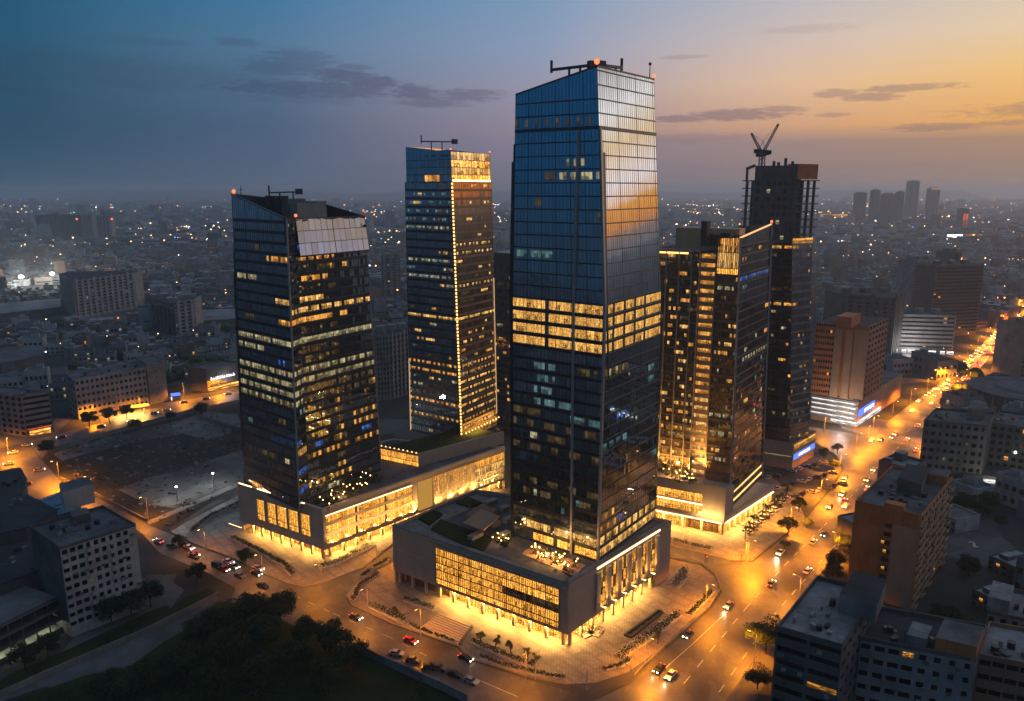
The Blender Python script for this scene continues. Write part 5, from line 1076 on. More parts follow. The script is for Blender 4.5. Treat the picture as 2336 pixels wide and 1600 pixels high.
for i, (x, y) in enumerate([(30, 1035), (62, 1018), (140, 1000), (230, 975), (300, 962), (352, 945), (420, 920), (470, 912), (520, 900), (90, 1075), (60, 1108), (150, 1120), (20, 1060), (380, 938)]):
    c_ = ['white', 'silver', 'black', 'grey'][i % 4]; car(x, y, .55 if i % 2 else .55+math.pi, c_, c_+' car on the sodium lit road at the left', 'cars on the left road')
# far traffic on the avenue: one small mesh each
def far_car_mesh(colour):
    b = MB(); car_body(b); car_cabin(b)
    for y in (-.6, .6): b.box((2.25, y, .5), (.2, .6, .5), 0, 1); b.box((-2.2, y, .55), (.2, .6, .45), 0, 2)
    o = b.build('car', [PAINTS[colour], G_HEADF, G_TAIL]); return o
G_HEADF = glow('far_headlight', (1, .56, .2), 9.0); FARC = {}; FARS = {}
gl, L1 = polyline(AV_L[8:]); gr, L2 = polyline(AV_R[::-1][5:]); fcn = 0
for row in range(210):
    s = 4+row*6.4
    if s > min(L1, L2)-5: break
    a, d = gl(s); bq, _ = gr(s*L2/L1)
    for lane, u in enumerate((.10, .22, .34, .46, .58, .70, .82, .92)):
        if R_.random() > (.12 if s < 220 else .28): continue
        p = a.lerp(bq, u)+d*R_.uniform(-2, 2); down = u < .5; an = math.atan2(d.y, d.x)+(math.pi if down else 0); c_ = R_.choice(['white', 'silver', 'black', 'grey'])
        lab = ('%s car with headlights in the stream coming down the far avenue' if down else '%s car with tail lights in the stream going up the far avenue') % c_
        if fcn >= 165:
            fm = FARS.setdefault('m', MB()); ca, sa = math.cos(an), math.sin(an)
            b0 = MB(); car_body(b0); car_cabin(b0)
            for y in (-.6, .6): b0.box((2.25, y, .5), (.3, .8, .6), 0, 1); b0.box((-2.2, y, .55), (.3, .8, .5), 0, 2)
            o0 = len(fm.v); fm.v += [(p.x+x*ca-y*sa, p.y+x*sa+y*ca, z+.06) for x, y, z in b0.v]; fm.f += [tuple(i+o0 for i in f) for f in b0.f]; fm.m += b0.m; fm.uv += b0.uv
            continue
        if c_ not in FARC: o = FARC[c_] = far_car_mesh(c_); tag(o, lab, 'car', 'traffic on the far avenue'); o.location = (p.x, p.y, .06); o.rotation_euler = (0, 0, an)
        else: o = dup(FARC[c_], (p.x, p.y, .06), an, None, lab, 'traffic on the far avenue')
        fcn += 1
if FARS: tag(FARS['m'].build('distant_traffic', [PAINTS['silver'], G_HEADF, G_TAIL]), 'stream of headlights and tail lights on the farthest part of the avenue', 'traffic', None, 'stuff')
# ------------------------------------------------------------------ the unfinished tower
uF, uR = at(1806, 1072), at(1849, 1046); WV = Vector((math.cos(math.radians(152)), math.sin(math.radians(152)), 0)); uL = uF+WV*30; dpt = (uR-uF); dpt = dpt.normalized()*26; dpo = dpt.copy()
tK = thing('unfinished_tower', 'unfinished tower with open concrete frame on top and cranes', 'tower', uF+WV*12+dpt*.5); acc = []
zK, zG = 141, 106
cF = lift(1821, 373, 351, 141); sF = Vector((cF.x, cF.y, 0)); sL = slide(sF, 152, 1703, 141); sR = slide(sF, 31.5, 1866, 141); dpt = (sR-sF)/.86
bF_ = at(1801, 1008, 13.2); dF_ = V3(bF_, 0)-sF
pk = MB(); KL, KR = wall(uL, uF, 0, 30), wall(uF, uF+dpo, 0, 30); pk.prism(ccw([xy(uL), xy(uF), xy(uF+dpo), xy(uL+dpo)]), 0, 13.2, 0, 1); pk.build('podium', [M_STONE_D, M_ROOF], tK)
b = MB(); KR.box(b, .03, .97, 9.6, 12.2, 0, .25); b.build('lit_band', L_AMBER, tK); b = MB(); KR.box(b, .04, .96, 4.6, 7.2, 0, .3); b.build('blue_sign', G_SIGNB, tK); b = MB()
for i in range(9): KR.box(b, .25+.055*i, .285+.055*i, 5.3+.25*(i % 2), 6.5, .3, .4)
b.build('sign_lettering', G_SIGNW, tK); b = MB(); KL.box(b, .1, .98, 6.2, 6.5, 0, .2); b.build('ledge_light', L_PALE, tK)
for p, q, cols, sd, gm, nm in ((sL, sF, 20, 61, M_GLASS_D, 'L'), (sF, sR, 20, 63, M_GLASS_D, 'R')):
    glaze(tK, Face(V3(p+dF_, 13.2), V3(q+dF_, 13.2), V3(q, zG), V3(p, zG)), zlist(13.2, zG, 3.7), cols, gm, sparse(sd, .06, 'aadpp', (1, 3), lambda k, c, u, z, nm=nm: ('a' if c % 4 else None) if k in (17, 24) and (nm == 'L' or u < .3) else None), acc, 1.2 if nm == 'R' else .5, .12, M_CONC if nm == 'R' else M_SPAN, 4 if nm == 'L' else 1, .14, .1, lh=lambda k: (.35, .7))
flush_lit(tK, acc)
pl2 = [sL, sF, sR, sL+(sR-sF)]
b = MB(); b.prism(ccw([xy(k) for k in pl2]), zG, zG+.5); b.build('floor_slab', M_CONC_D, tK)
core = [sF+WV*3+dpt*.12, sF+WV*20+dpt*.12, sF+WV*20+dpt*.74, sF+WV*3+dpt*.74]
LW = (sL-sF).length; cF0, cL0 = sF+WV*.9+dpt*.02, sF+WV*(LW*.83)+dpt*.02
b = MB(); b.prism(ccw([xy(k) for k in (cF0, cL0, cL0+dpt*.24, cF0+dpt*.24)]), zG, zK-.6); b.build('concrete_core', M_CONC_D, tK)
fC = wall(cL0, cF0, zG, zK); b = MB(); rr = random.Random(17)
for i in range(9):
    zz = zG+1.2+i*3.45; fC.box(b, .0, 1, zz-1.0, zz-.75, 0, .18)
b.build('floor_edge', M_CONC, tK)
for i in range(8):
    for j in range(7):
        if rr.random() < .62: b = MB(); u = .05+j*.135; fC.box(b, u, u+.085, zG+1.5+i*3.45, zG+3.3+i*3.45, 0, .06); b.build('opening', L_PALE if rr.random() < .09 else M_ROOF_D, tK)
z = zG
n_ = 8
for i in range(1, n_+1):
    z = zG+i*3.45; b = MB(); o_ = 1.4
    P = [xy(sL+WV*o_), xy(sF-WV*o_), xy(sR-WV*o_), xy(sL+(sR-sF)+WV*o_)]; b.prism(ccw(P), z, z+.45); b.build('floor_slab', M_CONC_D, tK)
for pbase in [sF+WV*.5+dpt*t for t in (.03, .28, .55, .82)]+[sF+WV*2.6+dpt*.03]+[sL-WV*.5+dpt*t for t in (.03, .4, .8)]+[sL-WV*3.0+dpt*.03]+[sF+WV*w+dpt*.82 for w in (LW*.25, LW*.5, LW*.75)]:
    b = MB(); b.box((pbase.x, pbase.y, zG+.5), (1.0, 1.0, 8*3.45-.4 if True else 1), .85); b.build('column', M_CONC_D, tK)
b = MB(); fk = Face(V3(sF, zG+28.4), V3(sR, zG+28.4), V3(sR, zK), V3(sF, zK)); fk.box(b, 0, 1, zG+28.4, zK, -.4, .3); b.build('rust_screen', M_RUST, tK)
b = MB(); b.prism(ccw([xy(sF+WV*.2), xy(sF+WV*4.4), xy(sR+WV*4.4), xy(sR+WV*.2)]), zK-.5, zK); b.build('roof_slab', M_CONC_D, tK)
b = MB(); q = sL; b.bar(V3(sL, zK-2), V3(cL0, zK-.4), 1.2, 1.2); b.bar(V3(sL-WV*.5, zG+27.6), V3(sL-WV*.5, zK-2), .9, .9); b.build('edge_beam', M_CONC_D, tK)
b = MB(); f2 = Face(V3(sF, zG), V3(sR, zG), V3(sR, zG+4), V3(sF, zG+4)); f2.box(b, 0, 1, zG-.2, zG+2.2, .1, .6); b.build('glowing_orange_strip', L_AMBER, tK)  # orange strip built from the glowing lit-room material
for i, (w, h_) in enumerate([(5, 1.2), (8, 2.6), (11, .9), (13, 1.4)]):
    b = MB(); p = cF0+WV*(w-4); b.box((p.x, p.y+2, zK-.6), (.9, .9, h_+.6), .3); b.build('starter_stub', M_STEEL, tK)
def luffing(label, base, tip, mast):
    t = thing('tower_crane', label, 'crane', base, 'tower cranes on the unfinished tower'); top = Vector((base[0], base[1], base[2]+mast)); tip = Vector(tip)
    def truss(a, b_, w, nm, n):
        m = MB(); d = (b_-a).normalized(); sd = d.cross(Vector((0, 1, 0))).normalized()*w/2; up = Vector((0, w/2, 0))
        cs = [sd+up, sd-up, -sd-up, -sd+up]
        for c in cs: m.bar(a+c, b_+c*.5, .18, .18)
        for i in range(n):
            p, q = a.lerp(b_, i/n), a.lerp(b_, (i+1)/n)
            for j in range(4): m.bar(p+cs[j], q+cs[(j+1) % 4]*.8, .12, .12)
        m.build(nm, M_STEEL, t)
    truss(Vector(base), top, 1.6, 'mast', 5); m = MB(); m.box((top.x, top.y, top.z), (3.4, 3, 2.4), .3); m.build('slewing_cab', M_STEEL, t); truss(top+Vector((0, 0, 2.2)), tip, 1.0, 'jib', 10)
    s_ = 1 if tip.x > top.x else -1; m = MB(); m.bar(top+Vector((0, 0, 2)), top+Vector((-s_*3.6, 0, 2.4)), 1.2, .9); m.box((top.x-s_*3.8, top.y, top.z+1), (1.4, 2, 1.8)); m.build('counter_jib', M_STEEL, t)
    m = MB(); m.tube(top+Vector((-s_*2.5, 0, 2.5)), top+Vector((-s_*.4, 0, 7)), .12, .1, 5); m.tube(top+Vector((-s_*.4, 0, 7)), tip, .05, .05, 4); m.build('stay', M_STEEL, t); m = MB(); m.ball(tip, .55, 6); m.build('jib_head', M_STEEL, t)
kb = at_y(1734, 378, 362); kt = at_y(1715, 306, 360); luffing('left tower crane with its short jib raised to the left', (kb.x, kb.y, zK-6), kt, z_at(358, 362)-zK+6)
kb = at_y(1741, 378, 366); kt = at_y(1775, 285, 366); luffing('right tower crane with its long thin jib raised to the right', (kb.x, kb.y, zK-6), kt, z_at(355, 366)-zK+6)
# ------------------------------------------------------------------ ordinary buildings
def block(label, cat, name, corners, h, floors, sides, roofm=None, par=.9, loc=None):
    """corners: plan points counter-clockwise; sides: per edge a dict for masonry, or a plain material"""
    P = [Vector((c[0], c[1], 0)) for c in corners]; c0 = sum(P, Vector())/len(P); t = thing(name, label, cat, c0); n = len(P); acc = []; plain = {}; tot = [0]
    for i, sd in enumerate(sides):
        f = wall(P[i], P[(i+1) % n], 0, h+5)
        if isinstance(sd, dict):
            sd = dict(sd); wm = sd.pop('wm'); lf_ = sd.pop('litf', None); fl = sd.pop('floors', floors); zb = sd.pop('z0', 0.0)
            mb = masonry(t, f, zlist(zb, h, (h-zb)/fl), sd.pop('bays', 8), wm, litf=lf_, acc=acc, tot=tot, **sd)
            if zb > 0: f.box(mb, 0, 1, 0, zb, -.3, 0)
            mb.build('wall', wm, t)
        else:
            b = MB(); f.box(b, 0, 1, 0, h, -.3, 0); b.build('wall', sd, t)
    b = MB(); b.prism(inset([xy(p) for p in P], .25), h-.5, h-.1); b.build('roof', roofm or M_ROOF, t)
    if par: parapet(t, [xy(p) for p in P], h, h+par, .3, sides[0]['wm'] if isinstance(sides[0], dict) else sides[0])
    flush_lit(t, acc); return t, P
def tank(t, x, y, z, r=1.2, h=1.8):
    b = MB(); b.tube((x, y, z), (x, y, z+h), r, r, 10); b.build('water_tank', M_STEEL, t)
def rbox(t, pts, z0, h, m, mt=None, nm='stair_head'):
    b = MB(); b.prism([xy(at(x, y, z0)) for x, y in pts], z0, z0+h, 0, 1); return b.build(nm, [m, mt or M_ROOF], t)
def clutter(t, pts, z, n, seed, big=1.0):
    rr = random.Random(seed); P = [at(x, y, z) for x, y in pts]
    for i in range(n):
        u, v = rr.uniform(.08, .92), rr.uniform(.08, .92); p = P[0].lerp(P[1], u).lerp(P[3].lerp(P[2], u), v)
        if rr.random() < .3: tank(t, p.x, p.y, z, .8*big, 1.4*big)
        else: b = MB(); b.box((p.x, p.y, z), (rr.uniform(.6, 2.4)*big, rr.uniform(.5, 1.6)*big, rr.uniform(.3, 1.3)), rr.choice((.85, .85, 2.0))); b.build('roof_unit', rr.choice((M_EQUIP, M_ROOF_D, M_ROOF_L, M_CONC)), t)
dimlit = lambda seed, d=.05, keys='ad': sparse(seed, d, keys, (1, 1))
# pale apartment block, left foreground
z1 = 28.0; f1, r1, l1 = at(137, 1255, z1), at(310, 1201, z1), at(68, 1206, z1); P1 = [l1, f1, r1, r1+(l1-f1)]
t, P = block('pale ten storey apartment block with balconies near the lower left corner', 'apartment block', 'apartment_block', P1, z1, 9, [M_GREY, dict(wm=M_PALE, bays=10, pat=[.28, .28, .28, .5, .42, .42, .55, .4, .4, 1.0], sill=.34, head=.12, litf=dimlit(3, .03, 'd'), balcony=3, z0=2.5), dict(wm=M_PALE, bays=4, pier=.6, sill=.4), M_GREY])
rbox(t, [(149, 1166), (218, 1146), (205, 1128), (140, 1146)], z1, 6.5, M_PALE); rbox(t, [(168, 1200), (208, 1190), (200, 1178), (160, 1186)], z1, 3, M_GREY); clutter(t, [(100, 1235), (280, 1190), (230, 1170), (80, 1215)], z1, 12, 5)
# open deck building
d0, d1_ = at(-70, 1552), at(146, 1437); dn = (d1_-d0).normalized(); bk_ = Vector((-dn.y, dn.x, 0))*24
t = thing('deck_building', 'open three deck building with lit ground floor at the lower left edge', 'parking deck', (d0+d1_)/2); fd = wall(d0, d1_, 0, 12)
for i, z in enumerate((.05, 3.4, 6.8, 10.2)): b = MB(); b.prism(ccw([xy(k) for k in (d0, d1_, d1_+bk_, d0+bk_)]), z, z+.4); b.build('deck', M_CONC, t); b = MB(); fd.box(b, 0, 1, z+.4, z+1.1, -.25, 0); b.build('deck_parapet', M_GREY, t)
for i in range(8): b = MB(); fd.box(b, i/7.02, i/7.02+.012, .45, 10.2, -.6, -.26); b.build('column', M_GREY, t)
b = MB(); fd.box(b, .02, .98, .4, 11, -23, -22.6); b.build('rear_wall', M_CONC, t)
for u in (.35, .6, .85): lamp('deck_lamp', 'POINT', fd.P(u, 2.9, -2.5), 500, (.9, 1, .65), t, .3)
# dark roofs at the left edge
for pts, z, m_, rm, l in [([(-60, 1150), (60, 1130), (130, 1165), (60, 1205), (-60, 1230)], 17, M_GREY, M_ROOF_D, 'low dark flat roof left of the pale apartment block'), ([(-50, 1085), (45, 1068), (60, 1095), (50, 1130), (-50, 1150)], 16, M_GREY, M_ROOF_D, 'dark roofed house in front of the left junction'), ([(95, 1140), (150, 1120), (182, 1135), (170, 1165), (120, 1180)], 15, M_GREY, M_BLUE, 'house with a dull blue roof behind the pale apartment block'), ([(-40, 1260), (70, 1235), (90, 1300), (-40, 1350)], 14, M_CONC_D, M_ROOF_D, 'black roofed hall between deck building and pale block')]:
    q = ccw([xy(at(x, y, z)) for x, y in pts]); t = thing('house', l, 'house', (q[0][0], q[0][1], 0)); b = MB(); b.prism(q, 0, z, 0); b.build('wall', m_, t); b = MB(); b.prism(inset(q, -.3), z, z+.25); b.build('roof', rm, t); clutter(t, [pts[0], pts[1], pts[2], pts[-1]], z+.25, 6, len(l))
# left middle: banded house, long white house, shop
a_, b_ = at(62, 998), at(123, 986); L_ = Vector((-62, 24, 0)); t, P = block('banded house with white balcony strips and a red lit shop below', 'apartment block', 'apartment_block', [a_+L_, a_, b_, b_+L_], 22, 7, [dict(wm=M_CREAM, bays=14, pier=.4, objs=False), dict(wm=M_CREAM, bays=1, pier=.02, sill=.5, head=.05), M_GREY, M_GREY])
fb = wall(a_, b_, 0, 9); q = MB(); fb.box(q, .05, .95, 3.2, 4.2, 0, .5); q.build('red_shop_sign', L_RED, t); q = MB(); fb.box(q, .1, .9, .2, 3.0, 0, .1); q.build('shopfront', L_SHOP, t); clutter(t, [(0, 905), (60, 915), (115, 905), (50, 890)], 22, 9, 3)
a_, b_, e_ = at(180, 958), at(340, 924), at(384, 914); L_ = Vector((-14, 16, 0)); t, P = block('long white six storey house with rows of dark windows beyond the left road', 'apartment block', 'apartment_block', [a_+L_, a_, b_, b_+L_], 23, 6, [dict(wm=M_WHITE, bays=3, pier=.5), dict(wm=M_WHITE, bays=15, pat=[.45, .4, .55], sill=.35, head=.2, litf=dimlit(9, .02)), M_GREY, M_GREY]); clutter(t, [(170, 870), (335, 835), (330, 825), (165, 855)], 23, 12, 9)
t, P = block('tall blank pinkish end wall at the right of the long white house', 'apartment block', 'apartment_block', [b_+Vector((.6, .3, 0))+L_, b_+Vector((.6, .3, 0)), e_, e_+L_], 25.5, 7, [M_CREAM, dict(wm=M_CREAM, bays=3, pat=[1.0, .86, 1.0], sill=.3, head=.4), M_CREAM, M_GREY]); rbox(t, [(345, 842), (372, 838), (370, 830), (343, 834)], 25.5, 2.5, M_CREAM)
fcr_ = at(300, 948); t = thing('forecourt_canopy', 'brightly lit forecourt canopy in front of the long white house', 'canopy', fcr_); b = MB(); b.box((fcr_.x, fcr_.y, 4.4), (20, 7, .7), .55); b.build('canopy_roof', M_WHITE, t); b = MB(); b.box((fcr_.x, fcr_.y, 4.25), (18, 5.5, .12), .55); b.build('canopy_light', L_SHOP, t)
for s_ in (-7, 7): b = MB(); b.box((fcr_.x+s_*.85, fcr_.y+s_*.52, 0), (.4, .4, 4.25), .55); b.build('post', M_FIN, t)
b = MB(); b.box((fcr_.x-8, fcr_.y-7, 4.5), (9, .4, 1.2), .55); b.build('red_sign', L_RED, t)
lamp('canopy_lamp', 'AREA', (fcr_.x, fcr_.y, 4.1), 16000, (1, .55, .15), t, 18, (0, 0, .55), size_y=5)
a_, b_, c2 = at(432, 890), at(474, 896), at(552, 878); t, P = block('grey corner shop with glowing white lettering beside the left tower', 'shop', 'shop_building', [a_, b_, c2, c2+(a_-b_)], 15, 4, [M_GREY, M_GREY, M_GREY, M_GREY]); fs = wall(b_, c2, 0, 20); q = MB(); rr = random.Random(6); x = .12
while x < .78:
    w = rr.uniform(.03, .06); fs.box(q, x, x+w*.35, 7.6, 7.6+rr.uniform(1.0, 2.2), .05, .3); fs.box(q, x, x+w*.9, 8.0, 8.35, .05, .3); x += w+.02
q.build('sign_lettering', G_SIGNW, t); q = MB(); fs.box(q, .1, .55, 3.4, 5.2, 0, .4); q.build('orange_sign', L_AMBER, t); q = MB(); fs.box(q, .02, .98, .2, 3.0, 0, .1); q.build('shopfront', L_SHOP, t)
lamp('shop_lamp', 'POINT', fs.P(.5, 7, 5), 1800, (.9, .92, 1), t, .5)
b = MB(); p = at(402, 912); t = thing('lit_kiosk', 'small kiosk with blue white lights by the left road', 'kiosk', p); b.box((p.x, p.y, 0), (5, 4, 3), .5); b.build('wall', M_WHITE, t); b = MB(); b.box((p.x, p.y-.2, 3), (5.4, 4.4, .9), .5); b.build('light_box', G_SIGNB, t); b = MB(); b.box((p.x-.5, p.y-2.1, .4), (3, .2, 2), .5); b.build('lit_front', G_SIGNW, t)
# left far: curved slab, small tower, hall roofs
def ribbed(label, name, pts, h, n, wm, roofm=None, seed=1, lit_=.02, bands=None, cat='apartment block', rib=True):
    q = [at(*p) for p in pts]; q = q+[q[-1]+Vector((-4, 26, 0)), q[0]+Vector((-4, 26, 0))]; t = thing(name, label, cat, q[0]); acc = []; rr = random.Random(seed)
    b = MB(); b.prism(ccw([xy(k) for k in q]), 0, h-.1, 0, 1); b.build('wall', [wm, roofm or M_ROOF_D], t)
    for a, c in zip(q[:len(pts)-1], q[1:len(pts)]):
        f = wall(a, c, 0, h); m = MB(); wn = MB()
        for i in range(n):
            u = (i+.5)/n
            if rib: f.box(m, u-.22/n, u+.22/n, 1, h+(1.5 if i % 3 == 0 else 0), 0, 1.1)
        for z in zlist(3, h-1, 3.2)[:-1]:
            f.quad(wn, .02, .98, z+.9, z+2.3, .06)
            for i in range(n):
                if rr.random() < lit_: l_ = MB(); u = i/n; f.quad(l_, u, u+.5/n, z+.8, z+2.2, .3 if not rib else .1, 0, ((i, z), (i+1, z), (i+1, z+.9), (i, z+.9))); acc.append([rr.choice('pdac'), l_, 1.0])
        m.build('wall_pier', wm, t); o = wn.build('window', M_WIN, t); o['kind'] = 'stuff'
    flush_lit(t, acc)
    for i in range(3): b = MB(); p = q[0].lerp(q[len(pts)-1], .2+.3*i)+Vector((-2, 12, 0)); b.box((p.x, p.y, h-.1), (6, 5, 3.5), .4); b.build('stair_head', wm, t)
    return t
ribbed('broad curved apartment slab with ribbed grey walls in the left middle distance', 'apartment_block', [(146, 708), (175, 730), (315, 704)], 40, 11, M_WHITE, seed=2, lit_=.03)
ribbed('pale narrow apartment tower with three white ribs left of the glass tower', 'apartment_tower', [(404, 771), (450, 763)], 33, 3, M_WHITE, seed=3); ribbed('dark windowless block beside the pale narrow apartment tower', 'apartment_block', [(348, 752), (402, 768)], 25, 6, M_GREY, seed=4, lit_=0)
for pts, h, l, rm in [([(0, 737), (140, 720), (140, 700), (0, 712)], 9, 'long low hall with a pale roof left of the curved slab', M_ROOF_L), ([(452, 752), (556, 745), (556, 722), (452, 726)], 8, 'low hall with a pale roof just left of the glass tower', M_ROOF_L), ([(-30, 838), (40, 848), (105, 838), (100, 818), (20, 818)], 10, 'row house with a tiled roof at the left edge above the banded house', M_ROOF), ([(8, 872), (105, 852), (60, 838), (0, 848)], 13, 'grey flat roofed house behind the banded house', M_ROOF)]:
    q = [at(x, y) for x, y in pts]; qq = ccw([xy(k) for k in q]); t = thing('hall', l, 'hall', q[0]); b = MB(); b.prism(qq, 0, h, 0); b.build('wall', M_GREY, t); b = MB(); b.prism(inset(qq, -.4), h, h+.4); b.build('roof', rm, t)
for i, (x0, x1, yb, h, wm) in enumerate([(88, 112, 548, 62, M_GREY), (112, 140, 549, 66, M_GREY), (140, 168, 550, 64, M_GREY), (168, 190, 550, 62, M_GREY), (190, 216, 551, 66, M_WHITE), (226, 258, 549, 62, M_WHITE)]):
    ribbed(['leftmost dim tower of the far cluster', 'second dim tower of the far cluster', 'third dim tower of the far cluster', 'dim tower left of the pale lit pair far away', 'pale lit tower of the far cluster with red lamps above it', 'pale lit tower at the right end of the far cluster'][i]+' at the left horizon', 'high_rise', [(x0, yb), (x1, yb)], h, 4, wm, seed=i, lit_=0, cat='high-rise')
for x, y, l in [(175, 500, 'red lamp on the far tower cluster, left one'), (255, 500, 'red lamp on the far tower cluster, right one')]:
    p = at_y(x, y, 1960); t = thing('aviation_beacon', l, 'beacon', p, 'red aviation beacons on the tower roofs'); b = MB(); b.ball(p, 2.6, 8); b.build('lamp', G_RED, t); b = MB(); b.tube((p.x, p.y, p.z-14), p, .5, .4, 5); b.build('post', M_STEEL, t)
# behind, between the towers
ribbed('grey concrete apartment block standing behind the gap left of the lit corner tower', 'apartment_block', [(858, 916), (893, 912), (937, 900)], 42, 5, M_WHITE, seed=7, lit_=.0); ribbed('pair of dim amber lit towers in the gap between left and middle tower', 'apartment_tower', [(872, 682), (915, 680)], 50, 3, M_CREAM, seed=8, lit_=.08)
dk0, dk1 = at(1130, 985), at(1185, 1000); t = thing('office_tower', 'slim dark tower squeezed between the tallest tower and the one with corner lights', 'skyscraper', dk0); acc = []; hh = z_at(576, dk0.y); p_, q_ = dk0, dk1; fz = Face(V3(p_, 0), V3(q_, 0), V3(q_, hh), V3(p_, hh))
glaze(t, fz, zlist(0, hh, 3.6), 12, M_GLASS_D, sparse(71, .12, 'aadp', (1, 3)), acc, .8, .12, M_SPAN_B, 3, .2, .3, lh=lambda k: (.3, .7)); b = MB(); back_ = Vector((10, 22, 0)); b.prism(ccw([xy(p_+Vector((0, .4, 0))), xy(q_+Vector((0, .4, 0))), xy(q_+back_), xy(p_+back_)]), 0, hh, 0); b.build('wall', M_SPAN_B, t); b = MB(); fz.box(b, 0, 1, hh-6, hh, 0, .4); b.build('crown_band', M_SPAN_B, t); flush_lit(t, acc)
# ------------------------------------------------------------------ right side
rl, rf_, rr_ = at(1846, 956), at(1954, 976), at(2056, 906); t = thing('hotel', 'brown slab block on a white lit podium beyond the unfinished tower', 'hotel', rf_); acc = []
fl2, fr2 = wall(rl, rf_, 0, 20), wall(rf_, rr_, 0, 20); b = MB(); b.prism(inset(ccw([xy(rl), xy(rf_), xy(rr_), xy(rr_+(rl-rf_))]), .5), 0, 15.6, 0, 1); b.build('podium', [M_TAN, M_ROOF], t)
for z in (4.2, 7.0, 9.8, 12.4): b = MB(); fl2.box(b, .02, .93, z, z+.9, -.4, .15); b.build('white_light_band', L_WHITE, t)
b = MB(); fl2.box(b, .45, 1, .8, 2.8, -.4, .15); b.build('white_light_band', L_WHITE, t)
for z in (2.8, 5.2, 8, 10.8, 13.4): b = MB(); fl2.box(b, 0, 1, z, z+1.2, -.5, .3); b.build('wall_band', M_WHITE, t)
b = MB(); fr2.box(b, .02, .34, 5.6, 9.6, -.3, .3); b.build('blue_sign', G_SIGNB, t); b = MB()
for i in range(10): fr2.box(b, .12+.02*i, .13+.02*i, 6.8+(i % 3)*.4, 8.6, .3, .5)
b.build('sign_lettering', G_SIGNW, t); b = MB(); fr2.box(b, .02, .5, .5, 3.2, -.3, .2); b.build('shopfront', L_WHITE, t)
lamp('forecourt_lamp', 'POINT', fl2.P(.8, 8, 12), 9000, (1, .92, .85), t, 1)
tl, tf, tr2 = at(1849, 898, 15.6), at(1968, 913, 15.6), at(2012, 884, 15.6); zt_ = 57; dd = (tr2-tf)
fA, fB = wall(tl, tf, 15.6, 70), wall(tf, tr2, 15.6, 70); us = [uat(fA, x, 30) for x in (1897, 1915, 1922, 1940, 1943)]; b = MB(); b.prism(inset(ccw([xy(tl), xy(tf), xy(tr2), xy(tl+dd)]), .6), 15.6, zt_, 0, 1); b.build('core', [M_RUST, M_ROOF_D], t)
mb = masonry(t, fA, zlist(15.6, zt_, 3.5), 8, M_RUST, .3, .4, .15, litf=dimlit(81, .06), acc=acc, u0=0, u1=us[0], deep=.3, tot=[0]); mb.build('wall', M_RUST, t)
for a, c in ((us[0], us[1]), (us[2], us[3]), (us[3]+.02, 1.0)): b = MB(); fA.box(b, a, c-.006, 15.6, zt_-2.5, -.2, .9); b.build('tan_pier', M_TAN, t)
mb = masonry(t, fB, zlist(15.6, zt_, 3.5), 6, M_BROWN, .4, .4, .15, u0=0, u1=.98, tot=[60]); mb.build('wall', M_BROWN, t)
b = MB(); p = at_y(1950, 755, tf.y+6); b.box((p.x-4, p.y, zt_), (18, 8, 5.5), .9); b.build('rust_rooftop_block', M_RUST, t); flush_lit(t, acc)
ribbed('dark block with a white edge behind the brown slab hotel', 'apartment_block', [(1912, 800), (2028, 812), (2050, 802)], 47, 6, M_GREY, seed=11, lit_=.05); ribbed('wide pale office block with a bright white lit ground floor', 'office_block', [(2048, 802), (2172, 806)], 31, 9, M_WHITE, seed=12, lit_=.04, rib=False, cat='office block')
wf = wall(at(2040, 806), at(2172, 812), 0, 9); t = thing('shop_row', 'row of white lit shops below the wide pale office block', 'shop row', at(2100, 810)); b = MB(); wf.box(b, 0, 1, 0, 5, -6, -.1); b.build('wall', M_GREY, t); b = MB()
for i in range(9): wf.box(b, i/9+.01, i/9+.05+.04*(i % 3), .8, 3.4, -.1, .1)
b.build('shopfront', L_WHITE, t); lamp('shop_lamp', 'POINT', wf.P(.25, 8, 8), 20000, (.95, .97, 1), t, 1)
ribbed('big dark block with one row of small lamps beside the far avenue', 'office_block', [(2118, 770), (2226, 764)], 64, 10, M_SPAN_B, seed=13, lit_=.03, rib=False, cat='office block'); ribbed('pale ribbed tower behind the big dark block', 'apartment_tower', [(2074, 715), (2132, 712)], 56, 4, M_WHITE, seed=14, lit_=0); ribbed('thin dark tower behind the big dark block, right of the pale ribbed one', 'apartment_tower', [(2158, 668), (2184, 668)], 52, 2, M_GREY, seed=15, lit_=0)
ribbed('tall plain block at the right edge beside the far avenue', 'apartment_block', [(2326, 872), (2430, 884)], z_at(742, at(2326, 872).y), 5, M_CREAM, seed=16, lit_=.01)
t = thing('round_hall', 'round white hall with a ringed roof near the right edge', 'hall', at(2338, 938)); c0 = at(2338, 938); b = MB(); b.tube(c0, (c0.x, c0.y, 13), 30, 30, 40); b.build('wall', M_GREY, t); b = MB(); b.tube((c0.x, c0.y, 13), (c0.x, c0.y, 13.8), 31.5, 31.5, 40); b.tube((c0.x, c0.y, 13.8), (c0.x, c0.y, 15), 18, 16, 30); b.build('roof', M_ROOF, t)
for i in range(30): a = i*.2094; b = MB(); b.box((c0.x+30.3*math.cos(a), c0.y+30.3*math.sin(a), 0), (1, 1, 13), a); b.build('pilaster', M_WHITE, t)
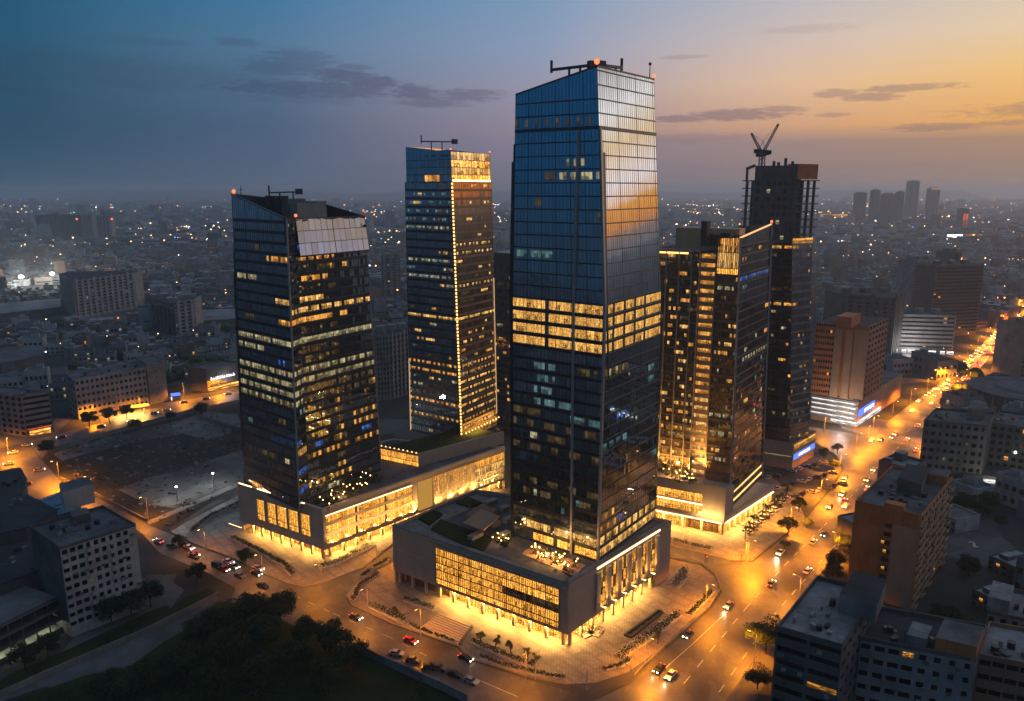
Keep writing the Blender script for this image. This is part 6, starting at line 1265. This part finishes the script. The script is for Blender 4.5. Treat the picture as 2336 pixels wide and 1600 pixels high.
qz = 27; qf, qr = at(2108, 962, qz), at(2252, 975, qz); qd = Vector((16, 20, 0)); t, P = block('pale seven storey flats with balconies at the right kerb of the avenue', 'apartment block', 'apartment_block', [qf+qd, qf, qr, qr+qd], qz, 7, [M_GREY, dict(wm=M_CREAM, bays=9, pat=[.5, .3, .6], sill=.42, head=.12, litf=dimlit(91, .05), balcony=3), M_GREY, M_GREY]); clutter(t, [(2112, 958), (2245, 970), (2260, 945), (2140, 935)], qz, 12, 4); rbox(t, [(2205, 955), (2245, 958), (2248, 940), (2210, 938)], qz, 5, M_CREAM)
qf, qr = at(2262, 968, 24), at(2420, 990, 24); t, P = block('dark flats with a few orange windows at the right edge', 'apartment block', 'apartment_block', [qf+qd, qf, qr, qr+qd], 24, 7, [M_GREY, dict(wm=M_GREY, bays=9, pier=.4, litf=dimlit(93, .10)), M_GREY, M_GREY]); clutter(t, [(2262, 962), (2336, 968), (2336, 940), (2280, 935)], 24, 8, 6)
p = at(2280, 1100); t = thing('lit_yard_building', 'low building with a white lit front behind the orange block', 'workshop', p); b = MB(); b.box((p.x, p.y, 0), (34, 16, 5), -.3); b.build('wall', M_GREY, t); b = MB(); b.box((p.x-2, p.y-9.5, 2.2), (20, .4, 1.8), -.3); b.build('lit_front', L_WHITE, t); lamp('yard_lamp', 'POINT', (p.x-4, p.y-16, 5), 3200, (.9, 1, .8), t, .5)
# orange block
oz = 31; oL, oF, oR = at(1951, 1147, oz), at(2102, 1182, oz), at(2172, 1094, oz); t, P = block('orange and beige ten storey block right of the avenue', 'apartment block', 'apartment_block', [oL, oF, oR, oR+(oL-oF)], oz, 10, [M_RUST, dict(wm=M_TAN, bays=9, pier=.35, sill=.35, head=.1, balcony=2, litf=dimlit(95, .02)), M_TAN, M_RUST])
fO = wall(oL, oF, 0, 40); us = [uat(fO, x, 25) for x in (2013, 2038)]; b = MB(); fO.box(b, us[1], .985, 0, oz-4.2, 0, .5); b.build('beige_panel', M_TAN, t); b = MB(); fO.box(b, 0, us[0], 0, oz-4.2, 0, .35); b.build('orange_panel', M_RUST, t); acc = []
for k in range(9):
    q = MB(); fO.quad(q, us[0]+.03, us[1]-.03, 2+k*2.9, 3.4+k*2.9, .02); q.build('window', M_WIN, t)
    if k in (3, 5, 6): q = MB(); fO.quad(q, us[0]+.04*(k % 2), us[0]+.05+.04*(k % 2), 2.2+k*2.9, 3.2+k*2.9, .05); q.build('lit_window', L_AMBER, t)
b = MB(); fO.box(b, us[0], us[1]+.12, oz-3, oz+2.4, -3, .4); b.build('stair_head', M_RUST, t)
rbox(t, [(2045, 1118), (2100, 1135), (2115, 1095), (2065, 1085)], oz, 4.5, M_GREY, M_ROOF_D); rbox(t, [(2115, 1100), (2160, 1108), (2165, 1092), (2122, 1085)], oz, 3, M_RUST); clutter(t, [(1975, 1140), (2095, 1172), (2150, 1105), (2030, 1085)], oz, 16, 8)
# flat roofed block in the right foreground
fz_ = 40; wL, wF, wR = at(1771, 1437, fz_), at(1922, 1481, fz_), at(2000, 1355, fz_); t, P = block('flat roofed grey block with curved balconies in the lower right foreground', 'apartment block', 'apartment_block', [wL, wF, wR, wR+(wL-wF)], fz_, 13, [dict(wm=M_GREY, bays=2, pier=.1, sill=.5, head=.08, litf=lambda k, c, u, z: 'a' if (k, c) == (9, 1) else None, balcony=0), dict(wm=M_GREY, bays=7, pier=.5, sill=.4), M_GREY, M_GREY], M_ROOF_L, 1.0)
rbox(t, [(1912, 1394), (1996, 1424), (2020, 1362), (1945, 1340)], fz_, 4.2, M_ROOF_L, M_ROOF_D); clutter(t, [(1795, 1430), (1905, 1462), (1935, 1400), (1850, 1330)], fz_, 9, 12, .8)
wz = 35; g0, g1_, = at(1960, 1460, wz), at(2226, 1512, wz); gd_ = (wR-wF).normalized()*16; t, P = block('long grey wing with dark windows to the right of the flat roofed block', 'apartment block', 'apartment_block', [g0+gd_, g0, g1_, g1_+gd_], wz, 11, [M_GREY, dict(wm=M_WHITE, bays=8, pat=[.35, .3, .25, .2, .5, .55, .6, .6], sill=.38, head=.2, litf=lambda k, c, u, z: 'a' if (k, c) == (10, 3) else None), M_GREY, M_GREY], M_ROOF_D, .9)
rbox(t, [(2130, 1490), (2224, 1512), (2240, 1465), (2150, 1445)], wz, 3.6, M_RUST, M_ROOF); rbox(t, [(2065, 1470), (2112, 1482), (2125, 1452), (2080, 1440)], wz, 2.4, M_ROOF_L, M_ROOF_L); clutter(t, [(1980, 1462), (2130, 1490), (2150, 1440), (2010, 1420)], wz, 8, 14, .8)
h0, h1 = at(2232, 1500, 33), at(2460, 1545, 33); t, P = block('brown flats with an untidy pale roof at the lower right corner', 'apartment block', 'apartment_block', [h0+gd_, h0, h1, h1+gd_], 33, 10, [M_BROWN, dict(wm=M_BROWN, bays=7, pier=.12, sill=.5, head=.1), M_BROWN, M_BROWN], M_ROOF_L); clutter(t, [(2240, 1498), (2400, 1525), (2400, 1480), (2260, 1455)], 33, 12, 15)
h0, h1 = at(2250, 1400, 26), at(2440, 1440, 26); t, P = block('stepped white house with pale roofs at the right edge', 'apartment block', 'apartment_block', [h0+gd_, h0, h1, h1+gd_], 26, 8, [M_GREY, dict(wm=M_WHITE, bays=7, pier=.5), M_GREY, M_GREY], M_ROOF_L); rbox(t, [(2250, 1390), (2300, 1402), (2310, 1365), (2262, 1352)], 26, 3.5, M_WHITE, M_ROOF_L); clutter(t, [(2260, 1395), (2400, 1425), (2400, 1390), (2280, 1360)], 26, 8, 16)
def aircon(t, f, zs, n, seed, u0=.03, u1=.97):
    rr = random.Random(seed)
    for i in range(n):
        u, z = rr.uniform(u0, u1), rr.choice(zs)+.5; b = MB(); f.box(b, u, u+.9/f.w, z, z+.65, .0, .4); b.build('air_conditioner', rr.choice((M_EQUIP, M_WHITE, M_GREY)), t)
for o_, f_, h_, n_, k_ in ((wF, None, 40, 0, 0),): pass
for lab_, fa, h_, fl_n, n_ in (('flat roofed grey block with', wall(wL, wF, 0, 45), 40, 13, 16), ('long grey wing', wall(g0, g1_, 0, 40), 35, 11, 22), ('orange and beige', wall(oF, oR, 0, 40), 31, 10, 18), ('pale ten storey', wall(f1, r1, 0, 40), 28, 9, 18)):
    t_ = [o for o in scene.objects if o.get('label', '').startswith(lab_)][0]; aircon(t_, fa, zlist(h_*.3, h_-3, 3.1), n_, len(lab_))
# far skyline on the right
for i, (x0, x1, yb, yt, l, wm) in enumerate([(1951, 1972, 508, 440, 'dim blocky tower at the left end of the far skyline', M_GREY), (1988, 2002, 508, 434, 'dim tower second from the left in the far skyline', M_GREY), (2012, 2036, 512, 442, 'broad dim block in the middle of the far skyline', M_GREY), (2046, 2057, 510, 438, 'narrow dim block beside the tallest tower of the far skyline', M_GREY), (2068, 2090, 500, 413, 'tallest dark tower with a notched top on the far skyline', M_GREY), (2116, 2138, 500, 430, 'dark tower with an amber lit top edge on the far skyline', M_GREY)]):
    a = at(x0, yb); h_ = z_at(yt, a.y); t = ribbed(l, 'high_rise', [(x0, yb), (x1, yb)], h_, 3, wm, seed=20+i, lit_=0, cat='high-rise')
    if i == 5: f = wall(at(x0, yb), at(x1, yb), 0, h_); b = MB(); f.box(b, 0, 1, h_-6, h_-1, 1.2, 3); b.build('lit_top_edge', L_AMBER, t)
a = at(2194, 528); t = ribbed('slim tower glowing red far away on the right', 'high_rise', [(2192, 528), (2206, 528)], z_at(478, a.y), 2, M_GREY, seed=33, lit_=0, cat='high-rise'); f = wall(at(2192, 528), at(2206, 528), 0, 99); b = MB(); f.box(b, .1, .4, 4, z_at(488, a.y), 1.2, 2); b.build('red_light_panel', L_RED, t); b = MB(); f.box(b, .55, .85, 4, z_at(488, a.y), 1.2, 2); b.build('red_light_panel', L_RED, t)
# ------------------------------------------------------------------ the low city
def house_mesh(seed):
    rr = random.Random(seed); b = MB(); w, d, h = 14, 10, 8; b.box((0, 0, 0), (w, d, h), 0, 0, 1); b.box((rr.uniform(-3, 3), rr.uniform(-2, 2), h), (4, 3, 2.4), 0, 0, 1); b.box((rr.uniform(-5, 5), 3, h), (2, 2, 1.5), 0, 0, 1)
    for sx in (-1, 1): b.box((sx*(w/2-.15), 0, h), (.3, d, .8), 0, 0)
    for sy in (-1, 1): b.box((0, sy*(d/2-.15), h), (w-.6, .3, .8), 0, 0)
    for k in range(2):
        for i in range(5):
            x = -5.6+i*2.8; z = 1.2+k*3.6
            for y, s in ((-d/2-.03, -1), (d/2+.03, 1)): b.box((x, y, z), (1.5, .12, 1.5), 0, 3 if rr.random() < .06 else 2)
    return b
H_W, H_G, H_B, H_R, H_RD, H_RL = solid('weathered_white_wall', (.34, .33, .32), .85, .3, .2, .2, stain=.5), solid('weathered_grey_wall', (.17, .17, .175), .85, .3, .2, .2), solid('weathered_tan_wall', (.14, .11, .09), .85, .3, .2, .2), solid('old_roof', (.12, .12, .125), .9, .5, .2, .2), solid('black_roof', (.03, .03, .032), .9, .5, .2, .2), solid('pale_old_roof', (.30, .30, .31), .9, .4, .2, .2, stain=.5)
hm_ = [[H_W, H_R], [H_G, H_RD], [H_B, H_RL], [M_BROWN, H_R], [H_W, M_BLUE], [H_G, H_RL]]
HS = [house_mesh(i).build('house', hm_[i]+[M_WIN, L_PALE if i % 2 else L_AMBER]) for i in range(6)]
def inpoly(p, poly):
    r = False; n = len(poly)
    for i in range(n):
        a, b = poly[i], poly[i-1]
        if (a[1] > p[1]) != (b[1] > p[1]) and p[0] < (b[0]-a[0])*(p[1]-a[1])/(b[1]-a[1])+a[0]: r = not r
    return r
W = lambda pts: [xy(at(*p)) for p in pts]
def grow(p0, d): return [(p0[0]+d*x, p0[1]+d*y) for x, y in ((1, 0), (.7, .7), (0, 1), (-.7, .7), (-1, 0), (-.7, -.7), (0, -1), (.7, -.7))]
NO = [W(AV_L+AV_R), W(FRONT), W([(-200, 1010), (98, 1000), (290, 945), (560, 880), (760, 845), (800, 870), (600, 930), (440, 950), (120, 1030)]), W([(60, 1010), (556, 900), (900, 870), (1150, 860), (1700, 880), (1960, 960), (2080, 900), (2140, 1000), (2000, 1150), (1700, 1660), (1000, 1700), (-200, 1700), (-200, 1100)]), W([(1820, 960), (2070, 960), (2070, 850), (1830, 870)])]
holes = [(at(x, y), r) for x, y, r in [(95, 985, 36), (60, 975, 36), (270, 940, 40), (200, 945, 30), (350, 915, 34), (490, 885, 30), (240, 715, 75), (160, 715, 50), (425, 765, 34), (375, 758, 34), (70, 725, 80), (500, 740, 60), (40, 840, 40), (60, 855, 40), (1975, 805, 60), (2110, 805, 70), (2175, 765, 70), (2100, 712, 60), (2170, 668, 50), (2370, 875, 40), (2338, 938, 36), (2228, 1240, 14), (2280, 1100, 22), (890, 915, 40), (893, 682, 45), (1155, 990, 34), (52, 660, 30), (122, 652, 30), (1930, 895, 70), (150, 1180, 60), (0, 1180, 60)]]
holes += [(at(*p), r) for *p, r in ((2190, 960, 27, 26), (2330, 975, 24, 28), (2060, 1130, 31, 27), (2000, 1400, 40, 24), (1850, 1400, 40, 24), (2100, 1480, 35, 24), (2220, 1480, 35, 20), (2330, 1500, 33, 26), (2340, 1400, 26, 26))]
cand = []
for iy in range(0, 90):
    for ix in range(-60, 61):
        u, v = ix*23+R_.uniform(-5, 5), iy*19+R_.uniform(-4, 4)+160; a = .42
        x, y = u*math.cos(a)-v*math.sin(a)+v*.42, u*math.sin(a)*.35+v; p = (x, y)
        s_ = proj((x, y, 4))
        if not (-60 < s_[0] < 2400 and 560 < s_[1] < 1640) or any(inpoly(p, q) for q in NO) or any((x-h.x)**2+(y-h.y)**2 < r*r for h, r in holes): continue
        if R_.random() < .16: continue
        cand.append((y, x))
cand.sort(); first = {}; near_, far_ = cand[:290], cand[290:]
zones = lambda x, y: ('low house in the crowded quarter right of the avenue' if x > 60 else 'low house in the dark quarter beyond the left road' if x < -60 else 'low house seen in the gaps behind the glass towers')
kinds = ['white walled', 'dark grey', 'cream walled', 'brown', 'blue roofed', 'pale roofed grey']
for y, x in near_:
    k = R_.choices(range(6), [4, 4, 3, 1, 1, 3])[0]; l = kinds[k]+' '+zones(x, y); sc = (R_.uniform(.7, 1.35), R_.uniform(.8, 1.5), R_.uniform(.6, 1.7)); rz = R_.choice((.35, .35, .35+1.57, .62))+R_.uniform(-.1, .1)
    if k not in first: o = HS[k]; first[k] = 1; o.location = (x, y, .02); o.rotation_euler = (0, 0, rz); o.scale = sc; tag(o, l, 'house', 'low houses of the city')
    else: o = dup(HS[k], (x, y, .02), rz, sc, l, 'low houses of the city')
def mass(name, pts, label, hmin, hmax, cat):
    b = MB(); rr = random.Random(9)
    for y, x in pts:
        s_ = rr.uniform(.7, 1.5); h = rr.uniform(hmin, hmax)*(2.2 if rr.random() < .06 else 1); rz = rr.choice((.35, 1.92, .6)); k = rr.randrange(4); w_, d_ = 15*s_, 11*s_; b.box((x, y, .02), (w_, d_, h), rz, k, 4+rr.randrange(3)); b.box((x+rr.uniform(-3, 3), y, h), (4, 3, 2.2), rz, k, 4+rr.randrange(3))
        if rr.random() < .5: b.box((x-math.sin(rz)*-.0, y, h*.3), (w_*.8, d_+.3, 1.3), rz, 7)
        if rr.random() < .22: b.box((x+rr.uniform(-4, 4)*s_, y-d_*.5-.1, h*.5), (2.2, 1.2, 1.6), rz, 8+rr.randrange(2))
    return tag(b.build(name, [H_W, H_G, H_B, M_BROWN, H_R, H_RD, H_RL, M_WIN, L_PALE, L_AMBER]), label, cat, None, 'stuff')
mass('low_city_houses', far_, 'low houses of the middle distance running together behind the towers', 5, 12, 'houses')
dist = []
rr = random.Random(77)
while len(dist) < 5200:
    yy = 1750+(rr.random()**1.6)*7000; xx = rr.uniform(-.78, .78)*yy*1.0
    if abs(xx) < 7000 and rr.random() < .9: dist.append((yy, xx))
b = MB()
for y, x in dist:
    s_ = (y/1800)**.55; w_, d_, h = rr.uniform(12, 34)*s_, rr.uniform(12, 26)*s_, rr.uniform(6, 14)*(3 if rr.random() < .03 else 1)*min(1.5, s_); b.box((x, y, .02), (w_, d_, h), rr.uniform(0, 1.5), rr.randrange(4))
tag(b.build('distant_city', [H_G, H_W, H_RD, H_B]), 'hazy mass of city blocks reaching to the horizon', 'city', None, 'stuff')
# dark street trees between the houses on the right
for i in range(34):
    for _ in range(40):
        x, y = R_.uniform(95, 330), R_.uniform(190, 470)
        sp2 = proj((x, y, 0))
        if sp2[0] < 2380 and sp2[0] > 1700 and not any(inpoly((x, y), q) for q in NO) and not any((x-h.x)**2+(y-h.y)**2 < r*r*.6 for h, r in holes) and not any((x-cx)**2+(y-cy_)**2 < 80 for cy_, cx in near_): break
    else: continue
    dup(T2, (x, y, 0), R_.uniform(0, 6), R_.uniform(.5, .9), 'dark tree among the unlit yards right of the avenue', 'dark trees among the right hand houses')
# trees of the far districts
b = MB()
for i in range(900):
    y = 440+rr.random()**1.4*2400; x = rr.uniform(-.72, .72)*y
    if any(inpoly((x, y), q) for q in NO) or any((x-h.x)**2+(y-h.y)**2 < r*r*.8 for h, r in holes): continue
    for j in range(rr.randint(2, 5)): b.ball((x+rr.uniform(-9, 9), y+rr.uniform(-6, 6), rr.uniform(3, 6)), rr.uniform(3, 5.5), 7, 0, .8)
tag(b.build('distant_trees', M_LEAF), 'dark tree clumps scattered among the far houses', 'trees', None, 'stuff')
b = MB(); rr = random.Random(31); lot = W([(100, 1025), (330, 975), (550, 925), (552, 1095), (430, 1175), (385, 1200), (206, 1122)])
for i in range(2600):
    q = rr.choice(lot); x = rr.uniform(min(p[0] for p in lot), max(p[0] for p in lot)); y = rr.uniform(min(p[1] for p in lot), max(p[1] for p in lot))
    if not inpoly((x, y), lot) or rr.random() > .35+.65*math.sin(x*.11+y*.07)**2: continue
    w_ = rr.uniform(.2, 1.1)*(2.2 if rr.random() < .05 else 1); b.box((x, y, .03), (w_, w_*rr.uniform(.5, 1.6), w_*rr.uniform(.15, .5)), rr.uniform(0, 3), rr.randrange(3))
tag(b.build('rubble', [M_CONC, M_SOIL, M_LOT]), 'scattered rubble and spoil on the vacant lot', 'rubble', None, 'stuff')
b = MB()
for i in range(420):
    x = rr.uniform(min(p[0] for p in lot), max(p[0] for p in lot)); y = rr.uniform(min(p[1] for p in lot), max(p[1] for p in lot))
    if inpoly((x, y), lot) and math.sin(x*.07-y*.05) > .1: leafy(b, (x, y, .5), rr.uniform(.8, 2.2), 22, rr, .45, .4)
tag(b.build('weeds', M_LEAF), 'dark weeds growing over the vacant lot', 'weeds', None, 'stuff')
# small city lights
def city_lights(n, seed):
    rr = random.Random(seed); b = MB(); cols = [glow('city_light_amber', (1, .42, .1), 9), glow('city_light_white', (.9, .93, 1), 8), glow('city_light_warm', (1, .66, .3), 9), glow('city_light_red', (1, .12, .04), 8), glow('city_light_blue', (.12, .3, 1), 4), glow('city_light_teal', (.5, .9, 1), 3)]
    made = 0; cl = [(rr.uniform(-.6, .6), rr.uniform(900, 6500)) for _ in range(60)]
    lines = [((rr.uniform(-.65, .65), rr.uniform(700, 5000)), rr.uniform(-1.2, 1.2), rr.uniform(200, 900)) for _ in range(26)]
    while made < n:
        if rr.random() < .34:
            c, a_, L = rr.choice(lines); q = rr.uniform(-.5, .5)*L*c[1]/1500; y = c[1]+math.sin(a_)*q; x = c[0]*c[1]+math.cos(a_)*q
        elif rr.random() < .45: c = rr.choice(cl); y = c[1]+rr.gauss(0, 60+c[1]*.02); x = c[0]*c[1]+rr.gauss(0, 30+c[1]*.03)
        else: y = 460+rr.random()**1.9*9500; x = rr.uniform(-.72, .72)*y
        p = (x, y)
        if abs(x) > 7000 or y < 440 or any(inpoly(p, q) for q in NO): continue
        r = .46*(y/600)**.9*rr.choice((.6, .8, 1, 1, 1.5)); k = rr.choices(range(6), [40, 22, 26, 5, 3, 4])[0]; z = rr.uniform(7, 12) if y > 900 else rr.uniform(6, 10)
        v = [(x-r, y, z), (x, y-r, z), (x+r, y, z), (x, y+r, z)]; t, bt = (x, y, z+r*.8), (x, y, z-r*.8)
        for i in range(4): b.tri(v[i], v[(i+1) % 4], t, k); b.tri(v[(i+1) % 4], v[i], bt, k)
        made += 1
    return tag(b.build('city_lights', cols), 'countless small lamps glittering over the far city', 'city lights', None, 'stuff')
city_lights(2500, 3)
for x, y, w_, mts, l in [(1968, 612, 60, [(0, L_AMBER, .3), (.35, G_SIGNW, .5)], 'bright blue white and orange lit stand far to the right'), (2210, 545, 100, [(0, G_SIGNW, .35), (.4, L_RED, .25), (.7, L_AMBER, .3)], 'cluster of red and white shop lights below the red tower'), (1935, 500, 130, [(0, L_AMBER, .5), (.55, L_SHOP, .2), (.8, L_AMBER, .2)], 'row of amber lights at the foot of the far skyline'), (445, 537, 40, [(0, L_AMBER, .5), (.6, L_SHOP, .4)], 'orange glowing depot lights left of the slanted tower')]:
    p, q = at(x-w_/2, y), at(x+w_/2, y); f = wall(p, q, 0, 60); t = thing('lit_market', l, 'market', p); h_ = (p-q).length*.07+3; b = MB(); f.box(b, 0, 1, 0, h_*1.2, -8, -.2); b.build('wall', M_GREY, t)
    for u, m_, wd in mts: b = MB(); f.box(b, u, u+wd, h_*.3, h_, 0, .6); b.build('lit_front', m_, t)
# ------------------------------------------------------------------ camera and render
cam = bpy.data.cameras.new('camera'); cam.sensor_width = 36; cam.lens = 36*F/2336; cam.clip_start = 1; cam.clip_end = 60000
co = bpy.data.objects.new('camera', cam); COL.objects.link(co); co.location = (0, 0, H); co.rotation_euler = (math.pi/2-PITCH, 0, 0); scene.camera = co
vs = scene.view_settings; vs.view_transform = 'Standard'; vs.look = 'None'; vs.exposure = 0; vs.gamma = 1
cy = scene.cycles; cy.max_bounces = 5; cy.diffuse_bounces = 2; cy.glossy_bounces = 3; cy.transmission_bounces = 1; cy.volume_bounces = 2; cy.transparent_max_bounces = 4
cy.caustics_reflective = False; cy.caustics_refractive = False; cy.sample_clamp_indirect = 3; cy.sample_clamp_direct = 0; cy.use_denoising = True
try: cy.denoiser = 'OPENIMAGEDENOISE'; cy.denoising_input_passes = 'RGB_ALBEDO_NORMAL'; cy.denoising_prefilter = 'ACCURATE'
except Exception: pass
cy.use_adaptive_sampling = True; cy.adaptive_threshold = .015
for o in list(scene.objects):
    if '_o' in o: del o['_o']
